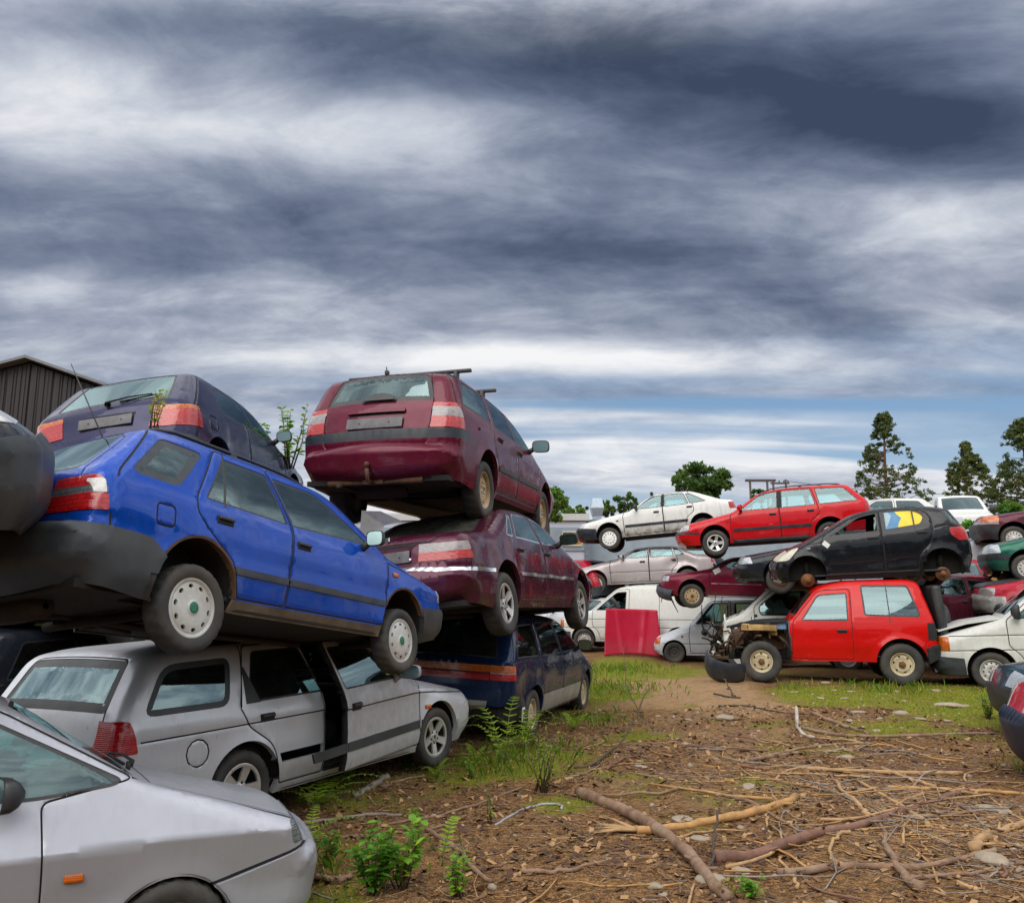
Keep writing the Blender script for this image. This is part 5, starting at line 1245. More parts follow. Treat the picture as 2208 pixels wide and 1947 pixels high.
for i in range(n + 1):
    a = -1.35 + 2.7 * i / n; yb = .84 * math.sin(a); xb = 1.55 + .46 * math.cos(a) ** .7 if abs(a) < 1.57 else 1.55
    sag = .10 * math.sin(a) + .03
    for dz_, dx_ in ((.50, -.02), (.48, .03), (.34, .05), (.24, .0), (.22, -.05)): vs.append((xb + dx_, yb * 1.03, dz_ - sag))
for i in range(n):
    for j in range(4): fs.append((i * 5 + j, i * 5 + j + 1, i * 5 + j + 6, i * 5 + j + 5))
b.add(vs, fs, 0, True); b.build('front_bumper', M['slate'], C.root)
b = MB(); b.tube([(1.78, .62, .34), (1.70, .60, .10), (1.55, .55, -.18)], [.022, .018, .008], 5); b.tube([(1.9, .2, .25), (1.95, .25, .05)], [.02, .008], 5); b.build('torn_strip', M['black'], C.root)
b = MB(); b.box((.64, .83, .86), (.17, .012, .12), (0, .5, 0)); b.build('paper_note', M['paper'], C.root)
# --- charcoal saloon between red estate and black hatchback
S = dict(W=1.72, xf=1.30, xr=-1.30, wr=.31, ar=.36, az=.325, sill=.22, res=.06, droop=.07, tw=.185, rim=.20, wseg=30,
  prof=[(2.0, .24, .05, .2, .05), (2.20, .34, .06, .26, .09), (2.22, .55, .03, .26, .10), (2.12, .60, .03, .22, .09), (2.06, .74, .08, .20, .07), (.85, .95, .06, .13, .03), (.25, 1.20, .2, .08, .03), (-.4, 1.25, .3, .09, .02), (-1.1, 1.22, .2, .09, .02), (-1.65, .98, .08, .11, .02), (-2.2, .95, .05, .14, .03), (-2.3, .6, .04, .18, .04), (-2.2, .27, .03, .2, .04)],
  belt=[(.9, .92), (-2.2, .95)],
  wins=[dict(n='wf', p=[(-.22, .955, .03), (-.27, 1.19, .04), (.2, 1.18, .06), (.62, .955, .04)], b=.018, door='df'), dict(n='wr', p=[(-.29, .955, .03), (-.33, 1.2, .04), (-.95, 1.19, .05), (-1.05, .96, .05)], b=.018)],
  doors=side_doors(-.25, .90, .93, .27, 1.215, -1.1, -1.30, .42, .05)[:1],
  bumpers=[dict(n='front_bumper', m='paint', p=[(1.64, .30, 0), (1.66, .55, .0), (3, .60, 0), (3, .30, 0)], end='f', z0=.30, z1=.60, off=.016), dict(n='front_bumper', m='gray', p=[(1.62, 0, 0), (1.64, .30, .0), (3, .30, 0), (3, 0, 0)], end='f', z0=-1, z1=.30, off=.016)],
  lamps=[dict(n='headlight', z=(.605, .75), xs=(1.86, 1.90), end='f', s0=.38)],
  lids=[('bonnet', [(.93, 'x', 2.02, .04), (.96, 'x', .92, .03), (-.96, 'x', .92, .03), (-.93, 'x', 2.02, .04)])],
  topwins=[dict(n='windshield', p=[(.95, 'x', .80, .05), (.95, 'x', .3, .05), (-.95, 'x', .3, .05), (-.95, 'x', .80, .05)])],
  wheel='plain', wcols=['rustm', 'rimdark'], seamw=.007, exhaust=False)
build_car('saloon_car', S, 'charcoal saloon showing only its nose, behind the black hatchback', 'car', (7.30, 18.80, 1.83), (0, .03, 2.88), P_dark, vis='L')
# --- black small hatchback without wheels
S = dict(W=1.66, xf=1.185, xr=-1.185, wr=.285, ar=.345, az=.335, sill=.19, res=.055, droop=.08, tw=.12, rim=.17, wseg=30,
  prof=[(1.66, .20, .05, .2, .05), (1.76, .30, .06, .26, .09), (1.77, .48, .06, .26, .10), (1.70, .64, .05, .22, .09), (1.48, .78, .10, .18, .07), (1.18, .92, .08, .13, .04), (.25, 1.42, .25, .08, .03),
        (-.35, 1.515, .4, .09, .02), (-1.15, 1.47, .15, .10, .02), (-1.42, 1.40, .05, .10, .02), (-1.66, .98, .06, .12, .03), (-1.72, .75, .05, .15, .04), (-1.74, .50, .04, .2, .05), (-1.66, .24, .04, .22, .05)],
  belt=[(1.1, .92), (.6, .965), (-.2, 1.02), (-1.2, 1.08), (-1.7, 1.10)], tum=.25,
  wins=[dict(n='wf', p=[(-.15, 1.05, .03), (-.17, 1.425, .05), (.16, 1.37, .12), (.74, 1.01, .04)], b=.02, door='df', open=True), dict(n='wr', p=[(-.27, 1.06, .03), (-.28, 1.44, .04), (-.82, 1.44, .10), (-1.00, 1.30, .12), (-.90, 1.13, .06)], b=.02, door='dr', open=True, bars=[[(-.795, 1.0, 0), (-.775, 1.0, 0), (-.775, 1.5, 0), (-.795, 1.5, 0)]]),
        dict(n='wq', p=[(-1.42, 1.12, .03), (-1.26, 1.40, .04), (-1.38, 1.38, .03), (-1.58, 1.06, .03)], b=.02)],
  doors=[('df', [(-.20, .25, .02), (-.20, 1.46, .04), (.18, 1.42, .15), (.84, 1.02, .05), (.90, .80, .04), (.88, .25, .03)]), ('dr', [(-.216, .25, .02), (-.216, 1.46, .04), (-.86, 1.475, .06), (-1.09, 1.30, .10), (-1.09, 1.0, .06), (-1.02, .78, .06), (-.82, .60, .08), (-.76, .25, .03)])],
  strips=[dict(n='sill_trim', m='gray', p=[(-.78, .285, .01), (-.78, .31, .01), (.84, .31, .01), (.84, .285, .01)])],
  bumpers=[dict(n='front_bumper', m='paint', p=[(1.52, 0, 0), (1.50, .50, .03), (1.7, .60, 0), (3, .60, 0), (3, 0, 0)], end='f', z1=.60, off=.01)],
  lamps=[dict(n='headlight', sp=[(1.50, .60, .05), (1.28, .84, .06), (1.44, .80, .03), (1.9, .66, 0), (1.9, .58, 0)], m='yellow_lens', end='f', s0=.55, z=(.60, .76)), dict(n='tail_light', sp=[(-1.38, .92, .03), (-1.36, 1.04, .04), (-1.9, 1.08, 0), (-1.9, .82, 0), (-1.50, .80, .05)], m='red_lens', end='r', s0=.72, z=(.82, 1.06))],
  seams=[[(-1.09, 1.05, 0), (-1.35, 1.1, 0), (-1.60, .98, 0)], [(.90, .90, 0), (1.2, .88, .1), (1.30, .83, 0)]],
  topwins=[dict(n='windshield', p=[(.95, 'x', 1.10, .05), (.95, 'x', .33, .05), (-.95, 'x', .33, .05), (-.95, 'x', 1.10, .05)]), dict(n='rear_window', p=[(.88, 'r', 1.02, .05), (.84, 'r', 1.38, .05), (-.84, 'r', 1.38, .05), (-.88, 'r', 1.02, .05)])],
  handles=[dict(x=-.04, z=.93, door='df', m='black', l=.19), dict(x=-.90, z=.98, door='dr', m='black', l=.17)], smalls=[dict(n='side_repeater', x=1.12, z=.80, m='white_lens', l=.07, h=.03)],
  nowheel=('fL', 'fR', 'rL', 'rR'), seamw=.006, flare=.02, cowlx=1.0, seatx=.0, dashx=.75, exhaust=False)
C = build_car('hatchback_car', S, 'black small hatchback without wheels on the roof of the red off-roader', 'car', (7.016, 16.595, 1.829), (-.0147, .0460, 2.8677), P_black, vis='L', glass='glassclear')
for xc in (1.185, -1.185):
    for s in (1, -1):
        b = MB(); cy = s * .64
        b.lathe([(.001, s * .10), (.05, s * .10), (.055, s * .045), (.125, s * .04), (.13, -s * .01), (.03, -s * .02)], 22, 'y', (xc, cy, .21))
        for i in range(4): b.lathe([(.008, s * .045), (.008, s * .085), (.001, s * .088)], 6, 'y', (xc + .05 * math.cos(i * 1.57 + .4), cy, .21 + .05 * math.sin(i * 1.57 + .4)))
        b.build('brake_drum', M['brake'], C.root)
        b = MB(); b.tube([(xc - .02 * (1 if xc > 0 else -1), s * .56, .25), (xc - .02, s * .52, .62)], .028, 8); b.tube([(xc, s * .56, .34), (xc - .01, s * .53, .56)], .055, 8); b.build('shock_absorber', M['under'], C.root)
b = MB(); b.box((.80, .828, .865), (.13, .012, .09), (0, -.75, 0)); b.build('paper_note', M['paper'], C.root)
vs = []; fs = []
m_ = simple('yellow_sunshade', (.85, .62, .05), .6, var=.1); m2_ = simple('blue_sunshade', (.10, .26, .45), .6, var=.2)
b = MB(); sh = lambda L: [(x, C.sy(x, z) - .014, z) for x, z in L]
b.add(sh([(-.50, 1.07), (-.80, 1.085), (-.80, 1.25), (-.80, 1.44), (-.47, 1.44), (-.53, 1.35), (-.59, 1.28), (-.53, 1.18)]), [(0, 1, 2, 3, 4, 5, 6, 7)], 0); b.add(sh([(-.80, 1.085), (-.91, 1.13), (-1.0, 1.28), (-.93, 1.37), (-.82, 1.44), (-.80, 1.44), (-.80, 1.25)]), [(0, 1, 2, 3, 4, 5, 6)], 0)
b.add(sh([(-.27, 1.06), (-.50, 1.07), (-.53, 1.18), (-.59, 1.28), (-.53, 1.35), (-.47, 1.44), (-.36, 1.44), (-.42, 1.33), (-.35, 1.18)]), [(0, 1, 2, 3, 4, 5, 6, 7, 8)], 1); b.add(sh([(-.27, 1.06), (-.35, 1.18), (-.42, 1.33), (-.36, 1.44), (-.28, 1.44)]), [(0, 1, 2, 3, 4)], 2)
b.build('sun_shade', [m_, m2_, simple('pale_blue_sunshade', (.34, .46, .52), .6, var=.1)], C.root)
# --- red short off-roader, front wing and bonnet gone
S = dict(W=1.70, xf=1.21, xr=-1.205, wr=.37, ar=.43, az=.40, sill=.40, res=.055, tw=.235, rim=.205, wseg=44, no_front_arch=True,
  prof=[(.69, .42, 0, .02, 0), (.70, .8, 0, .02, 0), (.70, 1.11, .03, .03, .01), (.64, 1.13, .03, .05, .02), (.16, 1.72, .16, .07, .03), (-.3, 1.84, .3, .08, .02), (-1.45, 1.87, .15, .09, .02), (-1.62, 1.82, .08, .09, .02), (-1.80, 1.12, .06, .10, .02), (-1.84, .72, .03, .12, .03), (-1.86, .70, .0, .12, .03), (-1.84, .50, .03, .12, .03)],
  belt=[(.7, 1.08), (-1.8, 1.12)], tum=.22, tf=0, tr=.04, flare=.03,
  sidep=[(0, .025), (.12, .01), (.28, 0), (.31, .008), (.62, .004), (.66, .012), (1, .05)],
  wins=[dict(n='wf', p=[(-.34, 1.12, .03), (-.36, 1.63, .05), (.16, 1.59, .08), (.48, 1.12, .04)], b=.022, door='df'), dict(n='wq', p=[(-.62, 1.215, .06), (-.60, 1.765, .06), (-1.42, 1.765, .06), (-1.58, 1.20, .08)], b=.03, bars=[[(-1.055, 1.1, 0), (-1.035, 1.1, 0), (-1.035, 1.8, 0), (-1.055, 1.8, 0)]])],
  doors=[('df', [(-.40, .43, .03), (-.40, 1.12, .02), (-.42, 1.70, .06), (.16, 1.66, .10), (.62, 1.10, .04), (.66, .43, .03)])],
  lamps=[dict(n='tail_light', sp=[(-1.66, .80, .02), (-1.66, 1.10, .02), (-2.2, 1.10, 0), (-2.2, .80, 0)], m='seam', end='r', s0=.85, z=(.8, 1.1))],
  bumpers=[dict(n='rear_bumper', m='black', p=[(-1.62, 0, 0), (-1.62, .66, .02), (-3, .72, 0), (-3, 0, 0)], end='r', z1=.72, off=.05)],
  seams=[[(-.40, .72, 0), (.66, .72, 0)][:0] or [(-1.62, .72, 0), (-1.58, .42, 0)]],
  topwins=[dict(n='windshield', p=[(.95, 'x', .58, .05), (.95, 'x', .24, .05), (-.95, 'x', .24, .05), (-.95, 'x', .58, .05)]), dict(n='rear_window', p=[(.85, 'r', 1.2, .05), (.8, 'r', 1.75, .05), (-.8, 'r', 1.75, .05), (-.85, 'r', 1.2, .05)], b=.03)],
  handles=[dict(x=-.22, z=.94, door='df', l=.17, h=.05)], wheel='offroad', wcols=['cream', 'brake'], seamw=.006, cowlx=.66, seatx=-.15, dashx=.45)
C = build_car('offroad_car', S, 'tomato red short off-roader without its front wing, on the grass under the black hatchback', 'car', (5.990, 16.441, .117), (-.0106, -.0049, 2.9004), P_red2, vis='L')
rt = C.root
b = MB(); b.box((1.05, .42, .46), (1.5, .10, .14), (0, .02, 0), bev=.02); b.box((1.05, -.42, .46), (1.5, .10, .14), bev=.02); b.box((1.72, 0, .46), (.10, 1.3, .12), bev=.02); b.box((.72, 0, .75), (.04, 1.45, .62)); b.build('chassis_rail', M['under'], rt)
b = MB(); n = 10; vs = []; fs = []
for i in range(n + 1):
    a = math.pi * (.02 + .80 * i / n)
    for y_ in (.80, .48): vs.append((1.21 + .50 * math.cos(a), y_, .42 + .50 * math.sin(a)))
for i in range(n): fs.append((2 * i, 2 * i + 1, 2 * i + 3, 2 * i + 2))
b.add(vs, fs, 0, True); b.box((.95, .50, .78), (.42, .04, .42), (0, .2, 0)); b.build('inner_wing', M['rustm'], rt)
b = MB(); b.box((1.22, .62, .985), (.62, .34, .13), (0, -.02, 0), bev=.02); b.box((1.30, .80, .985), (.50, .012, .11), bev=.01); b.box((.98, .60, .93), (.16, .20, .20), bev=.02); b.build('battery_tray', simple('ochre_inner_panel', (.42, .27, .10), .6, var=.4, bmp=.2, dirt=(.08, .04, .02, .7), scale=9), rt)
b = MB(); b.add([(.70, .80, 1.13), (.95, .83, 1.12), (1.35, .80, 1.10), (1.75, .70, 1.0), (1.72, .60, 1.02), (1.3, .66, 1.13), (.9, .66, 1.16), (.70, .66, 1.15)] + [(.70, .80, 1.09), (.95, .83, 1.07), (1.35, .80, 1.045), (1.75, .70, .95), (1.72, .60, .98), (1.3, .66, 1.08), (.9, .66, 1.11), (.70, .66, 1.1)], [(0, 1, 6, 7), (1, 2, 5, 6), (2, 3, 4, 5), (0, 8, 9, 1), (1, 9, 10, 2), (2, 10, 11, 3), (3, 11, 12, 4)], 0, True); b.build('wing_edge', paint('faded_wing_paint', (.30, .012, .03), 0, .45, .5, .4, .2, rust=.8), rt)
b = MB(); b.box((.88, .60, 1.02), (.30, .30, .15), bev=.03); b.build('washer_bottle', simple('pale_blue_plastic', (.20, .34, .55), .4), rt)
b = MB()
for q in range(40):
    p0 = Vector((random.uniform(.85, 1.8), random.uniform(.1, .8), random.uniform(.6, 1.02))); p1 = p0 + Vector((random.uniform(-.3, .3), random.uniform(-.2, .25), random.uniform(-.3, .1)))
    b.tube([p0, (p0 + p1) / 2 + Vector((0, .05, .05)), p1], random.uniform(.008, .025), 5)
b.box((1.25, 0, .82), (.7, .7, .45), bev=.08); b.box((1.70, .1, .75), (.06, .9, .45), bev=.02); b.box((1.62, .66, .80), (.16, .18, .30), (0, .2, .2), bev=.03); b.build('engine', simple('rusty_engine', (.05, .03, .022), .7, .2, var=.6, bmp=.4, dirt=(.12, .06, .03, .6)), rt)
b = MB(); b.box((-1.93, 0, 1.22), (.16, 1.40, 1.10), (0, .10, 0), bev=.06); b.build('tailgate', M['black'], rt); b = MB(); b.lathe([(.001, -.11), (.30, -.11), (.35, -.07), (.36, .05), (.30, .10), (.001, .11)], 28, 'x', (-2.10, -.15, 1.08)); b.build('spare_wheel_cover', M['black'], rt)
b = MB(); b.tube([(.70, .82, .43), (.685, .83, .8), (.70, .80, 1.12)], .022, 6); b.build('door_hinge_post', M['gray'], rt)
# --- vans of the same kind: a panel van and the cut one by the right edge
def van_spec(open_win=False, **kw):
    d = dict(W=1.84, xf=1.46, xr=-1.46, wr=.325, ar=.39, az=.345, sill=.27, res=.07, tw=.195, rim=.20, wseg=30, van=True,
      prof=[(2.22, .28, .05, .2, .04), (2.32, .36, .04, .25, .06), (2.33, .56, .03, .25, .06), (2.27, .60, .01, .2, .05), (2.22, .92, .05, .17, .05), (1.22, 1.20, .06, .12, .03), (.42, 1.86, .16, .09, .03), (-.1, 1.94, .3, .10, .03), (-2.1, 1.94, .12, .10, .03), (-2.36, 1.86, .08, .11, .03), (-2.44, 1.0, .06, .13, .03), (-2.46, .5, .05, .16, .04), (-2.4, .28, .03, .2, .04)],
      belt=[(1.2, 1.16), (-2.4, 1.16)], tum=.14, tq=.10, tf=.05, tr=.03, flare=.015,
      wins=[dict(n='wf', p=[(.12, 1.20, .04), (.10, 1.76, .05), (.42, 1.74, .08), (1.06, 1.20, .05)], b=.025, door='df', open=open_win)],
      doors=[('df', [(.02, .34, .03), (.02, 1.84, .06), (.44, 1.80, .12), (1.16, 1.18, .05), (1.16, .75, .05), (.98, .58, .10), (.92, .34, .03)])],
      bumpers=[dict(n='front_bumper', m='gray', p=[(1.84, 0, 0), (1.87, .55, .02), (3, .585, 0), (3, 0, 0)], end='f', z1=.585, off=.02), dict(n='rear_bumper', m='gray', p=[(-1.9, 0, 0), (-1.9, .5, .02), (-3, .55, 0), (-3, 0, 0)], end='r', z1=.55)],
      lamps=[dict(n='indicator', z=(.685, .915), xs=(2.075, 2.075), end='f', s0=.84, m='orange_lens'), dict(n='headlight', sp=[(5, 5, 0), (5.1, 5, 0), (5.1, 5.1, 0)], z=(.70, .90), end='f', s0=.42)],
      seams=[[(-2.3, .94, 0), (2.07, .93, 0)], [(-2.3, .70, 0), (2.2, .68, 0)], [(-.9, .34, 0), (-.9, 1.84, 0)]],
      topwins=[dict(n='windshield', p=[(.94, 'x', 1.14, .05), (.94, 'x', .50, .05), (-.94, 'x', .50, .05), (-.94, 'x', 1.14, .05)])],
      mirrors=[dict(x=.98, z=1.30, door='df', w=.20, h=.26, d=.12)], handles=[dict(x=.16, z=1.02, door='df')], wheel='holes', wcols=['steelwhite', 'rimdark'], seamw=.007, cowlx=1.1, seatx=.35, exhaust=False)
    d.update(kw); return d
S = van_spec(True, steer=.35, mirrors=[], wcols=['steelwhite', 'rimdark'])
C = build_car('panel_van', S, 'white panel van with its cab window missing, behind the crimson bonnet', 'van', (3.71, 25.36, .13), (-.0013, -.0013, 2.7546), P_white2, vis='L', size=.96)
b = MB(); b.box((.55, .80, 1.32), (.5, .05, .09), (0, .5, .2), bev=.02); b.box((.45, .80, 1.42), (.12, .08, .4), (0, .7, 0), bev=.02); b.build('loose_trim', M['gray'], C.root)
S = van_spec(False, res=.055, lids=[('bonnet', [(.80, 'x', 2.18, .03), (.92, 'x', 1.26, .03), (-.92, 'x', 1.26, .03), (-.80, 'x', 2.18, .03)])], gone_lids=('bonnet',), wcols=['steelwhite', 'rimdark'], wseg=44)
C = build_car('panel_van', S, 'off-white van with raised bonnet and orange indicator, at the edge right of the red off-roader', 'van', (9.978, 15.078, .127), (-.0024, .0385, 2.7395), P_white2, vis='L')
b = MB(); vs = []
for x, z, k_ in ((1.24, 1.225, .92), (1.75, 1.16, .90), (2.22, 1.035, .84)):
    for s in np.linspace(-1, 1, 9): vs.append((x + .05 * (1 - s * s), s * .84 * k_, z + .03 * (1 - s * s)))
nv = len(vs); vs += [(x, y, z - .03) for x, y, z in vs]
fs = [(i * 9 + j, i * 9 + j + 1, (i + 1) * 9 + j + 1, (i + 1) * 9 + j) for i in range(2) for j in range(8)]
fs += [tuple(nv + i for i in f[::-1]) for f in fs] + [(i * 9, (i + 1) * 9, nv + (i + 1) * 9, nv + i * 9) for i in range(2)] + [(i * 9 + 8, nv + i * 9 + 8, nv + (i + 1) * 9 + 8, (i + 1) * 9 + 8) for i in range(2)] + [(18 + j, 19 + j, nv + 19 + j, nv + 18 + j) for j in range(8)]
b.add(vs, fs, 0, False); o = b.build('bonnet', P_white2, C.root); bm = bmesh.new(); bm.from_mesh(o.data); bmesh.ops.remove_doubles(bm, verts=bm.verts, dist=1e-5); bmesh.ops.recalc_face_normals(bm, faces=bm.faces); bm.to_mesh(o.data); bm.free()
b = MB(); b.box((1.75, 0, .85), (.75, 1.3, .3), bev=.05); b.box((2.15, 0, .8), (.06, 1.4, .4), bev=.02); b.build('engine', M['under'], C.root)
b = MB()
for q in range(14):
    p0 = Vector((2.30 + random.uniform(-.03, .06), random.uniform(.3, .75), random.uniform(.30, .62))); b.box(p0, (.05, random.uniform(.05, .2), random.uniform(.03, .1)), (random.random(), random.random(), 0))
b.build('broken_grille', M['gray'], C.root)
# --- small silvery van
S = dict(W=1.56, xf=1.22, xr=-1.15, wr=.270, ar=.315, az=.285, sill=.20, res=.065, tw=.155, rim=.165, wseg=30, van=True,
  prof=[(1.66, .24, .05, .15, .04), (1.74, .32, .04, .2, .06), (1.75, .46, .03, .2, .06), (1.68, .62, .05, .18, .05), (.80, .97, .08, .12, .03), (.26, 1.60, .16, .08, .03), (-.2, 1.66, .3, .09, .02), (-1.6, 1.66, .1, .09, .02), (-1.76, 1.58, .08, .09, .02), (-1.84, .9, .05, .10, .03), (-1.86, .3, .03, .12, .03)],
  belt=[(.9, .95), (-1.8, .98)], tum=.20,
  wins=[dict(n='wf', p=[(-.20, 1.00, .03), (-.20, 1.55, .05), (.20, 1.54, .06), (.66, 1.00, .05)], b=.025, door='df', glass='glassclear', bars=[[(.455, .9, 0), (.475, .9, 0), (.475, 1.7, 0), (.455, 1.7, 0)]]), dict(n='wr', p=[(-.36, 1.02, .04), (-.36, 1.54, .04), (-1.0, 1.54, .04), (-1.0, 1.02, .04)], b=.025, glass='glassclear')],
  doors=[('df', [(-.27, .26, .03), (-.27, 1.60, .05), (.24, 1.59, .1), (.78, 1.0, .05), (.82, .7, .05), (.80, .26, .03)])],
  bumpers=[dict(n='front_bumper', m='paint', p=[(1.52, 0, 0), (1.54, .44, .02), (3, .47, 0), (3, 0, 0)], end='f', z1=.47, off=.012)],
  lamps=[dict(n='indicator', sp=[(1.60, .48, .01), (1.56, .66, .01), (1.75, .66, 0), (1.9, .48, 0)], m='orange_lens', end='f', s0=.8, z=(.49, .61))],
  seams=[[(-1.7, .50, 0), (1.5, .50, 0)]], topwins=[dict(n='windshield', p=[(.94, 'x', .74, .05), (.94, 'x', .32, .05), (-.94, 'x', .32, .05), (-.94, 'x', .74, .05)])],
  handles=[dict(x=-.12, z=.86, door='df')], smalls=[dict(n='side_repeater', x=1.0, z=.68, m='seam', l=.05, h=.04)], wheel='plain', wcols=['rimdark', 'rimdark'], seamw=.008, exhaust=False, seatx=-.05)
C = build_car('compact_van', S, 'bluish white compact van with dangling door mirror, right of the crimson bonnet', 'van', (5.647, 22.952, -.035), (-.0025, .0078, 2.8619), P_bluewhite, vis='L', glass='glassclear')
b = MB(); b.lathe([(.001, .02), (.07, .02), (.085, .05), (.08, .10), (.001, .14)], 12, 'y', (.42, .76, .80)); b.tube([(.50, .76, 1.05), (.46, .80, .95), (.43, .80, .84)], .018, 5); b.tube([(.46, .78, 1.5), (.48, .79, 1.1)], .012, 5); b.build('hanging_mirror', M['black'], C.root)
# --- wrecked white forward-control van with its nose ripped open
S = dict(W=1.70, xf=1.05, xr=-1.2, wr=.32, ar=.40, az=.34, sill=.30, res=.07, tw=.185, rim=.19, wseg=30, van=True, no_front_arch=False,
  prof=[(1.42, .62, .02, .05, .02), (1.45, .8, .05, .08, .04), (1.40, 1.1, .08, .08, .04), (1.02, 1.26, .08, .10, .03), (.36, 1.86, .14, .09, .03), (-.1, 1.93, .3, .10, .03), (-1.9, 1.93, .1, .10, .03), (-2.1, 1.8, .1, .1, .03), (-2.2, .9, .05, .12, .03), (-2.2, .35, .03, .12, .03)],
  belt=[(1.1, 1.18), (-2.2, 1.20)], tum=.14, front_bottom=.62,
  wins=[dict(n='wf', p=[(-.40, 1.22, .05), (-.40, 1.78, .05), (.22, 1.76, .08), (.66, 1.42, .12), (.60, 1.22, .08)], b=.025, door='df')],
  doors=[('df', [(-.48, .38, .03), (-.48, 1.84, .05), (.28, 1.82, .1), (.74, 1.42, .08), (.72, .9, .05), (.62, .38, .03)])],
  topwins=[dict(n='windshield', p=[(.94, 'x', .95, .05), (.94, 'x', .44, .05), (-.94, 'x', .44, .05), (-.94, 'x', .95, .05)])], dents=[(1.3, .9, .2, .06)],
  seams=[[(.80, 1.2, 0), (.80, .98, 0)]], smalls=[dict(n='side_repeater', x=.70, z=1.22, m='seam', l=.06, h=.06)], wheel='plain', wcols=['steelwhite', 'rimdark'], seamw=.008, exhaust=False, seatx=-.1)
C = build_car('wrecked_van', S, 'wrecked white van with its nose ripped open, behind the red off-roader', 'van', (6.42, 19.95, .02), (0, 0, 2.88), P_white2, vis='L', glass='glassclear')
b = MB()
for q in range(60):
    p0 = Vector((random.uniform(1.25, 1.75), random.uniform(.2, .85), random.uniform(.35, 1.1))); d_ = Vector((random.uniform(-.1, .25), random.uniform(-.2, .2), random.uniform(-.3, .25)))
    b.tube([p0, p0 + d_ * .5 + Vector((0, .03, .03)), p0 + d_], random.uniform(.008, .03), 5, random.choice((0, 0, 1, 2)))
for q in range(12): b.box((random.uniform(1.2, 1.6), random.uniform(.1, .8), random.uniform(.4, 1.0)), (random.uniform(.05, .25), random.uniform(.05, .25), random.uniform(.05, .25)), (random.random() * 3, random.random() * 3, 0), random.choice((0, 1, 2)), .01)
b.build('torn_front_end', [M['under'], M['paper'], M['rustm']], C.root)
b = MB()
for i in range(5): b.tube([(1.0 + .14 * i, .70 - .05 * i, 1.35 + .10 * i), (1.30 + .10 * i, .62, 1.05), (1.55, .5 + .05 * i, .75)], .009, 5)
b.build('dangling_wiring', M['seam'], C.root)
# ------------------------------------------------------------------ cars of which only a part shows
def hatch_spec(**kw):
    d = dict(W=1.66, xf=1.24, xr=-1.24, wr=.29, ar=.335, az=.305, sill=.21, res=.065, droop=.05, tw=.17, rim=.18, wseg=30,
      prof=[(1.85, .24, .05, .2, .05), (1.95, .34, .05, .25, .08), (1.96, .54, .04, .25, .08), (1.88, .74, .07, .18, .06), (.82, .94, .06, .12, .03), (.22, 1.34, .2, .07, .03), (-.3, 1.40, .3, .08, .02), (-1.25, 1.38, .12, .09, .02), (-1.76, .94, .06, .12, .03), (-1.84, .70, .04, .16, .04), (-1.90, .55, .04, .2, .06), (-1.86, .30, .04, .2, .05)],
      belt=[(.9, .91), (-1.8, .94)],
      wins=[dict(n='wf', p=[(-.30, .945, .03), (-.34, 1.31, .05), (.14, 1.30, .1), (.68, .95, .04)], b=.018, door='df'), dict(n='wr', p=[(-.40, .945, .03), (-.44, 1.31, .04), (-1.08, 1.30, .06), (-1.36, .965, .06)], b=.018)],
      doors=[('df', [(-.35, .28, .02), (-.35, .92, .02), (-.39, 1.35, .04), (.14, 1.34, .12), (.80, .95, .04), (.86, .8, .04), (.86, .28, .03)])],
      bumpers=[dict(n='front_bumper', m='gray', p=[(1.56, 0, 0), (1.58, .52, .03), (3, .56, 0), (3, 0, 0)], end='f', z1=.56), dict(n='rear_bumper', m='gray', p=[(-1.56, 0, 0), (-1.58, .52, .03), (-3, .57, 0), (-3, 0, 0)], end='r', z1=.57)],
      lamps=[dict(n='headlight', z=(.58, .73), xs=(1.72, 1.66), end='f', s0=.5), dict(n='tail_light', z=(.68, .86), xs=(-1.62, -1.60), end='r', s0=.6)],
      topwins=[dict(n='windshield', p=[(.95, 'x', .76, .05), (.95, 'x', .28, .05), (-.95, 'x', .28, .05), (-.95, 'x', .76, .05)]), dict(n='rear_window', p=[(.88, 'r', .975, .06), (.84, 'r', 1.345, .06), (-.84, 'r', 1.345, .06), (-.88, 'r', .975, .06)], b=.03)],
      handles=[dict(x=-.18, z=.82, door='df')], mirrors=[dict(x=.60, z=.98, door='df', w=.18, h=.14)], wheel='cover12', wcols=['steelwhite', 'steelwhite'], seamw=.007, exhaust=False)
    d.update(kw); return d
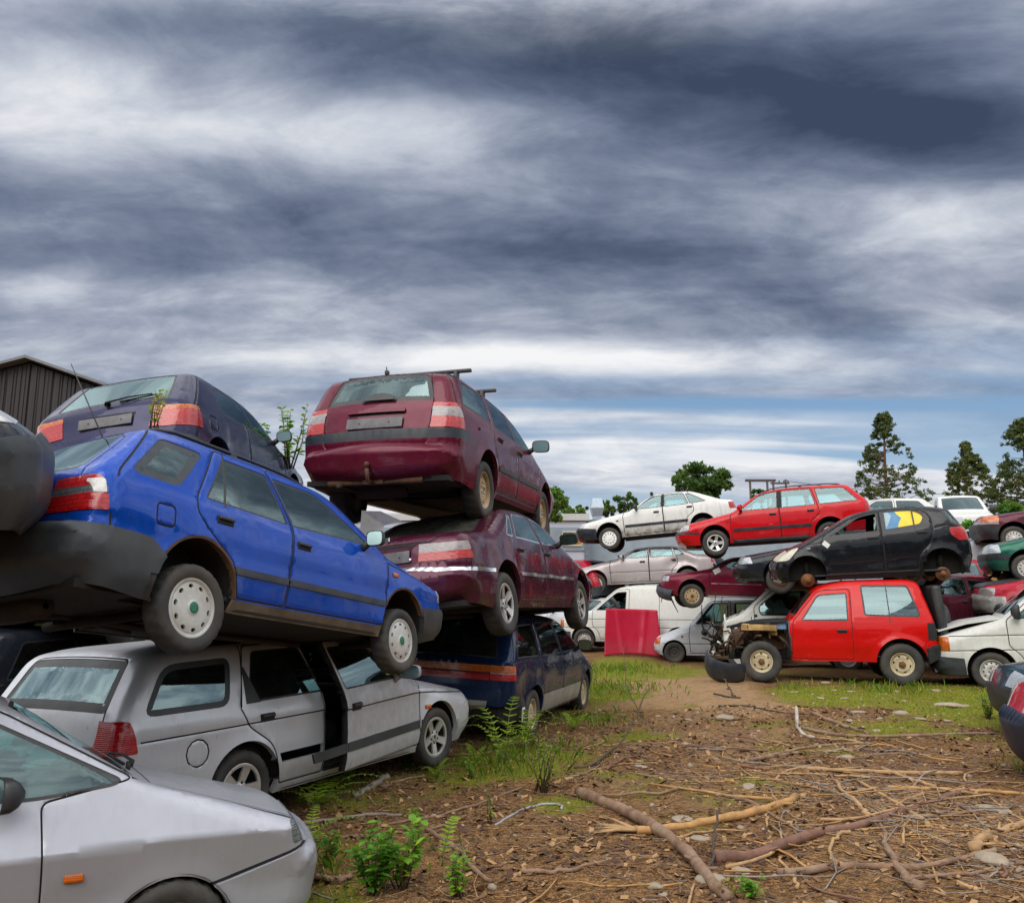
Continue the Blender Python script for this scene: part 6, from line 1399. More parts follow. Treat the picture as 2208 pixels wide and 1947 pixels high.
# dark violet hatchback behind the blue estate
S = hatch_spec(res=.05, wseg=30, droop=.02,
  prof=[(1.85, .24, .05, .2, .05), (1.95, .34, .05, .25, .08), (1.96, .54, .04, .25, .08), (1.88, .74, .07, .18, .06), (.82, .94, .06, .12, .03), (.22, 1.32, .2, .07, .03), (-.3, 1.385, .3, .08, .02), (-1.10, 1.385, .12, .085, .02), (-1.28, 1.355, .05, .09, .02), (-1.78, .93, .06, .14, .05), (-1.85, .72, .04, .19, .06), (-1.92, .55, .04, .24, .07), (-1.88, .30, .04, .2, .05)],
  wins=[dict(n='wf', p=[(-.05, .945, .03), (-.10, 1.31, .05), (.14, 1.30, .1), (.68, .95, .04)], b=.018, door='df'), dict(n='wr', p=[(-.12, .945, .03), (-.17, 1.31, .04), (-.86, 1.31, .08), (-1.10, 1.02, .12), (-1.0, .95, .06)], b=.018)],
  lamps=[dict(n='tail_light', z=(.665, .84), xs=(-1.58, -1.60), end='r', s0=.72), dict(n='tail_light', z=(.84, .885), xs=(-1.60, -1.62), end='r', s0=.72, m='orange_lens'), dict(n='headlight', z=(.58, .73), xs=(1.72, 1.66), end='f', s0=.5)],
  topparts=[dict(n='plate_recess', m='seam', p=[(.40, 'r', .70, .02), (.46, 'r', .84, .02), (-.46, 'r', .84, .02), (-.40, 'r', .70, .02)], off=-.003)],
  topwins=[dict(n='windshield', p=[(.95, 'x', .76, .05), (.95, 'x', .28, .05), (-.95, 'x', .28, .05), (-.95, 'x', .76, .05)]), dict(n='rear_window', p=[(.90, 'r', .965, .05), (.86, 'r', 1.345, .05), (-.86, 'r', 1.345, .05), (-.90, 'r', .965, .05)], b=.03)],
  cseams=[[(-1.24, .70, .02), (-1.24, .84, .02), (-1.40, .84, .02), (-1.40, .70, .02)]], plates=[dict(end='r', z=.76)],
  wipers=[dict(end='r', s0=.0, z0=.93, s1=-.62, z1=1.02)], seams=[[(-1.66, .9, 0), (-1.20, 1.36, 0)]], handles=[])
build_car('hatchback_car', S, 'dark violet hatchback seen from behind above the blue estate, wiper on its rear glass', 'car', (-3.663, 9.690, 2.510), (-.1385, .0044, 1.517), P_violet)
# nose of a dark car at the left edge, on the near silver hatchback
S = hatch_spec(res=.045, prof=[(1.82, .22, .06, .22, .06), (1.92, .34, .05, .28, .10), (1.95, .60, .05, .28, .11), (1.86, .72, .10, .22, .08), (1.62, .90, .12, .18, .06), (.82, 1.02, .06, .14, .03), (.22, 1.36, .2, .07, .03), (-.3, 1.42, .3, .08, .02), (-1.25, 1.40, .12, .09, .02), (-1.76, .94, .06, .12, .03), (-1.84, .70, .04, .16, .04), (-1.90, .55, .04, .2, .06), (-1.86, .30, .04, .2, .05)],
  bumpers=[dict(n='front_bumper', m='gray', p=[(1.55, .42, 0), (1.56, .60, .04), (3, .645, 0), (3, .42, 0)], end='f', z0=.42, z1=.645, off=.03), dict(n='front_bumper', m='black', p=[(1.54, 0, 0), (1.55, .42, .0), (3, .42, 0), (3, 0, 0)], end='f', z0=-1, z1=.42, off=.022)],
  lamps=[dict(n='headlight', sp=[(1.30, .82, .08), (1.36, .93, .05), (2.2, .99, 0), (2.2, .72, 0), (1.72, .72, .08)], z=(.72, .90), end='f', s0=.35, m='pale_lens')])
build_car('hatchback_car', S, 'dark car showing only its grey bumper and headlamp at the edge beside the blue estate', 'car', (-4.24, 3.60, 1.53), (.06, -.16, .62), P_dark, vis='R')
build_car('hatchback_car', hatch_spec(res=.09, wseg=24), 'dark hatchback in the gloom below the dark violet hatchback, behind the silver estate', 'car', (-4.3, 10.0, 1.18), (0, 0, 1.35), P_dark)
build_car('hatchback_car', hatch_spec(res=.09, wseg=24), 'lowest dark car in the gloom behind the roof of the silver estate', 'car', (-4.9, 9.2, -.05), (0, 0, 1.30), P_dark)
S = hatch_spec(bumpers=[dict(n='front_bumper', m='silverlow', p=[(1.52, .28, 0), (1.54, .585, .02), (3, .60, 0), (3, .28, 0)], end='f', z0=.28, z1=.60, off=.03)], topparts=[dict(n='bumper_inset', m='seam', p=[(.62, 'f', .44, .01), (.62, 'f', .54, .01), (-.62, 'f', .54, .01), (-.62, 'f', .44, .01)], off=.034), dict(n='bonnet', m='slatepaint', p=[(.86, 'x', 1.86, .03), (.90, 'x', .9, .03), (-.90, 'x', .9, .03), (-.86, 'x', 1.86, .03)], off=.02)],
  lamps=[dict(n='headlight', z=(.61, .76), xs=(1.74, 1.70), end='f', s0=.70, m='white_lens')], dents=[(1.3, .82, .18, .07), (1.0, .75, .2, .05), (1.55, .65, .15, .04)], topdents=[(1.2, .8, .25, .08), (1.5, -.5, .2, .06)],
  prof=[(1.85, .24, .05, .2, .05), (1.95, .34, .05, .25, .08), (1.96, .54, .04, .25, .08), (1.90, .60, .01, .2, .07), (1.86, .78, .07, .18, .06), (.82, .98, .06, .12, .03), (.22, 1.22, .2, .07, .03), (-.3, 1.26, .3, .08, .02), (-1.25, 1.24, .12, .09, .02), (-1.76, .94, .06, .12, .03), (-1.84, .70, .04, .16, .04), (-1.90, .55, .04, .2, .06), (-1.86, .30, .04, .2, .05)],
  wins=[dict(n='wf', p=[(-.30, .945, .03), (-.34, 1.17, .05), (.14, 1.16, .1), (.68, .95, .04)], b=.018, door='df')])
M['slatepaint'] = simple('grey_replacement_bonnet_paint', (.055, .06, .066), .4, .2, dirt=(.12, .10, .08, .4))
C = build_car('hatchback_car', S, 'crashed crimson hatchback with grey bonnet and bumper, behind the cut white van', 'car', (11.77, 17.84, 1.08), (0, 0, 2.93), P_crim, vis='L')
S = hatch_spec(W=1.68, lamps=[dict(n='headlight', z=(.58, .76), xs=(1.68, 1.70), end='f', s0=.55)], bumpers=[dict(n='front_bumper', m='slate', p=[(1.50, .44, 0), (1.52, .545, .02), (3, .56, 0), (3, .44, 0)], end='f', z0=.44, z1=.56, off=.03), dict(n='front_bumper', m='paint', p=[(1.52, 0, 0), (1.52, .44, .02), (3, .44, 0), (3, 0, 0)], end='f', z0=-1, z1=.44, off=.018)])
build_car('hatchback_car', S, 'pine green car showing its front corner, stacked on the crashed crimson hatchback', 'car', (12.25, 17.9, 2.05), (0, .03, 2.72), P_green, vis='L')
S = hatch_spec(W=1.70, lamps=[dict(n='indicator', z=(.62, .78), xs=(1.55, 1.55), end='f', s0=.7, m='orange_lens'), dict(n='headlight', z=(.56, .62), xs=(1.55, 1.55), end='f', s0=.5, m='white_lens')], bumpers=[dict(n='front_bumper', m='black', p=[(1.50, 0, 0), (1.52, .52, .02), (3, .55, 0), (3, 0, 0)], end='f', z1=.55, off=.06)])
build_car('hatchback_car', S, 'dark wine car with an orange indicator, behind and above the pine green car', 'car', (13.5, 20.45, 2.75), (0, -.05, 2.76), P_wine, vis='L')
# lower right corner
S = hatch_spec(W=1.70, res=.05, lamps=[dict(n='headlight', sp=[(1.52, .70, .06), (1.72, .76, .05), (2.2, .74, 0), (2.2, .58, 0), (1.70, .56, .05)], z=(.57, .73), end='f', s0=.55)], bumpers=[dict(n='front_bumper', m='black', p=[(1.54, 0, 0), (1.56, .50, .02), (3, .555, 0), (3, 0, 0)], end='f', z1=.555, off=.03)], wseg=44)
build_car('hatchback_car', S, 'deep teal car with a round-cornered headlamp, behind the red car with the navy bumper', 'car', (7.80, 9.93, .04), (0, 0, 2.88), P_teal, vis='L')
S = hatch_spec(W=1.70, res=.045, droop=.0, lamps=[dict(n='headlight', sp=[(1.46, .72, .05), (1.52, .80, .05), (2.2, .80, 0), (2.2, .60, 0), (1.64, .58, .04)], z=(.59, .77), end='f', s0=.5)],
  prof=[(1.83, .16, .06, .22, .06), (1.93, .30, .06, .30, .10), (1.97, .54, .03, .30, .11), (1.93, .58, .02, .27, .09), (1.84, .80, .10, .20, .07), (.82, .98, .06, .12, .03), (.22, 1.36, .2, .07, .03), (-.3, 1.42, .3, .08, .02), (-1.25, 1.40, .12, .09, .02), (-1.76, .94, .06, .12, .03), (-1.84, .70, .04, .16, .04), (-1.90, .55, .04, .2, .06), (-1.86, .30, .04, .2, .05)],
  bumpers=[dict(n='front_bumper', m='navyplastic', p=[(1.52, 0, 0), (1.54, .52, .04), (3, .57, 0), (3, 0, 0)], end='f', z1=.565, off=.03)], wseg=44)
M['navyplastic'] = simple('navy_bumper_plastic', (.012, .020, .045), .42, bmp=.05, bscale=120, dirt=(.08, .07, .06, .25))
build_car('hatchback_car', S, 'red car with navy bumper at the lower edge, nearest in the right-hand row', 'car', (6.60, 7.53, 0), (0, 0, 2.83), P_crim, vis='L')
# background between the rows
def far(label, loc, yaw, pm, spec=None, name='hatchback_car', cat='car', tilt=0, vis='L', glass='glass'):
    return build_car(name, spec or hatch_spec(res=.09, wseg=24), label, cat, loc, (0, tilt, yaw), pm, vis=vis, glass=glass)
far('red hatchback far behind, between the plum saloon and the taupe saloon', (1.75, 27.6, 1.42), 2.4, P_crim)
far('added charcoal car darkening the gap between the white fastback and the taupe saloon', (5.6, 29.6, 1.95), 3.0, P_dark, glass='glassdark')  # added car, only there to fill the bright gap with dark
far('pale silver car behind the white panel van, only its windows showing', (2.25, 27.0, .25), 2.5, P_silv1, hatch_spec(res=.09, wseg=24))
far('pale blue car roof behind the black hatchback, above the red fastback', (12.2, 22.0, 2.05), 3.25, P_bluewhite)
far('red fastback with big rear window, between the black hatchback and the pine green car', (10.45, 20.2, 1.16), 4.25, P_crim, hatch_spec(res=.08, wseg=24), vis='L')
far('wine car with pale roof edge behind the tail of the red off-roader', (9.05, 18.6, .75), 3.5, P_wine, tilt=-.05)
far('teal hatchback behind the bonnet of the cut white van', (10.9, 17.7, .05), 2.9, P_teal)
far('white hatchback with open sunroof, roof just showing over the black hatchback', (10.7, 24.8, 3.10), 3.1, P_white)
S = van_spec(False, res=.10, wseg=24)
far('white delivery van on high ground at the back, below the middle pine', (17.7, 33.2, 3.70), 4.42, P_white, S, 'delivery_van', 'van', vis='R')
# loose body panels
b = MB(); vs = []; nx, nz = 40, 24
for j in range(nz + 1):
    for i in range(nx + 1):
        u = i / nx * 2 - 1; v = j / nz
        wd_ = .66 + .07 * (1 - v); vs.append((u * wd_, .10 * (1 - u * u) + .02 * math.sin(v * 3) - .028 * math.exp(-((abs(u) - .30 - .25 * v) / .07) ** 2) + .02 * math.exp(-((u - .3) ** 2 + (v - .35) ** 2) / .02), v * 1.30 + .09 * (1 - u * u) * (1 - v) + .03 * (1 - u * u) * v))
nv = len(vs); vs += [(x, y + .022, z) for x, y, z in vs]
fs = [(j * (nx + 1) + i, j * (nx + 1) + i + 1, (j + 1) * (nx + 1) + i + 1, (j + 1) * (nx + 1) + i) for j in range(nz) for i in range(nx)]
rim = [i for i in range(nx)] ; e = []
edge = [i for i in range(nx + 1)] + [(j + 1) * (nx + 1) + nx for j in range(nz)] + [nz * (nx + 1) + nx - 1 - i for i in range(nx)] + [(nz - 1 - j) * (nx + 1) for j in range(nz - 1)]
fs2 = fs + [tuple(nv + q for q in f[::-1]) for f in fs] + [(edge[i], nv + edge[i], nv + edge[(i + 1) % len(edge)], edge[(i + 1) % len(edge)]) for i in range(len(edge))]
b.add(vs, fs2, 0, False)
o = b.build('car_bonnet', paint('crimson_bonnet_paint', (.40, .010, .035), 0, .42, .12, .14, .3)); o.data.polygons.foreach_set('use_smooth', [i < len(fs) for i in range(len(fs2))])
o.location = (3.32, 23.5, .05); o.rotation_euler = (-.2, .03, .06); o.scale = (1.1, 1, 1.0); tag(o, 'loose crimson bonnet panel standing upright against the white panel van', 'car panel')
b = MB(); vs = []; fs = []; n = 14
for i in range(n + 1):
    a = -1.2 + 2.4 * i / n
    for r_, z_ in ((.80, .50), (.86, .44), (.90, .30), (.88, .12), (.80, .0), (.70, .02)): vs.append((r_ * math.sin(a) * .95, -(r_ * math.cos(a) - .6) * .7, z_))
for i in range(n):
    for j in range(5): fs.append((i * 6 + j, (i + 1) * 6 + j, (i + 1) * 6 + j + 1, i * 6 + j + 1))
b.add(vs, fs, 0, True); o = b.build('loose_bumper', M['slate']); o.location = (3.92, 16.3, .14); o.rotation_euler = (.3, .30, -.75); o.scale = (.55, .8, .85); tag(o, 'loose slate blue bumper lying on the ground in front of the red off-roader', 'bumper')
b = MB(); b.add([(0, 0, 0), (.22, .05, .0), (.30, .1, .18), (.52, .12, .26), (.22, .06, .36), (-.02, .02, .34)] + [(0, .03, 0), (.22, .08, .0), (.30, .13, .18), (.52, .15, .26), (.22, .09, .36), (-.02, .05, .34)], [(0, 1, 2, 5), (2, 3, 4, 5)] + [(i, i + 6, (i + 1) % 6 + 6, (i + 1) % 6) for i in range(6)] + [(11, 8, 7, 6), (11, 10, 9, 8)])
o = b.build('metal_sheet', M['silverlow']); o.scale = (.75, .75, .75); o.location = (-1.47, 8.1, 2.22); o.rotation_euler = (.2, .1, .2); tag(o, 'torn grey metal sheet sticking up behind the mirror of the blue estate', 'metal sheet')
# ------------------------------------------------------------------ ground: one sheet, dense near the viewer
rng = np.random.default_rng(11)
def vnoise(x, y, s, seed=0):
    """smooth value noise, vectorised"""
    xs, ys = x / s, y / s; xi, yi = np.floor(xs).astype(int), np.floor(ys).astype(int); fx, fy = xs - xi, ys - yi
    fx, fy = fx * fx * (3 - 2 * fx), fy * fy * (3 - 2 * fy)
    def h(a, b):
        n = (a * 374761393 + b * 668265263 + seed * 1442695041) & 0xffffffff
        n = ((n ^ (n >> 13)) * 1274126177) & 0xffffffff
        return ((n ^ (n >> 16)) & 0xffff) / 65535.0
    return (h(xi, yi) * (1 - fx) + h(xi + 1, yi) * fx) * (1 - fy) + (h(xi, yi + 1) * (1 - fx) + h(xi + 1, yi + 1) * fx) * fy
def fbm(x, y, s, oct=4, seed=0):
    r = 0; a = .5
    for o in range(oct): r = r + a * vnoise(x, y, s / 2 ** o, seed + o * 7); a *= .5
    return r / (1 - .5 ** oct)
GP_ = np.array([(-3.2, 4.5, -.16), (-2.1, 8.2, -.09), (-.08, 12.4, -.07), (0, 2, -.06), (2, 4, -.03), (4, 6, -.02), (6.3, 7.5, -.02), (7.6, 9.9, .02), (3, 10, .0), (2.5, 15, .02), (6.0, 16.4, .11), (5, 13.5, .10), (8, 13.5, .10), (9.98, 15.1, .12), (3.86, 26.4, .06), (5.65, 22.9, -.03), (10, 25, .1), (-6, 20, 0), (0, 30, .05), (14, 35, .4), (17.7, 33.2, 3.68), (18.5, 34.5, 3.68), (16.8, 32.0, 3.55), (-12, 35, .1), (30, 40, 2.0), (0, 60, .2), (40, 80, .5), (-40, 80, .3), (12, 29, .2)])
def ground_z(x, y, fine=True):
    x = np.asarray(x, float); y = np.asarray(y, float)
    num = 0; den = 0
    for px_, py_, pz_ in GP_:
        q = 1 / (((x - px_) ** 2 + (y - py_) ** 2) + .35) ** 1.5
        num = num + q * pz_; den = den + q
    z = num / den
    if fine:
        near = np.clip(1 - (np.hypot(x - 2, y - 8) - 12) / 15, 0, 1)
        z = z + near * ((fbm(x, y, 1.1, 3, 3) - .5) * .10 + (fbm(x, y, .28, 3, 9) - .5) * .055)
    return z
def green_mask(x, y):
    """where moss and grass grow"""
    n = fbm(x, y, 1.6, 4, 21); n2 = fbm(x, y, .45, 3, 33)
    g = np.zeros_like(x)
    def blob(cx, cy, rx, ry, a): return a * np.exp(-((x - cx) / rx) ** 2 - ((y - cy) / ry) ** 2)
    g += blob(6.5, 14.0, 3.6, 2.0, .75) + blob(7.2, 11.4, 1.8, 2.2, .65) + blob(2.6, 20.5, 2.0, 3.5, .62) + blob(1.5, 15.5, 1.1, 2.2, .45) + blob(5.3, 9.0, .7, .8, .4) + blob(4.9, 6.3, .8, .7, .30)
    g += blob(1.6, 10.6, .7, .5, .42) + blob(.4, 7.4, .5, .4, .45) + blob(4.6, 11.0, 1.0, .6, .5) + blob(2.4, 12.8, .6, .7, .45) + blob(.1, 9.3, .75, 1.0, .72) + blob(-1.0, 6.0, .75, 1.1, .55) + blob(-1.15, 4.3, .55, .9, .50) + blob(3.5, 18.5, 2.4, 1.2, .4) + blob(9.5, 13, 2, 2, .5)
    g -= blob(3.4, 15.5, 1.1, 2.6, .45)
    return np.clip((g + (n - .5) * 1.3 + (n2 - .5) * .8 - .27) * 3.0, 0, 1)
def axis(a0, a1, st, lo, hi):
    c = list(np.arange(a0, a1 + 1e-6, st)); s = st
    l = [a0]
    while l[-1] > lo: s *= 1.22; l.append(l[-1] - s)
    s = st; r = [c[-1]]
    while r[-1] < hi: s *= 1.22; r.append(r[-1] + s)
    return np.array(l[1:][::-1] + c + r[1:])
gxs = axis(-3.5, 10.0, .055, -900, 900); gys = axis(2.6, 19.0, .055, -60, 1400)
GX, GY = np.meshgrid(gxs, gys)
GZ = ground_z(GX, GY)
nxg, nyg = len(gxs), len(gys)
me = bpy.data.meshes.new('ground')
co = np.stack([GX.ravel(), GY.ravel(), GZ.ravel()], 1)
me.vertices.add(len(co)); me.vertices.foreach_set('co', co.ravel())
ii = (np.arange(nyg - 1)[:, None] * nxg + np.arange(nxg - 1)[None, :]).ravel()
fa = np.stack([ii, ii + 1, ii + nxg + 1, ii + nxg], 1)
me.loops.add(fa.size); me.loops.foreach_set('vertex_index', fa.ravel())
me.polygons.add(len(fa)); me.polygons.foreach_set('loop_start', np.arange(len(fa)) * 4); me.polygons.foreach_set('loop_total', np.full(len(fa), 4)); me.polygons.foreach_set('use_smooth', np.ones(len(fa), bool))
me.update(); me.validate()
at_ = me.attributes.new('moss', 'FLOAT', 'POINT'); gm = green_mask(GX, GY).ravel(); at_.data.foreach_set('value', gm)
sandm = np.clip((np.exp(-((GX - 3.2 - .12 * (GY - 15)) / 1.3) ** 2 - ((GY - 16) / 5.0) ** 2) * 1.1 + (fbm(GX, GY, .9, 3, 55) - .5) * .9 - .18) * 2.2, 0, 1).ravel()
at2 = me.attributes.new('sand', 'FLOAT', 'POINT'); at2.data.foreach_set('value', sandm)
m, kk, bb = base_mat('forest_soil')
gc = kk.new('ShaderNodeNewGeometry').outputs['Position']
moss = kk.new('ShaderNodeAttribute', attribute_name='moss').outputs['Fac']; sand = kk.new('ShaderNodeAttribute', attribute_name='sand').outputs['Fac']
na = kk.noise(gc, 1.1, 6, .6); nb_ = kk.noise(gc, 7., 6, .65); nc = kk.noise(gc, 38., 5, .7)
vo = kk.new('ShaderNodeTexVoronoi', inp={'Vector': kk.new('ShaderNodeMapping', inp={'Vector': gc, 'Scale': (1, 1.7, 1), 'Rotation': (0, 0, .5)}).outputs[0], 'Scale': 34.0, 'Randomness': 1.0})
vo2 = kk.new('ShaderNodeTexVoronoi', inp={'Vector': kk.new('ShaderNodeMapping', inp={'Vector': gc, 'Scale': (1.6, 1, 1), 'Rotation': (0, 0, -.4)}).outputs[0], 'Scale': 75.0})
c = kk.ramp(na, [(.25, (.072, .034, .012)), (.45, (.145, .074, .026)), (.62, (.225, .122, .043)), (.8, (.32, .19, .076))])
c = kk.mix(kk.remap(nb_, .35, .72), c, (.055, .024, .011))
chip = kk.new('ShaderNodeSeparateColor', inp={0: vo.outputs['Color']}).outputs[0]
c = kk.mix(kk.remap(chip, .55, .95, 0, .65), c, (.36, .185, .075))
c = kk.mix(kk.remap(chip, .30, .05, 0, .6), c, (.055, .026, .015))
chip2 = kk.new('ShaderNodeSeparateColor', inp={0: vo2.outputs['Color']}).outputs[1]
c = kk.mix(kk.remap(chip2, .72, .98, 0, .6), c, (.42, .25, .11))
sd_ = kk.mix(kk.remap(nc, .3, .7), (.26, .155, .075), (.42, .275, .15))
c = kk.mix(kk.math('MULTIPLY', sand, kk.remap(nb_, .3, .6, .4, 1)), c, sd_)
mo = kk.mix(kk.remap(nb_, .3, .7), (.14, .15, .010), (.30, .27, .022))
mo = kk.mix(kk.remap(nc, .4, .75), mo, (.055, .085, .012))
c = kk.mix(kk.math('MULTIPLY', moss, kk.remap(nc, .28, .55, .55, 1)), c, mo)
hgt = kk.math('ADD', kk.math('MULTIPLY', vo.outputs['Distance'], .6), kk.math('ADD', kk.math('MULTIPLY', nc, .6), kk.math('MULTIPLY', vo2.outputs['Distance'], .3)))
setb(kk, bb, col=c, rough=.95, spec=.2, normal=bump(kk, hgt, .9, .025))
me.materials.append(m)
tag(link('ground', me), kind='structure')

def at_px(u, v):
    """world point of the ground seen at photo pixel (u, v)"""
    cth, sth = math.cos(PITCH), math.sin(PITCH)
    a = (u - 1104) / F_PX; q = (973.5 - v) / F_PX
    d = np.array([a, cth - sth * q, sth + cth * q]); t_ = 1.0
    zt = 0.0
    for _ in range(12):
        t_ = (zt - CAM_H) / d[2]; zt = float(ground_z(d[0] * t_, d[1] * t_))
    return Vector((d[0] * t_, d[1] * t_, zt))

# ------------------------------------------------------------------ litter that nobody could count: twigs, bark chips, small stones, grass
def scatter_mesh(name, V, F, mat_idx, mats, kind='stuff', smooth=False):
    me = bpy.data.meshes.new(name)
    V = np.asarray(V, np.float32).reshape(-1, 3); F = np.asarray(F, np.int32)
    me.vertices.add(len(V)); me.vertices.foreach_set('co', V.ravel())
    k_ = F.shape[1]
    me.loops.add(F.size); me.loops.foreach_set('vertex_index', F.ravel())
    me.polygons.add(len(F)); me.polygons.foreach_set('loop_start', np.arange(len(F)) * k_); me.polygons.foreach_set('loop_total', np.full(len(F), k_))
    if mat_idx is not None: me.polygons.foreach_set('material_index', np.asarray(mat_idx, np.int32))
    me.update(); me.validate()
    for m_ in mats: me.materials.append(m_)
    return tag(link(name, me), kind=kind)
M['bark'] = simple('branch_bark', (.20, .115, .070), .85, var=.45, scale=14, bmp=.5, bscale=60, dirt=(.34, .25, .17, .6))
M['bark_red'] = simple('pine_branch_bark', (.165, .075, .048), .8, var=.4, scale=10, bmp=.5, bscale=50, dirt=(.27, .17, .12, .6))
M['wood'] = simple('peeled_wood', (.40, .215, .075), .7, var=.3, scale=12, bmp=.3, bscale=40)
M['straw'] = simple('dry_pale_wood', (.37, .225, .105), .8, var=.3, scale=12, bmp=.3, bscale=60)
M['greytwig'] = simple('grey_twig', (.24, .20, .165), .85, var=.3, scale=12)
M['darktwig'] = simple('dark_twig', (.065, .045, .035), .85, var=.3, scale=12)
def sticks(n, region, lmin, lmax, rmin, rmax, dens, tilt=.12, seed=0):
    g = np.random.default_rng(seed)
    x = g.uniform(region[0], region[1], n * 3); y = g.uniform(region[2], region[3], n * 3)
    keep = g.random(n * 3) < dens(x, y); x, y = x[keep][:n], y[keep][:n]; n = len(x)
    L = lmin + (lmax - lmin) * g.random(n) ** 2.5; r = rmin + (rmax - rmin) * g.random(n) ** 2 * (.4 + .6 * L / lmax)
    a = g.uniform(0, math.pi, n); tl = g.normal(0, tilt, n); bend = g.normal(0, .10, n) * L
    ks = 3
    V = np.zeros((n, 4, 3, 3)); z0 = ground_z(x, y)
    for i, f in enumerate((-.5, -.17, .17, .5)):
        cx = x + np.cos(a) * L * f + np.sin(a) * bend * (1 - 4 * f * f); cy = y + np.sin(a) * L * f - np.cos(a) * bend * (1 - 4 * f * f)
        gz = ground_z(cx, cy)
        cz = np.maximum(gz, z0 + np.tan(tl) * L * f) + r * .4
        rr = r * (1 - .55 * (f + .5))
        for j in range(3):
            an = 2 * math.pi * j / 3
            V[:, i, j, 0] = cx - np.sin(a) * rr * math.cos(an); V[:, i, j, 1] = cy + np.cos(a) * rr * math.cos(an); V[:, i, j, 2] = cz + rr * math.sin(an)
    F = []
    b_ = np.arange(n) * 12
    for i in range(3):
        for j in range(3): F.append(np.stack([b_ + i * 3 + j, b_ + i * 3 + (j + 1) % 3, b_ + (i + 1) * 3 + (j + 1) % 3, b_ + (i + 1) * 3 + j], 1))
    F = np.stack(F, 1).reshape(-1, 4)
    return V.reshape(-1, 3), F, np.repeat(g.integers(0, 5, n), 9)
def dens_lit(x, y):
    d = .10 + .9 * np.clip((fbm(x, y, .9, 3, 77) - .38) * 3.2, 0, 1)
    pile = np.exp(-((x - 3.3) / 1.15) ** 2 - ((y - 6.6) / 1.3) ** 2) + .8 * np.exp(-((x - 2.6) / 1.6) ** 2 - ((y - 8.4) / .9) ** 2)
    d = d * .55 + pile * .8
    return np.clip(d * (1 - .75 * green_mask(x, y)) * np.clip((13.5 - y) / 4, .12, 1), 0, 1)
tw = [M['bark'], M['straw'], M['bark'], M['greytwig'], M['bark_red']]
V, F, mi = sticks(5600, (-1.6, 7.2, 2.9, 13.5), .05, .55, .002, .007, dens_lit, seed=1)
scatter_mesh('twig_litter', V, F, mi, tw)
def pile_d(x, y): return np.clip(np.exp(-((x - 3.35) / .85) ** 2 - ((y - 6.5) / 1.0) ** 2) * 1.2 + .5 * np.exp(-((x - 2.4) / .8) ** 2 - ((y - 8.0) / .6) ** 2), 0, 1)
V, F, mi = sticks(1100, (1.6, 5.2, 4.6, 9.2), .18, .95, .003, .012, pile_d, .16, seed=2)
scatter_mesh('brushwood_litter', V, F, mi, [M['straw'], M['bark'], M['wood'], M['greytwig'], M['straw']])
# flat bark chips
g = np.random.default_rng(5)
n = 26000; x = g.uniform(-1.8, 7.5, n * 2); y = 2.9 + 10 * g.random(n * 2) ** 1.4
k_ = g.random(n * 2) < (1 - .8 * green_mask(x, y)) * (.25 + .75 * np.clip((fbm(x, y, .6, 3, 91) - .3) * 2.5, 0, 1)); x, y = x[k_][:n], y[k_][:n]; n = len(x)
L = .008 + .035 * g.random(n) ** 2.2; W_ = L * g.uniform(.25, .6, n); a = g.uniform(0, 6.28, n); t1 = g.normal(0, .35, n); t2 = g.normal(0, .35, n); z = ground_z(x, y) + .004
V = np.zeros((n, 4, 3))
for j, (p, q) in enumerate(((-1, -.7), (.8, -1), (1, .8), (-.7, 1))):
    V[:, j, 0] = x + np.cos(a) * L * p - np.sin(a) * W_ * q; V[:, j, 1] = y + np.sin(a) * L * p + np.cos(a) * W_ * q; V[:, j, 2] = z + t1 * L * p + t2 * W_ * q + .006
M['chip1'] = simple('bark_chip', (.155, .082, .034), .9, var=.5, scale=25); M['chip2'] = simple('pale_wood_chip', (.34, .195, .085), .85, var=.4, scale=25); M['chip3'] = simple('dark_bark_chip', (.07, .034, .02), .9, var=.4, scale=25)
scatter_mesh('bark_chip_litter', V, np.arange(n * 4).reshape(n, 4), g.choice([0, 0, 0, 1, 1, 2, 2], n), [M['chip1'], M['chip2'], M['chip3']])
# grass blades on the green patches
def grass(n, region, hmin, hmax, dens, seed, name, mats):
    g = np.random.default_rng(seed)
    x = g.uniform(region[0], region[1], n * 6); y = g.uniform(region[2], region[3], n * 6)
    k_ = g.random(n * 6) < dens(x, y); x, y = x[k_][:n], y[k_][:n]; n = len(x)
    h = hmin + (hmax - hmin) * g.random(n) ** 2; w_ = .0022 + .0035 * g.random(n); w_ = w_ * np.clip(y / 7, 1, 2.6)
    a = g.uniform(0, 6.28, n); lean = g.uniform(.1, .75, n) * h; z = ground_z(x, y) - .004
    V = np.zeros((n, 5, 3))
    for j, (f, s) in enumerate(((0, -1), (0, 1), (.55, .8), (1, 0), (.55, -.8))):
        l_ = lean * f * f
        V[:, j, 0] = x + np.cos(a) * l_ - np.sin(a) * w_ * s; V[:, j, 1] = y + np.sin(a) * l_ + np.cos(a) * w_ * s; V[:, j, 2] = z + h * f * (1 - .15 * f)
    return scatter_mesh(name, V, np.arange(n * 5).reshape(n, 5), g.integers(0, len(mats), n), mats)
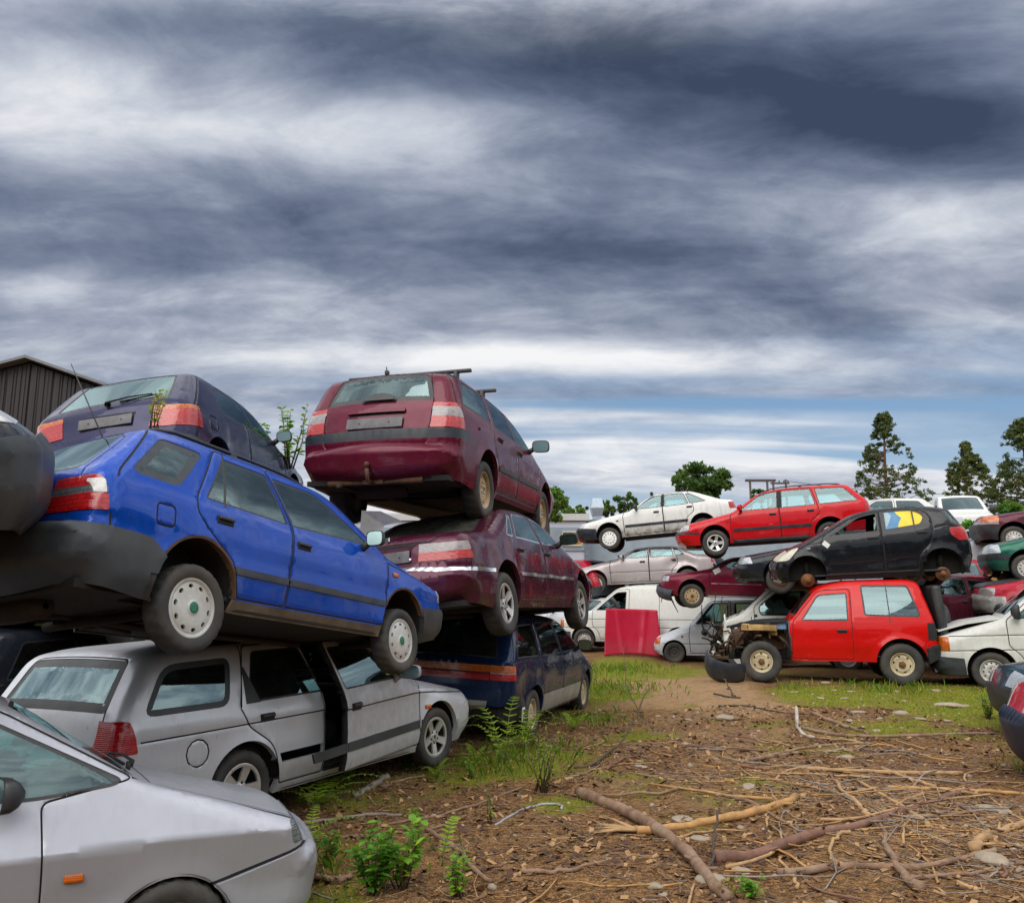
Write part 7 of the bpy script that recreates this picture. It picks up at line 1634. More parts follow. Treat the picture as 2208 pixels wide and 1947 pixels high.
def leafmat(name, rgb, var=.3, tr=.35):
    m, kk, b = base_mat(name); oc = objco(kk); n = kk.noise(oc, 3.0, 4, .6); n2 = kk.noise(oc, 30., 2, .5)
    c = kk.mix(kk.remap(n, .3, .7), [q * (1 - var) for q in rgb], [q * (1 + var) for q in rgb]); c = kk.mix(kk.remap(n2, .35, .7, 0, .4), c, [rgb[0] * 1.5, rgb[1] * 1.25, rgb[2]])
    setb(kk, b, col=c, rough=.55, spec=.3)
    tl = kk.new('ShaderNodeBsdfTranslucent', inp={0: kk.mix(.5, c, [min(1, q * 2) for q in rgb])}); mx = kk.new('ShaderNodeMixShader', inp={0: tr, 1: b.outputs[0], 2: tl.outputs[0]})
    kk.l.new(mx.outputs[0], kk.n['Material Output'].inputs[0]); return m
M['grass1'] = leafmat('grass_blade', (.20, .24, .018)); M['grass2'] = leafmat('yellow_grass_blade', (.30, .28, .045)); M['grass3'] = leafmat('fresh_grass_blade', (.13, .27, .024))
gm_ = lambda x, y: green_mask(x, y) ** 1.3
grass(34000, (-2.2, 9.5, 3.2, 17), .008, .042, gm_, 4, 'grass', [M['grass1'], M['grass1'], M['grass2'], M['grass3']])
def tuft(x, y):
    r = 0
    for cx, cy, rr in ((6.35, 14.9, .55), (6.9, 15.1, .4), (8.6, 13.6, .7), (7.4, 12.1, .35), (-.1, 9.0, .5), (.35, 9.8, .6), (-1.0, 5.9, .4), (-1.25, 4.6, .35), (1.6, 15.5, .8), (2.0, 19, 1.0), (5.0, 15.2, .3), (7.0, 10.8, .4), (5.1, 8.6, .25), (1.1, 12.2, .5)):
        r = r + np.exp(-((x - cx) ** 2 + (y - cy) ** 2) / rr ** 2)
    return np.clip(r, 0, 1)
grass(9000, (-2.2, 9.5, 3.4, 21), .05, .20, tuft, 6, 'tall_grass', [M['grass1'], M['grass3'], M['grass3'], M['grass2']])
# pebbles
ico = bmesh.new(); bmesh.ops.create_icosphere(ico, subdivisions=1, radius=1); iv = np.array([v.co[:] for v in ico.verts]); if_ = np.array([[v.index for v in f.verts] for f in ico.faces]); ico.free()
n = 900; x = g.uniform(-1.2, 8.5, n); y = 3 + 13 * g.random(n); s_ = .008 + .03 * g.random(n) ** 3; V = iv[None] * s_[:, None, None] * g.uniform(.6, 1.3, (n, 1, 3)) * (1 + .25 * g.normal(0, 1, (n, len(iv), 1)) * .5)
V[:, :, 2] *= .6; V += np.stack([x, y, ground_z(x, y)], 1)[:, None]
M['stone'] = simple('field_stone', (.32, .26, .19), .85, var=.3, scale=9, bmp=.4, bscale=25, dirt=(.16, .11, .07, .5))
scatter_mesh('pebble_litter', V, (np.arange(n)[:, None, None] * len(iv) + if_[None]).reshape(-1, 3), None, [M['stone']])
# ------------------------------------------------------------------ branches (each a thing), placed on the ground where they lie
def px_path(pts, lift=0.0, n=14, wob=.012, seed=0):
    g = random.Random(seed); P = [at_px(u, v) + Vector((0, 0, lf)) for u, v, lf in [(p + (0,))[:3] for p in pts]]
    out = []
    for i in range(n + 1):
        t_ = i / n * (len(P) - 1); k0 = min(int(t_), len(P) - 2); f = t_ - k0
        p0, p1, p2, p3 = P[max(k0 - 1, 0)], P[k0], P[k0 + 1], P[min(k0 + 2, len(P) - 1)]
        q = .5 * ((2 * p1) + (p2 - p0) * f + (2 * p0 - 5 * p1 + 4 * p2 - p3) * f * f + (3 * p1 - p0 - 3 * p2 + p3) * f ** 3)
        out.append(q + Vector((g.gauss(0, wob), g.gauss(0, wob), 0)))
    return out
def branch(name, label, pts, r0, r1, m, seed=0, knots=True, cat='branch', group=None, tips=None, lift=None, wob=.012):
    path = px_path(pts, seed=seed, n=16, wob=wob); n = len(path); g = random.Random(seed)
    b = MB(); rr = [(r0 + (r1 - r0) * i / (n - 1)) * g.uniform(.88, 1.12) for i in range(n)]
    path = [p + Vector((0, 0, r * .7)) for p, r in zip(path, rr)]
    b.tube(path, rr, 9 if r0 > .02 else 6, 0)
    if knots and r0 > .016:
        for q in range(3 + int(r0 * 60)):
            i = g.randint(1, n - 2); d = Vector((g.uniform(-1, 1), g.uniform(-1, 1), g.uniform(.1, .7))).normalized(); l_ = g.uniform(.8, 2.2) * rr[i] + .01
            b.tube([path[i], path[i] + d * (rr[i] + l_ * .5), path[i] + d * (rr[i] + l_)], [rr[i] * .45, rr[i] * .3, rr[i] * .22], 5, 0)
    c0 = [path[0] - (path[1] - path[0]).normalized() * .001]; o = b.build(name, [m] if not isinstance(m, list) else m)
    tag(o, label, cat, group); return o
z4 = lambda a, b_: (400 + a / 2.271, 1300 + b_ / 2.271); z7 = lambda a, b_: (1250 + a / 2.1336, 1400 + b_ / 2.1336)
big = [
 ('fallen_branch', 'thick bark-covered branch lying diagonally, its lower end at the bottom edge of the photo', [z7(-10, 675), z7(120, 720), z7(340, 830), z7(470, 935), z7(590, 1070), z7(690, 1165)], .050, .034, 'bark', 1),
 ('fallen_branch', 'long reddish branch crossing the brushwood towards the red car with the navy bumper', [z7(600, 985), z7(820, 955), z7(1060, 870), z7(1340, 800), z7(1600, 720), z7(1830, 640), z7(2060, 575)], .044, .012, 'bark_red', 2),
 ('broken_branch', 'snapped branch with orange peeled wood, lying under the thick bark-covered branch', [z7(260, 850), z7(420, 835), z7(600, 800), z7(800, 760), z7(1005, 690)], .030, .032, 'wood', 3),
 ('fallen_branch', 'curved branch with a forked root end at the lower right of the brushwood', [z7(1385, 800), z7(1410, 910), z7(1470, 1020), z7(1560, 1115)], .014, .034, 'bark', 4),
 ('fallen_branch', 'slim bark branch lying across the lower end of the forked one', [z7(920, 1035), z7(1130, 1015), z7(1320, 1005), z7(1520, 1015), z7(1750, 975), z7(1930, 925)], .024, .018, 'bark', 5),
 ('fallen_branch', 'pale crooked branch at the right edge beside a flat stone', [z7(1810, 930), z7(1870, 880), z7(1950, 840), z7(2060, 805)], .034, .022, 'straw', 6),
 ('fallen_branch', 'thin dark branch at the lower right corner', [z7(1480, 1060), z7(1700, 1045), z7(1900, 1020), z7(2060, 980)], .016, .010, 'bark', 7),
 ('wooden_pole', 'straight pale peeled pole lying level behind the brushwood', [z7(1040, 555), z7(1300, 565), z7(1500, 575), z7(1760, 575)], .016, .022, 'straw', 8),
 ('wooden_pole', 'pale peeled pole running to the right edge behind the long reddish branch', [z7(1420, 640), z7(1650, 648), z7(1850, 655), z7(2060, 670)], .018, .014, 'wood', 9),
 ('wooden_pole', 'short pale pole slanting between the two level poles', [z7(1390, 550), z7(1500, 590), z7(1640, 640)], .016, .018, 'straw', 10),
 ('wooden_pole', 'pale peeled pole slanting across the middle of the brushwood', [z7(1275, 605), z7(1400, 680), z7(1530, 760), z7(1610, 820)], .014, .024, 'straw', 11),
 ('fallen_branch', 'forked bark branch leaning on others at the far side of the brushwood', [z7(1075, 300), z7(1180, 340), z7(1330, 395, ) ], .030, .022, 'bark', 12),
 ('birch_stick', 'white bent birch stick at the left end of the long level brown pole', [z7(1000, 312) + (.12,), z7(1003, 365) + (.02,), z7(1030, 398), z7(1085, 410)], .022, .020, 'birch', 13),
 ('birch_pole', 'long thin brown pole lying level towards the red car with the navy bumper', [z7(1010, 362), z7(1150, 400), z7(1320, 405), z7(1560, 400), z7(1760, 392), z7(1910, 390)], .022, .016, 'bark', 14),
 ('fallen_branch', 'dark crooked branch on the earth track before the moss', [z7(640, 262), z7(760, 262), z7(880, 285), z7(1010, 300)], .016, .010, 'darktwig', 15),
 ('fallen_branch', 'dark V-shaped branch nearest the red off-roader', [z7(620, 212) + (.03,), z7(690, 222), z7(740, 225)], .016, .014, 'darktwig', 16),
 ('fallen_branch', 'dark stick rising from the V-shaped branch', [z7(668, 185) + (.18,), z7(690, 205) + (.08,), z7(712, 222)], .010, .014, 'darktwig', 17),
 ('fallen_branch', 'long brown branch lying in front of the level brown pole', [z7(740, 525), z7(880, 492), z7(1000, 462), z7(1180, 440), z7(1350, 437)], .018, .014, 'bark', 18),
 ('fallen_branch', 'short brown branch below the long brown one', [z7(750, 522), z7(870, 500), z7(1000, 478)], .020, .018, 'bark', 19),
 ('fallen_branch', 'grey-brown arched branch in the middle of the clearing', [z7(615, 672), z7(720, 690), z7(800, 715), z7(870, 760), z7(1050, 865)], .016, .012, 'bark', 20),
 ('fallen_branch', 'thin upright stick stuck beside the thick bark-covered branch', [z7(645, 895) + (.22,), z7(610, 980) + (.06,), z7(580, 1055)], .008, .012, 'darktwig', 21),
 ('fallen_branch', 'bare arching stick left of the earth track', [z7(318, 270) + (.35,), z7(270, 370) + (.22,), z7(200, 460) + (.10,), z7(60, 535) + (.02,), z7(-20, 550)], .008, .012, 'darktwig', 22),
 ('dead_stalk', 'tall dead forked stalk beside the navy people carrier', [z7(205, 95) + (.55,), z7(210, 190) + (.35,), z7(235, 260) + (.15,), z7(300, 325)], .005, .008, 'darktwig', 23),
 ('fallen_branch', 'grey branch with a cut end beside the sill of the silver estate', [z4(830, 950), z4(900, 915), z4(985, 855)], .022, .030, 'greytwig', 24),
 ('fallen_branch', 'thin pale branch between the silver estate and the ferns', [z4(960, 905), z4(1060, 870), z4(1180, 850)], .014, .012, 'bark', 25),
 ('fallen_branch', 'grey arched branch in front of the open door of the silver estate', [z4(450, 920), z4(600, 865), z4(700, 815), z4(815, 800)], .013, .012, 'greytwig', 26),
 ('fallen_branch', 'grey branch running from the near silver hatchback towards the clearing', [z4(560, 1085), z4(760, 1060), z4(900, 1040), z4(1060, 1045)], .016, .012, 'greytwig', 27),
 ('fallen_branch', 'long thin branch lying below the lone fern frond stones', [z4(720, 1155), z4(960, 1140), z4(1150, 1125), z4(1300, 1080), z4(1370, 1045)], .014, .010, 'bark', 28),
 ('fallen_branch', 'brown branch slanting down past the lone fern frond', [z4(1140, 1070), z4(1200, 1130), z4(1330, 1210), z4(1430, 1320), z4(1500, 1365)], .020, .014, 'bark', 29),
 ('fallen_branch', 'long thin brown branch left of the thick bark-covered branch', [z4(1000, 1085), z4(1250, 1040), z4(1480, 970), z4(1660, 900)], .012, .010, 'bark', 30),
 ('fallen_branch', 'level branch on the bare ground below the thick bark-covered branch', [z4(1640, 1320), z4(1800, 1325), z4(1950, 1300), z4(2080, 1255)], .016, .012, 'bark', 31),
 ('fallen_branch', 'brown branch at the foot of the leafy bush', [z4(640, 1350), z4(740, 1365), z4(810, 1350)], .020, .020, 'bark', 32),
 ('plastic_hose', 'grey loop of hose beside the tall weeds', [z4(1520, 1090), z4(1620, 1030), z4(1740, 990), z4(1830, 990), z4(1840, 1010)], .010, .010, 'hose', 33),
 ('fallen_branch', 'hooked thin branch beside the peeled broken branch', [z7(870, 640), z7(895, 700), z7(960, 760), z7(1040, 790)], .011, .008, 'bark', 34),
 ('fallen_branch', 'thin crooked branch under the long reddish branch', [z7(1250, 840), z7(1180, 870), z7(1150, 920), z7(1160, 970), z7(1260, 1005)], .014, .010, 'straw', 35),
 ('fallen_branch', 'brown stick in the middle of the brushwood', [z7(1165, 605), z7(1240, 680), z7(1335, 775)], .014, .022, 'straw', 36),
 ('fallen_branch', 'thin stick crossing the snapped branch', [z7(860, 760), z7(870, 850), z7(885, 910)], .010, .008, 'straw', 37),
 ('fallen_branch', 'pale chip of split wood on bare ground near the bottom edge', [z7(1740, 1085), z7(1800, 1100), z7(1870, 1125)], .020, .010, 'straw', 38),
 ('fallen_branch', 'thin branch between the poles and the far stones', [z7(680, 560), z7(860, 545), z7(1000, 520)], .008, .006, 'bark', 39),
 ('fallen_branch', 'short stick upright in the brushwood', [z7(985, 785), z7(995, 850), z7(1000, 875)], .008, .008, 'bark', 40),
 ('fallen_branch', 'grey thin stick under the slim bark branch', [z7(920, 960), z7(960, 1030), z7(1000, 1095)], .010, .012, 'straw', 41),
]
M['birch'] = simple('birch_bark', (.46, .40, .34), .75, var=.3, scale=16, dirt=(.20, .12, .08, .7))
M['hose'] = simple('grey_hose', (.30, .32, .33), .4)
for nm, lb, pts, r0, r1, mt, sd in big:
    branch(nm, lb, pts, r0, r1, M[mt], sd, cat='hose' if 'hose' in nm else ('pole' if 'pole' in nm else ('stalk' if 'stalk' in nm else 'branch')), wob=.004 if ('pole' in nm or 'hose' in nm) else .012)
# splintered pale end of the snapped branch
b = MB(); g = random.Random(3)
for q in range(14):
    p0 = at_px(*z7(260, 850)) + Vector((0, 0, .03)); p1 = at_px(*z7(g.uniform(40, 150), g.uniform(780, 860))) + Vector((0, 0, g.uniform(.0, .05)))
    b.tube([p0, (p0 + p1) / 2 + Vector((0, 0, .01)), p1], [.018, .010, .002], 4)
tag(b.build('wood_splinters', M['straw']), 'pale splintered wood at the end of the snapped branch', 'wood')
# more plain sticks that nothing tells apart
g = random.Random(21)
for q in range(90):
    while True:
        x, y = g.gauss(3.2, 1.5), g.uniform(4.2, 10.5)
        if -.8 < x < 6.5: break
    L = g.uniform(.25, 1.1); a = g.uniform(0, 3.14); n = 7; r = g.uniform(.005, .014); cv = g.gauss(0, .12) * L
    pts = []
    for i in range(n):
        f = i / (n - 1) - .5; xx, yy_ = x + math.cos(a) * L * f - math.sin(a) * cv * (1 - 4 * f * f), y + math.sin(a) * L * f + math.cos(a) * cv * (1 - 4 * f * f)
        pts.append(Vector((xx + g.gauss(0, .006), yy_ + g.gauss(0, .006), float(ground_z(xx, yy_)) + r * .8 + g.uniform(0, .02))))
    b = MB(); b.tube(pts, [r * (1 - .5 * i / n) for i in range(n)], 6)
    tag(b.build('loose_stick', M[g.choice(['straw', 'bark', 'straw', 'greytwig', 'bark_red', 'wood'])]), 'loose stick scattered among the brushwood of the clearing', 'stick', 'loose sticks in the clearing')
# ------------------------------------------------------------------ stones
def stone(label, u, v, sx, sy, sz, seed, group=None):
    p = at_px(u, v); bm = bmesh.new(); bmesh.ops.create_icosphere(bm, subdivisions=3, radius=1); g = random.Random(seed); o_ = [Vector((g.gauss(0, 1), g.gauss(0, 1), g.gauss(0, 1))).normalized() for _ in range(7)]
    for vv in bm.verts:
        c = vv.co.copy(); d = 1
        for q in o_: d -= .16 * max(0, c.dot(q) - .55) * 2
        n_ = .05 * math.sin(5 * c.x + seed) * math.sin(4 * c.y + 2 * seed) + .03 * math.sin(11 * c.z + 7 * c.x)
        c = c * (d + n_); vv.co = Vector((c.x * sx, c.y * sy, c.z * sz))
    me = bpy.data.meshes.new('stone'); bm.to_mesh(me); bm.free(); me.materials.append(M['stone']); me.polygons.foreach_set('use_smooth', [True] * len(me.polygons))
    o = link('stone', me); o.location = p + Vector((0, 0, sz * .25)); o.rotation_euler = (0, 0, g.uniform(0, 3)); tag(o, label, 'stone', group); return o
big_stones = [('large flat pale stone on the moss in front of the off-white van', z7(1700, 258), .22, .15, .055), ('rounded pale stone left of the large flat one', z7(1475, 298), .105, .09, .06), ('broad pale stone on the earth track', z7(670, 322), .20, .13, .05), ('flat stone at the right edge of the brushwood', z7(1895, 745), .17, .12, .035), ('grey stone beside the slim bark branch at the lower right', z7(1895, 980), .12, .09, .05), ('pale stone beside the thick bark-covered branch at the bottom edge', z7(345, 1095), .06, .045, .022), ('small round stone next to the pale one at the bottom edge', z7(385, 1130), .035, .03, .015)]
for i, (lb, (u, v), sx, sy, sz) in enumerate(big_stones): stone(lb, u, v, sx, sy, sz, i)
g = random.Random(4)
for i, (a, c) in enumerate([(500, 325), (1380, 320), (1285, 290), (1320, 155), (1040, 158), (1130, 155), (1240, 185), (1460, 190), (1560, 320), (1110, 225), (1220, 228), (1365, 360), (1225, 500), (780, 632), (560, 870), (740, 1020), (1490, 238), (1690, 330), (1170, 186), (890, 145), (1770, 260), (1395, 170), (360, 315), (280, 540), (490, 435), (600, 1060), (470, 780), (1640, 190), (980, 200), (1240, 322)]):
    stone('pale field stone half sunk in the earth of the clearing', *z7(a, c), g.uniform(.04, .13), g.uniform(.03, .09), g.uniform(.012, .03), 20 + i, 'field stones in the clearing')
# ------------------------------------------------------------------ low plants
M['fern'] = leafmat('fern_leaf', (.24, .38, .025)); M['leaf'] = leafmat('bright_leaf', (.13, .32, .025)); M['leafd'] = leafmat('mid_green_leaf', (.06, .18, .018)); M['stem'] = simple('green_stem', (.10, .13, .03), .7); M['stemb'] = simple('brown_stem', (.11, .07, .04), .8)
def frond(b, base, d, L, wdt, arch, g, mi=0):
    d = Vector((d[0], d[1], 0)).normalized(); pts = []
    for i in range(15):
        f = i / 14; pts.append(base + d * (L * f * (1 - .25 * (1 - f))) + Vector((0, 0, L * arch * math.sin(min(1, f * .9) * 2.0) * (1.0 - .35 * f))))
    b.tube(pts, [.004 * (1 - .8 * i / 14) + .0008 for i in range(15)], 4, 1)
    for i in range(2, 15):
        f = i / 14; t_ = (pts[i] - pts[i - 1]).normalized(); s = t_.cross(Vector((0, 0, 1))).normalized(); up = s.cross(t_)
        l_ = wdt * (1 - f) ** .75 * (.5 + min(1, f * 4) * .5) + .006
        for sg in (1, -1):
            dirv = (s * sg + t_ * .35 + up * g.uniform(-.2, .05)).normalized(); p = pts[i]; w_ = l_ * .10 + .004
            for q in range(4):   # little lobes along the pinna
                f0 = q / 4; a0 = p + dirv * l_ * f0; a1 = p + dirv * l_ * (f0 + .27); ww = w_ * (1 - f0 * .75)
                b.add([a0 - t_ * ww, a0 + t_ * ww, a1 + t_ * ww * .6, a1 - t_ * ww * .5], [(0, 1, 2, 3)], mi)
def fern(label, u, v, n, L, seed, spread=6.28, a0=0, arch=.75):
    p = at_px(u, v); g = random.Random(seed); o = empty('fern', p); tag(o, label, 'fern')
    for i in range(n):
        b = MB(); a = a0 + spread * i / n + g.uniform(-.3, .3)
        frond(b, Vector((0, 0, 0)), (math.cos(a), math.sin(a)), L * g.uniform(.7, 1.1), L * .17, arch * g.uniform(.7, 1.25), g); b.build('frond', [M['fern'], M['stem']], o)
fern('big spreading fern between the near hatchback and the open door of the silver estate', *z4(640, 1000), 11, .62, 1, arch=.55)
fern('smaller fern at the sill of the silver estate', *z4(540, 900), 6, .42, 2, arch=.8)
fern('upright fern beside the rear wheel of the navy people carrier', *z4(1560, 790), 6, .62, 3, arch=1.2)
fern('single upright fern frond on the bare ground', *z4(1255, 1290), 2, .34, 4, spread=.5, a0=1.2, arch=1.6)
fern('low fern in front of the alloy wheel of the silver estate', *z4(1230, 850), 5, .26, 5, arch=.6)
fern('fern between the near silver hatchback and the leafy bush', *z4(600, 1180), 7, .40, 6, arch=.6)
fern('small fern under the front bumper of the silver estate', *z4(1420, 790), 6, .30, 7, arch=.8)
fern('tall bracken clump behind the upright fern, beside the navy people carrier', *z4(1660, 720), 7, .55, 8, arch=1.0)
fern('low bracken on the moss beside the front wheel of the navy people carrier', *z4(1900, 620), 6, .45, 9, arch=.8)
def leafy(label, u, v, nst, H, nl, ls, seed, mats, name='weed', cat='plant', spread=.25, pos=None, up=1.0):
    p = pos or at_px(u, v); g = random.Random(seed); o = empty(name, p); tag(o, label, cat)
    bs = MB(); bl = MB()
    for s in range(nst):
        a = g.uniform(0, 6.28); h = H * g.uniform(.6, 1.05); tip = Vector((math.cos(a) * spread * h * g.uniform(.3, 1), math.sin(a) * spread * h * g.uniform(.3, 1), h * up)); mid = tip * .5 + Vector((g.gauss(0, .02), g.gauss(0, .02), .02 * h))
        r = Vector((g.gauss(0, .03), g.gauss(0, .03), 0)) * (H * 1.5); bs.tube([r, r + mid, r + tip], [.005 * H * 2 + .002, .004 * H * 2, .0015], 4)
        for i in range(nl):
            f = .15 + .85 * (i + g.random()) / nl; c = r + (mid * (f * 2) if f < .5 else mid + (tip - mid) * (f * 2 - 1)); an = g.uniform(0, 6.28); el = g.uniform(-.2, .7)
            d = Vector((math.cos(an) * math.cos(el), math.sin(an) * math.cos(el), math.sin(el))); sd_ = d.cross(Vector((g.gauss(0, .3), g.gauss(0, .3), 1))).normalized(); L = ls * g.uniform(.55, 1.2); w_ = L * g.uniform(.22, .36); nrm = sd_.cross(d)
            bl.add([c, c + d * L * .35 + sd_ * w_ + nrm * L * .05, c + d * L * .75 + sd_ * w_ * .7, c + d * L - nrm * L * .12, c + d * L * .75 - sd_ * w_ * .7, c + d * L * .35 - sd_ * w_ + nrm * L * .05, c + d * L * .5 - nrm * L * .04], [(0, 1, 6), (1, 2, 6), (2, 3, 6), (3, 4, 6), (4, 5, 6), (5, 0, 6)], g.randint(0, len(mats) - 1))
    bs.build('stem', M['stemb'], o); bl.build('foliage', [M[q] for q in mats], o); return o
leafy('leafy bright green bush at the bottom edge right of the near hatchback', *z4(930, 1430), 20, .38, 14, .075, 1, ['leaf', 'leafd', 'leaf'], 'bush', 'bush', .55)
leafy('second leafy bush right of the first one at the bottom edge', *z4(1060, 1400), 14, .40, 12, .07, 2, ['leaf', 'leaf', 'fern'], 'bush', 'bush', .5)
leafy('small green weed right of the single fern frond at the bottom edge', *z4(1340, 1440), 9, .26, 10, .055, 3, ['leaf', 'fern'])
leafy('tall yellow-green weeds in the middle of the clearing', *z4(1750, 930), 13, .55, 22, .035, 4, ['fern', 'grass2', 'leaf'], spread=.35)
leafy('thin tall weed against the door of the silver estate', *z4(920, 850), 4, .55, 12, .05, 5, ['leaf', 'fern'], spread=.15)
leafy('dark green low weed beneath the front wing of the silver estate', *z4(1085, 810), 16, .26, 12, .06, 6, ['leafd', 'leafd', 'leaf'], spread=.6)
leafy('low green weed on bare ground between ferns', *z4(1400, 860), 9, .20, 9, .045, 7, ['leafd', 'leaf'], spread=.7)
leafy('small weed sprouting behind the lone fern frond', *z4(1120, 1110), 6, .16, 8, .04, 8, ['leaf'], spread=.5)
leafy('yellow-green seedling near the tall weeds', *z4(1490, 1080), 5, .30, 10, .03, 9, ['fern', 'grass2'], spread=.2)
leafy('bright weed tuft by the lower end of the thick bark-covered branch', *z7(790, 1150), 10, .14, 9, .045, 10, ['leaf', 'leaf'], spread=.7)
leafy('yellow sprig at the tip of the thick bark-covered branch', *z7(690, 1150), 4, .12, 7, .035, 11, ['grass2'], spread=.4)
leafy('grassy weed clump in front of the teal car', *z7(1880, 320), 16, .38, 12, .05, 12, ['leafd', 'leaf', 'grass1'], spread=.5)
leafy('low weed on the left of the bush at the bottom edge', *z4(700, 1290), 12, .22, 10, .05, 13, ['grass1', 'leafd'], spread=.7)
leafy('weed below the door gap of the silver estate', *z4(790, 900), 10, .22, 10, .05, 14, ['leaf', 'fern'], spread=.6)
leafy('dark weed right of the leafy bushes', *z4(1130, 1210), 8, .14, 8, .04, 15, ['leafd'], spread=.7)
def unproj(u, v, Yd):
    cth, sth = math.cos(PITCH), math.sin(PITCH); a = (u - 1104) / F_PX; q = (973.5 - v) / F_PX
    d = np.array([a, cth - sth * q, sth + cth * q]); t_ = Yd / d[1]; return Vector((d[0] * t_, Yd, CAM_H + d[2] * t_))
p = unproj(622, 1010, 10.6); leafy('leafy sapling growing up between the blue and the maroon estate', 0, 0, 7, .95, 26, .085, 16, ['leaf', 'fern', 'leafd'], 'sapling', 'sapling', .28, pos=p)
p = unproj(560, 1000, 10.4); leafy('short leafy sapling in front of the dark violet hatchback', 0, 0, 6, .55, 18, .075, 17, ['leaf', 'leafd'], 'sapling', 'sapling', .5, pos=p)
p = unproj(330, 925, 7.25); leafy('yellow-green sprig between the tail lamps of the dark violet hatchback', 0, 0, 6, .42, 14, .05, 18, ['fern', 'grass2'], 'sapling', 'sapling', .4, pos=p)
# ------------------------------------------------------------------ trees
M['needle'] = leafmat('pine_needles', (.07, .11, .026), .35, .35); M['needled'] = leafmat('dark_pine_needles', (.05, .075, .02), .3, .35); M['needley'] = leafmat('olive_pine_needles', (.105, .125, .03), .3, .35)
M['crown'] = leafmat('tree_leaf', (.085, .155, .026), .35, .3); M['crownd'] = leafmat('dark_tree_leaf', (.048, .10, .02), .3, .28); M['crownb'] = leafmat('light_tree_leaf', (.11, .20, .03), .3, .35)
M['trunk'] = simple('tree_bark', (.065, .045, .032), .9, var=.4, bmp=.5, bscale=12); M['trunkr'] = simple('pine_trunk_bark', (.13, .065, .035), .9, var=.4, bmp=.5, bscale=12)
def clumps(C_, R, per, ls, g, flat=.6, mats=3):
    """leaf-sized faces in ellipsoidal tufts at centres C_"""
    C_ = np.asarray(C_); R = np.asarray(R); n = len(C_) * per
    c = np.repeat(C_, per, 0); r = np.repeat(R, per)
    d = g.normal(0, 1, (n, 3)); d /= np.linalg.norm(d, axis=1)[:, None]
    p = c + d * (r * g.random(n) ** .45)[:, None] * np.array([1, 1, flat])
    a = g.normal(0, 1, (n, 3)); a /= np.linalg.norm(a, axis=1)[:, None]; a = a * .8 + d * .6; a /= np.linalg.norm(a, axis=1)[:, None]
    b_ = np.cross(a, g.normal(0, 1, (n, 3))); b_ /= np.linalg.norm(b_, axis=1)[:, None] + 1e-9
    L = ls * g.uniform(.6, 1.4, n)[:, None]; W_ = L * .38
    V = np.stack([p - a * L * .5, p + b_ * W_ * .6, p + a * L * .5, p - b_ * W_ * .6], 1)
    mi = np.repeat(g.integers(0, mats, len(C_)), per)
    return V.reshape(-1, 3), mi
def crown_mesh(V, mi, mats, parent):
    me = bpy.data.meshes.new('crown'); n = len(V) // 4; F = np.arange(n * 4)
    me.vertices.add(n * 4); me.vertices.foreach_set('co', np.asarray(V, np.float32).ravel()); me.loops.add(n * 4); me.loops.foreach_set('vertex_index', F.astype(np.int32))
    me.polygons.add(n); me.polygons.foreach_set('loop_start', np.arange(n) * 4); me.polygons.foreach_set('loop_total', np.full(n, 4)); me.polygons.foreach_set('material_index', np.asarray(mi, np.int32)); me.update(); me.validate()
    for m_ in mats: me.materials.append(m_)
    return link('crown', me, parent)
def pine(label, u, vtop, D, crown_lo, wid, seed, lean=0.0, mats=('needle', 'needled', 'needley'), side=None, nb=46, ls=.17):
    top = unproj(u, vtop, D); gz = float(ground_z(top.x, D, False)); H = top.z - gz; g = np.random.default_rng(seed); rd = random.Random(seed)
    o = empty('pine_tree', (top.x, D, gz)); tag(o, label, 'tree', None); tb = MB(); bx = rd.uniform(-.2, .2)
    tp = [Vector((bx * math.sin(3 * f) + lean * f, .1 * math.sin(4 * f), H * f)) for f in np.linspace(0, .985, 12)]
    tb.tube(tp, [.20 * H / 12 * (1 - .9 * f) + .02 for f in np.linspace(0, 1, 12)], 8); C_ = []; R = []
    env = lambda r_: float(np.interp(r_, [0, .12, .3, .55, .8, 1], [.55, .95, 1.0, .78, .48, .12])); tries = 0
    while len(C_) < nb * 6.5 and tries < 9000:
        tries += 1; rel = rd.random() ** 1.15; a = rd.uniform(0, 6.283); gap = float(vnoise(np.array([a * 1.3 + 40]), np.array([rel * 9.0 + seed]), 1.0, seed)[0])
        if gap < .36: continue
        lob = .62 + .55 * float(vnoise(np.array([a * 1.1 + 9]), np.array([rel * 5.0 + 3]), 1.0, seed + 5)[0])
        L = wid * env(rel) * lob * (.35 + .65 * rd.random() ** .5)
        if side and math.cos(a) > .2 and rel < .4: L *= side
        f = crown_lo + (1 - crown_lo) * rel; ctr = Vector((bx * math.sin(3 * f) + lean * f, 0, H * f)); p = ctr + Vector((math.cos(a) * L, math.sin(a) * L, L * rd.uniform(-.05, .22)))
        C_.append(p[:]); R.append(rd.uniform(.14, .38) * (1 - .35 * rel) * (wid / 2.4) ** .5)
        if len(C_) % 4 == 0: b0 = ctr - Vector((0, 0, L * .18)); tb.tube([b0, b0.lerp(p, .5) + Vector((0, 0, -.04 * L)), p], [.045 * (1 - rel) + .015, .03 * (1 - rel) + .01, .008], 5)
    C_.append((bx * math.sin(3) + lean, 0, H * .98)); R.append(.28)
    V, mi = clumps(C_, R, 40, ls, g, .7); crown_mesh(V, mi, [M[q] for q in mats], o); tb.build('trunk', M['trunkr'], o)
pine('tall open pine with a bare reddish stem, leftmost of the three pines', 1905, 893, 60, .36, 2.5, 31, side=1.35, nb=78)
pine('shorter dense conical pine in the middle of the three pines', 2079, 955, 66, .36, 2.5, 32, nb=95, mats=('needle', 'needley', 'needley'))
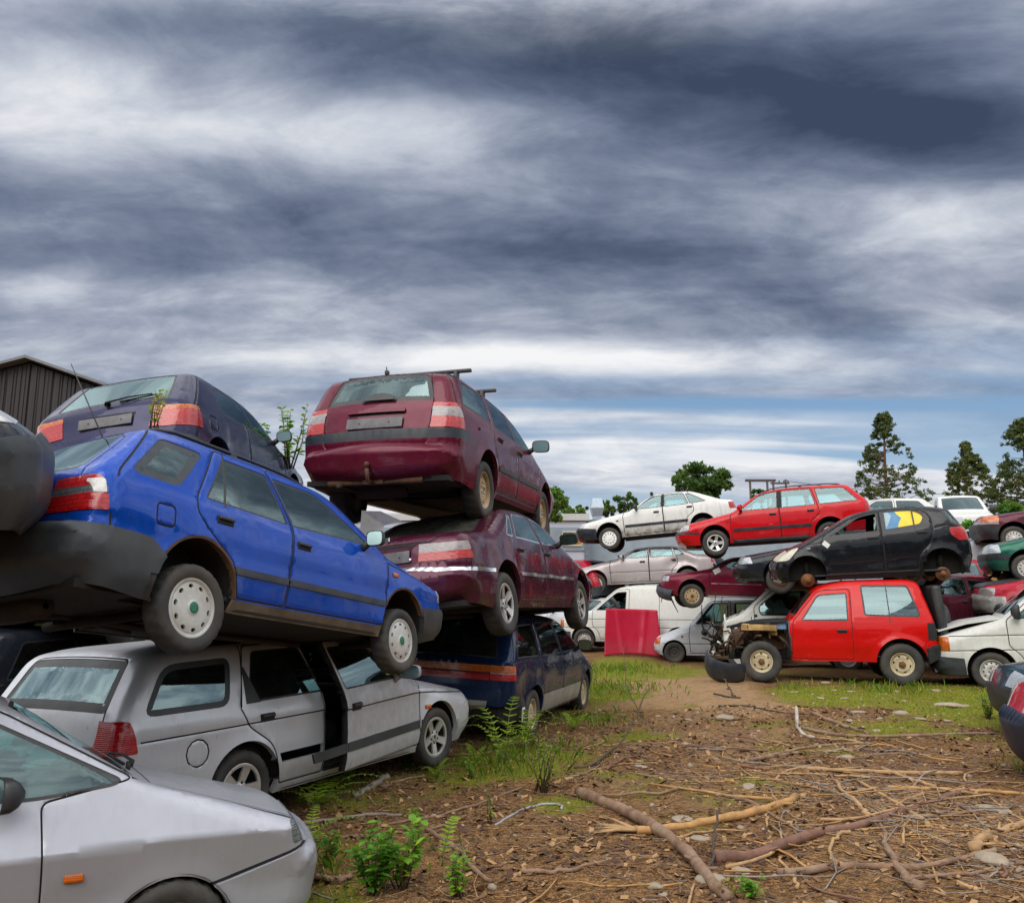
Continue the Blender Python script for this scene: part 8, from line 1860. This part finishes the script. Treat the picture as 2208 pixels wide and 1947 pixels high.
pine('broad dark pine at the right edge of the photo', 2200, 905, 58, .30, 3.0, 33, nb=105, mats=('needle', 'needled', 'needley'))
def broadleaf(label, u, vtop, vlow, D, wpx, seed, mats, ncl=70, ls=.34, name='tree', sparse=1.0, fl=.8):
    top = unproj(u, vtop, D); low = unproj(u, vlow, D); gz = float(ground_z(top.x, D, False)); H = top.z - gz; cz = (top.z + low.z) / 2 - gz; rz = (top.z - low.z) / 2; rx = wpx / 2 * D / F_PX
    g = np.random.default_rng(seed); rd = random.Random(seed); o = empty(name, (top.x, D, gz)); tag(o, label, 'tree' if name != 'bush' else 'bush'); tb = MB(); C_ = []; R = []
    tb.tube([(0, 0, 0), (.05, 0, cz * .6), (0, 0, cz + rz * .5)], [.16 * H / 10 + .03, .11 * H / 10 + .02, .03], 8)
    for q in range(ncl):
        while True:
            d = Vector((rd.uniform(-1, 1), rd.uniform(-1, 1), rd.uniform(-1, 1)))
            if .15 < d.length < 1: break
        d *= (1 + .22 * math.sin(3.1 * d.x + seed) + .18 * math.sin(4.3 * d.z + 2 * seed)); p = Vector((d.x * rx, d.y * rx, cz + d.z * rz)); C_.append(p[:]); R.append(rd.uniform(.14, .30) * (rx + rz) * .5 * sparse)
        if q % 3 == 0: tb.tube([(0, 0, max(.2, cz - rz * .6 + rz * .5 * rd.random())), p * .6 + Vector((0, 0, cz * .35)), p], [.05, .03, .008], 5)
    V, mi = clumps(C_, R, 70, ls, g, fl, len(mats)); crown_mesh(V, mi, [M[q] for q in mats], o); tb.build('trunk', M['trunk'], o)
broadleaf('round dark broadleaf tree behind the white fastback, left of the power pole', 1520, 1002, 1090, 70, 118, 41, ('crown', 'crownd', 'crownd'), 95, .42)
broadleaf('bright green birch-like tree behind the maroon estate', 1180, 1030, 1140, 42, 60, 42, ('crownb', 'crown', 'crownb'), 60, .22)
broadleaf('low bright green bush left of the roof vent of the grey building', 1225, 1092, 1125, 56, 60, 43, ('crownb', 'crownb', 'crown'), 40, .24, 'bush')
broadleaf('small dark tree between the low bush and the roof vent', 1252, 1086, 1120, 58, 26, 44, ('crown', 'crownd', 'crown'), 24, .22)
broadleaf('thin-leaved grey-green tree right of the roof vent', 1345, 1058, 1108, 62, 66, 45, ('crown', 'crown', 'crownd'), 34, .22, sparse=.7)
broadleaf('low olive tree right beside the roof vent', 1310, 1084, 1112, 60, 40, 46, ('crown', 'needley', 'crown'), 30, .24)
broadleaf('small dark tree below the power pole', 1640, 1056, 1090, 72, 34, 47, ('crownd', 'crown', 'crownd'), 24, .24)
broadleaf('bright green shrub below the white delivery van', 2100, 1108, 1225, 24, 62, 48, ('leaf', 'crownb', 'leafd'), 60, .11, 'bush')
broadleaf('leafy shrub top above the dark wine car', 2178, 1078, 1110, 34, 60, 49, ('crownb', 'crown', 'leafd'), 40, .14, 'bush')
broadleaf('dark bush behind the left stack, below the violet hatchback', 60, 1130, 1340, 11.5, 420, 50, ('crownd', 'crown', 'crownd'), 90, .12, 'bush')
broadleaf('dark green bush behind the blue estate and the plum saloon', 640, 1110, 1330, 15, 300, 51, ('crownd', 'crown', 'crownd'), 90, .12, 'bush')
o = tag(scatter_mesh('distant_woods', *(lambda C_: (lambda V, mi: (V, np.arange(len(V)).reshape(-1, 4), mi))(*clumps(C_, np.full(len(C_), 4.2), 40, 1.6, np.random.default_rng(8), .8)))([(x_, 190 + random.uniform(-12, 12), random.uniform(.5, 5.5) + 1.2 * math.sin(x_ * .05)) for x_ in np.arange(-220, 260, 2.0)]), [M['crown'], M['crownd'], M['crownd']]), kind='stuff')
# ------------------------------------------------------------------ barn
def corr(name, rgb, scale, rough=.6):
    m, kk, b = base_mat(name); oc = objco(kk); sx = kk.new('ShaderNodeSeparateXYZ', inp={0: oc}).outputs[0]
    wv = kk.math('PINGPONG', kk.math('MULTIPLY', sx, scale), 1.0); n = kk.noise(oc, .8, 5, .6)
    c = kk.mix(kk.remap(n, .3, .7), [q * .8 for q in rgb], [q * 1.2 for q in rgb]); setb(kk, b, col=c, rough=rough, normal=bump(kk, kk.remap(wv, .3, .6), 1.0, .06)); return m
ap = unproj(64, 783, 34); o = empty('barn', (ap.x, 34, 0), (0, 0, R_(8))); tag(o, 'dark brown corrugated barn gable with light roof edge, behind the dark violet hatchback', 'barn')
hw, sl, ln = 9.0, .335, 16.0; zr = ap.z; b = MB()
b.add([(-hw, 0, -.5), (hw, 0, -.5), (hw, 0, zr - hw * sl), (0, 0, zr), (-hw, 0, zr - hw * sl), (-hw, ln, -.5), (hw, ln, -.5), (hw, ln, zr - hw * sl), (0, ln, zr), (-hw, ln, zr - hw * sl)], [(0, 1, 2, 3, 4), (1, 6, 7, 2), (5, 0, 4, 9), (6, 5, 9, 8, 7)]); 
b.build('wall', corr('brown_cladding', (.026, .019, .021), 5.5), o)
nr = 230; b = MB()
for i in range(60):
    x = -hw + .15 + i * .305
    if x < hw: h_ = zr - abs(x) * sl; b.box((x, -.02, h_ / 2 - .25), (.10, .05, h_ + .4))
b.build('cladding_rib', M['barnrib'] if 'barnrib' in M else simple('dark_cladding_rib', (.018, .013, .015), .6), o)
b = MB(); ov = .5
for s in (1, -1):
    x1 = s * (hw + .5); z1 = zr - (hw + .5) * sl
    b.add([(0, -ov, zr + .10), (x1, -ov, z1 + .10), (x1, ln, z1 + .10), (0, ln, zr + .10), (0, -ov, zr + .22), (x1, -ov, z1 + .22), (x1, ln, z1 + .22), (0, ln, zr + .22)], [(0, 3, 2, 1), (4, 5, 6, 7), (0, 1, 5, 4), (1, 2, 6, 5), (2, 3, 7, 6)])
b.build('roof', simple('pale_grey_roof_sheet', (.16, .17, .18), .55, var=.15), o)
# ------------------------------------------------------------------ low industrial building
c0 = unproj(1264, 1108, 45); zt = c0.z; o = empty('industrial_building', (c0.x, 45, 0)); tag(o, 'low pale blue-grey building with flat roof and an orange-paned window, behind the plum saloon', 'building')
lil = simple('lilac_white_wall', (.50, .52, .60), .7, var=.06, scale=1.5); gr = simple('grey_blue_cladding', (.26, .31, .36), .6, var=.12, scale=2); dk = simple('slate_corner_panel', (.15, .18, .21), .6)
b = MB(); b.box((-9, 5, zt / 2 - .19), (18, 10, zt - .36)); b.build('wall', lil, o)
b = MB(); b.box((-9, 5.0, zt - .18), (18.3, 10.3, .36)); b.build('roof', simple('pale_roof_edge', (.50, .50, .49), .5, var=.08), o)
b = MB(); b.box((-9, -.03, zt - 1.35), (17.9, .08, 1.25)); b.build('panel_band', gr, o)
f = empty('window', (-.78, -.10, zt - 1.33), (0, 0, 0), o); b = MB()
for x_, z_, w_, h_ in ((0, .36, 1.1, .07), (0, -.36, 1.1, .07), (-.52, 0, .06, .70), (.52, 0, .06, .70)): b.box((x_, 0, z_), (w_, .06, h_))
b.build('frame', simple('cream_window_frame', (.62, .60, .50), .5), f)
b = MB(); b.box((-.27, .02, 0), (.46, .03, .64)); b.build('pane', simple('dark_brown_pane', (.07, .035, .02), .25), f); b = MB(); b.box((.24, .02, 0), (.50, .03, .64)); b.build('pane', simple('orange_pane', (.42, .17, .03), .3), f)
b = MB(); b.box((.02, .3, zt / 2 - .3), (.30, .8, zt - .55)); b.build('corner_pillar', dk, o)
b = MB(); b.box((7, 4.0, zt / 2 - .25), (13.6, 6, zt - .5)); b.build('rear_wall', gr, o); b = MB(); b.box((7, 4.05, zt - .35), (13.9, 6.2, .26)); b.build('rear_roof', dk, o)
v_ = unproj(1287, 1095, 46.5); b = MB()
for (z0, z1, w0, w1) in ((-.45, -.05, .52, .72), (-.05, .0, .72, .72), (.0, .52, .72, .50)):
    vs = [(s * w_ / 2, t_ * w_ / 2, z_) for z_, w_ in ((z0, w0), (z1, w1)) for s, t_ in ((-1, -1), (1, -1), (1, 1), (-1, 1))]; b.add(vs, [(0, 1, 5, 4), (1, 2, 6, 5), (2, 3, 7, 6), (3, 0, 4, 7), (4, 5, 6, 7), (3, 2, 1, 0)])
b.box((0, 0, -.62), (.46, .46, .4)); ov_ = b.build('roof_vent', simple('galvanised_vent', (.36, .42, .48), .35, .5, var=.12), o); ov_.location = v_ - Vector((c0.x, 45, 0))
# ------------------------------------------------------------------ power poles
def post(bm_, u, v0, D, r=.11, zb=0): p = unproj(u, v0, D); bm_.tube([(p.x, D, zb), (p.x, D, p.z)], [r * 1.2, r], 8)
wd = simple('weathered_pole_wood', (.07, .06, .055), .85)
b = MB(); 
for u in (1617, 1654): post(b, u, 1036, 80)
p0, p1 = unproj(1607, 1036, 80), unproj(1672, 1036, 80); b.box((p0 + p1) / 2, (p1.x - p0.x, .22, .22)); tag(b.build('power_pole', wd), 'two-legged wooden power pole with cross-beam, behind the roof of the red estate', 'power pole')
b = MB()
for u in (1667, 1694): post(b, u, 1038 if u < 1680 else 1034, 84)
p0, p1 = unproj(1662, 1042, 84), unproj(1702, 1042, 84); b.box((p0 + p1) / 2, (p1.x - p0.x, .2, .16))
for u in (1668, 1680, 1690, 1699): q = unproj(u, 1036, 84); b.tube([(q.x, 84, q.z - .3), (q.x, 84, q.z)], .07, 6)
tag(b.build('power_pole', wd), 'second power pole with upright insulators, right of the two-legged one', 'power pole')
b = MB(); a_, c_ = unproj(1690, 1036, 84), unproj(2330, 1056, 84); pts = [a_.lerp(c_, f) - Vector((0, 0, .9 * 4 * f * (1 - f))) for f in np.linspace(0, 1, 20)]; b.tube(pts, .025, 5); tag(b.build('power_line', M['seam']), 'power line sagging from the poles past the pines', 'cable')

# the wood that encloses the yard behind the viewer: it shows as the dark band in panels and windows
g_ = np.random.default_rng(12); th = np.linspace(math.radians(168), math.radians(372), 520); rr_ = 34 + g_.uniform(-5, 5, 520)
Cw = np.stack([2 + rr_ * np.cos(th), 4 + rr_ * np.sin(th), g_.uniform(.5, 1, 520) ** .6 * (7.5 + 2.5 * np.sin(th * 9) + 1.5 * np.sin(th * 23)) - 1.0], 1)
Cw = np.vstack([Cw, Cw * [1.02, 1.02, .55], Cw * [1.01, 1.01, .25]])
V, mi = clumps(Cw, np.full(len(Cw), 2.4), 46, 1.9, g_, .9); scatter_mesh('surrounding_woods', V, np.arange(len(V)).reshape(-1, 4), mi, [M['crownd'], M['crown'], M['crownd']])
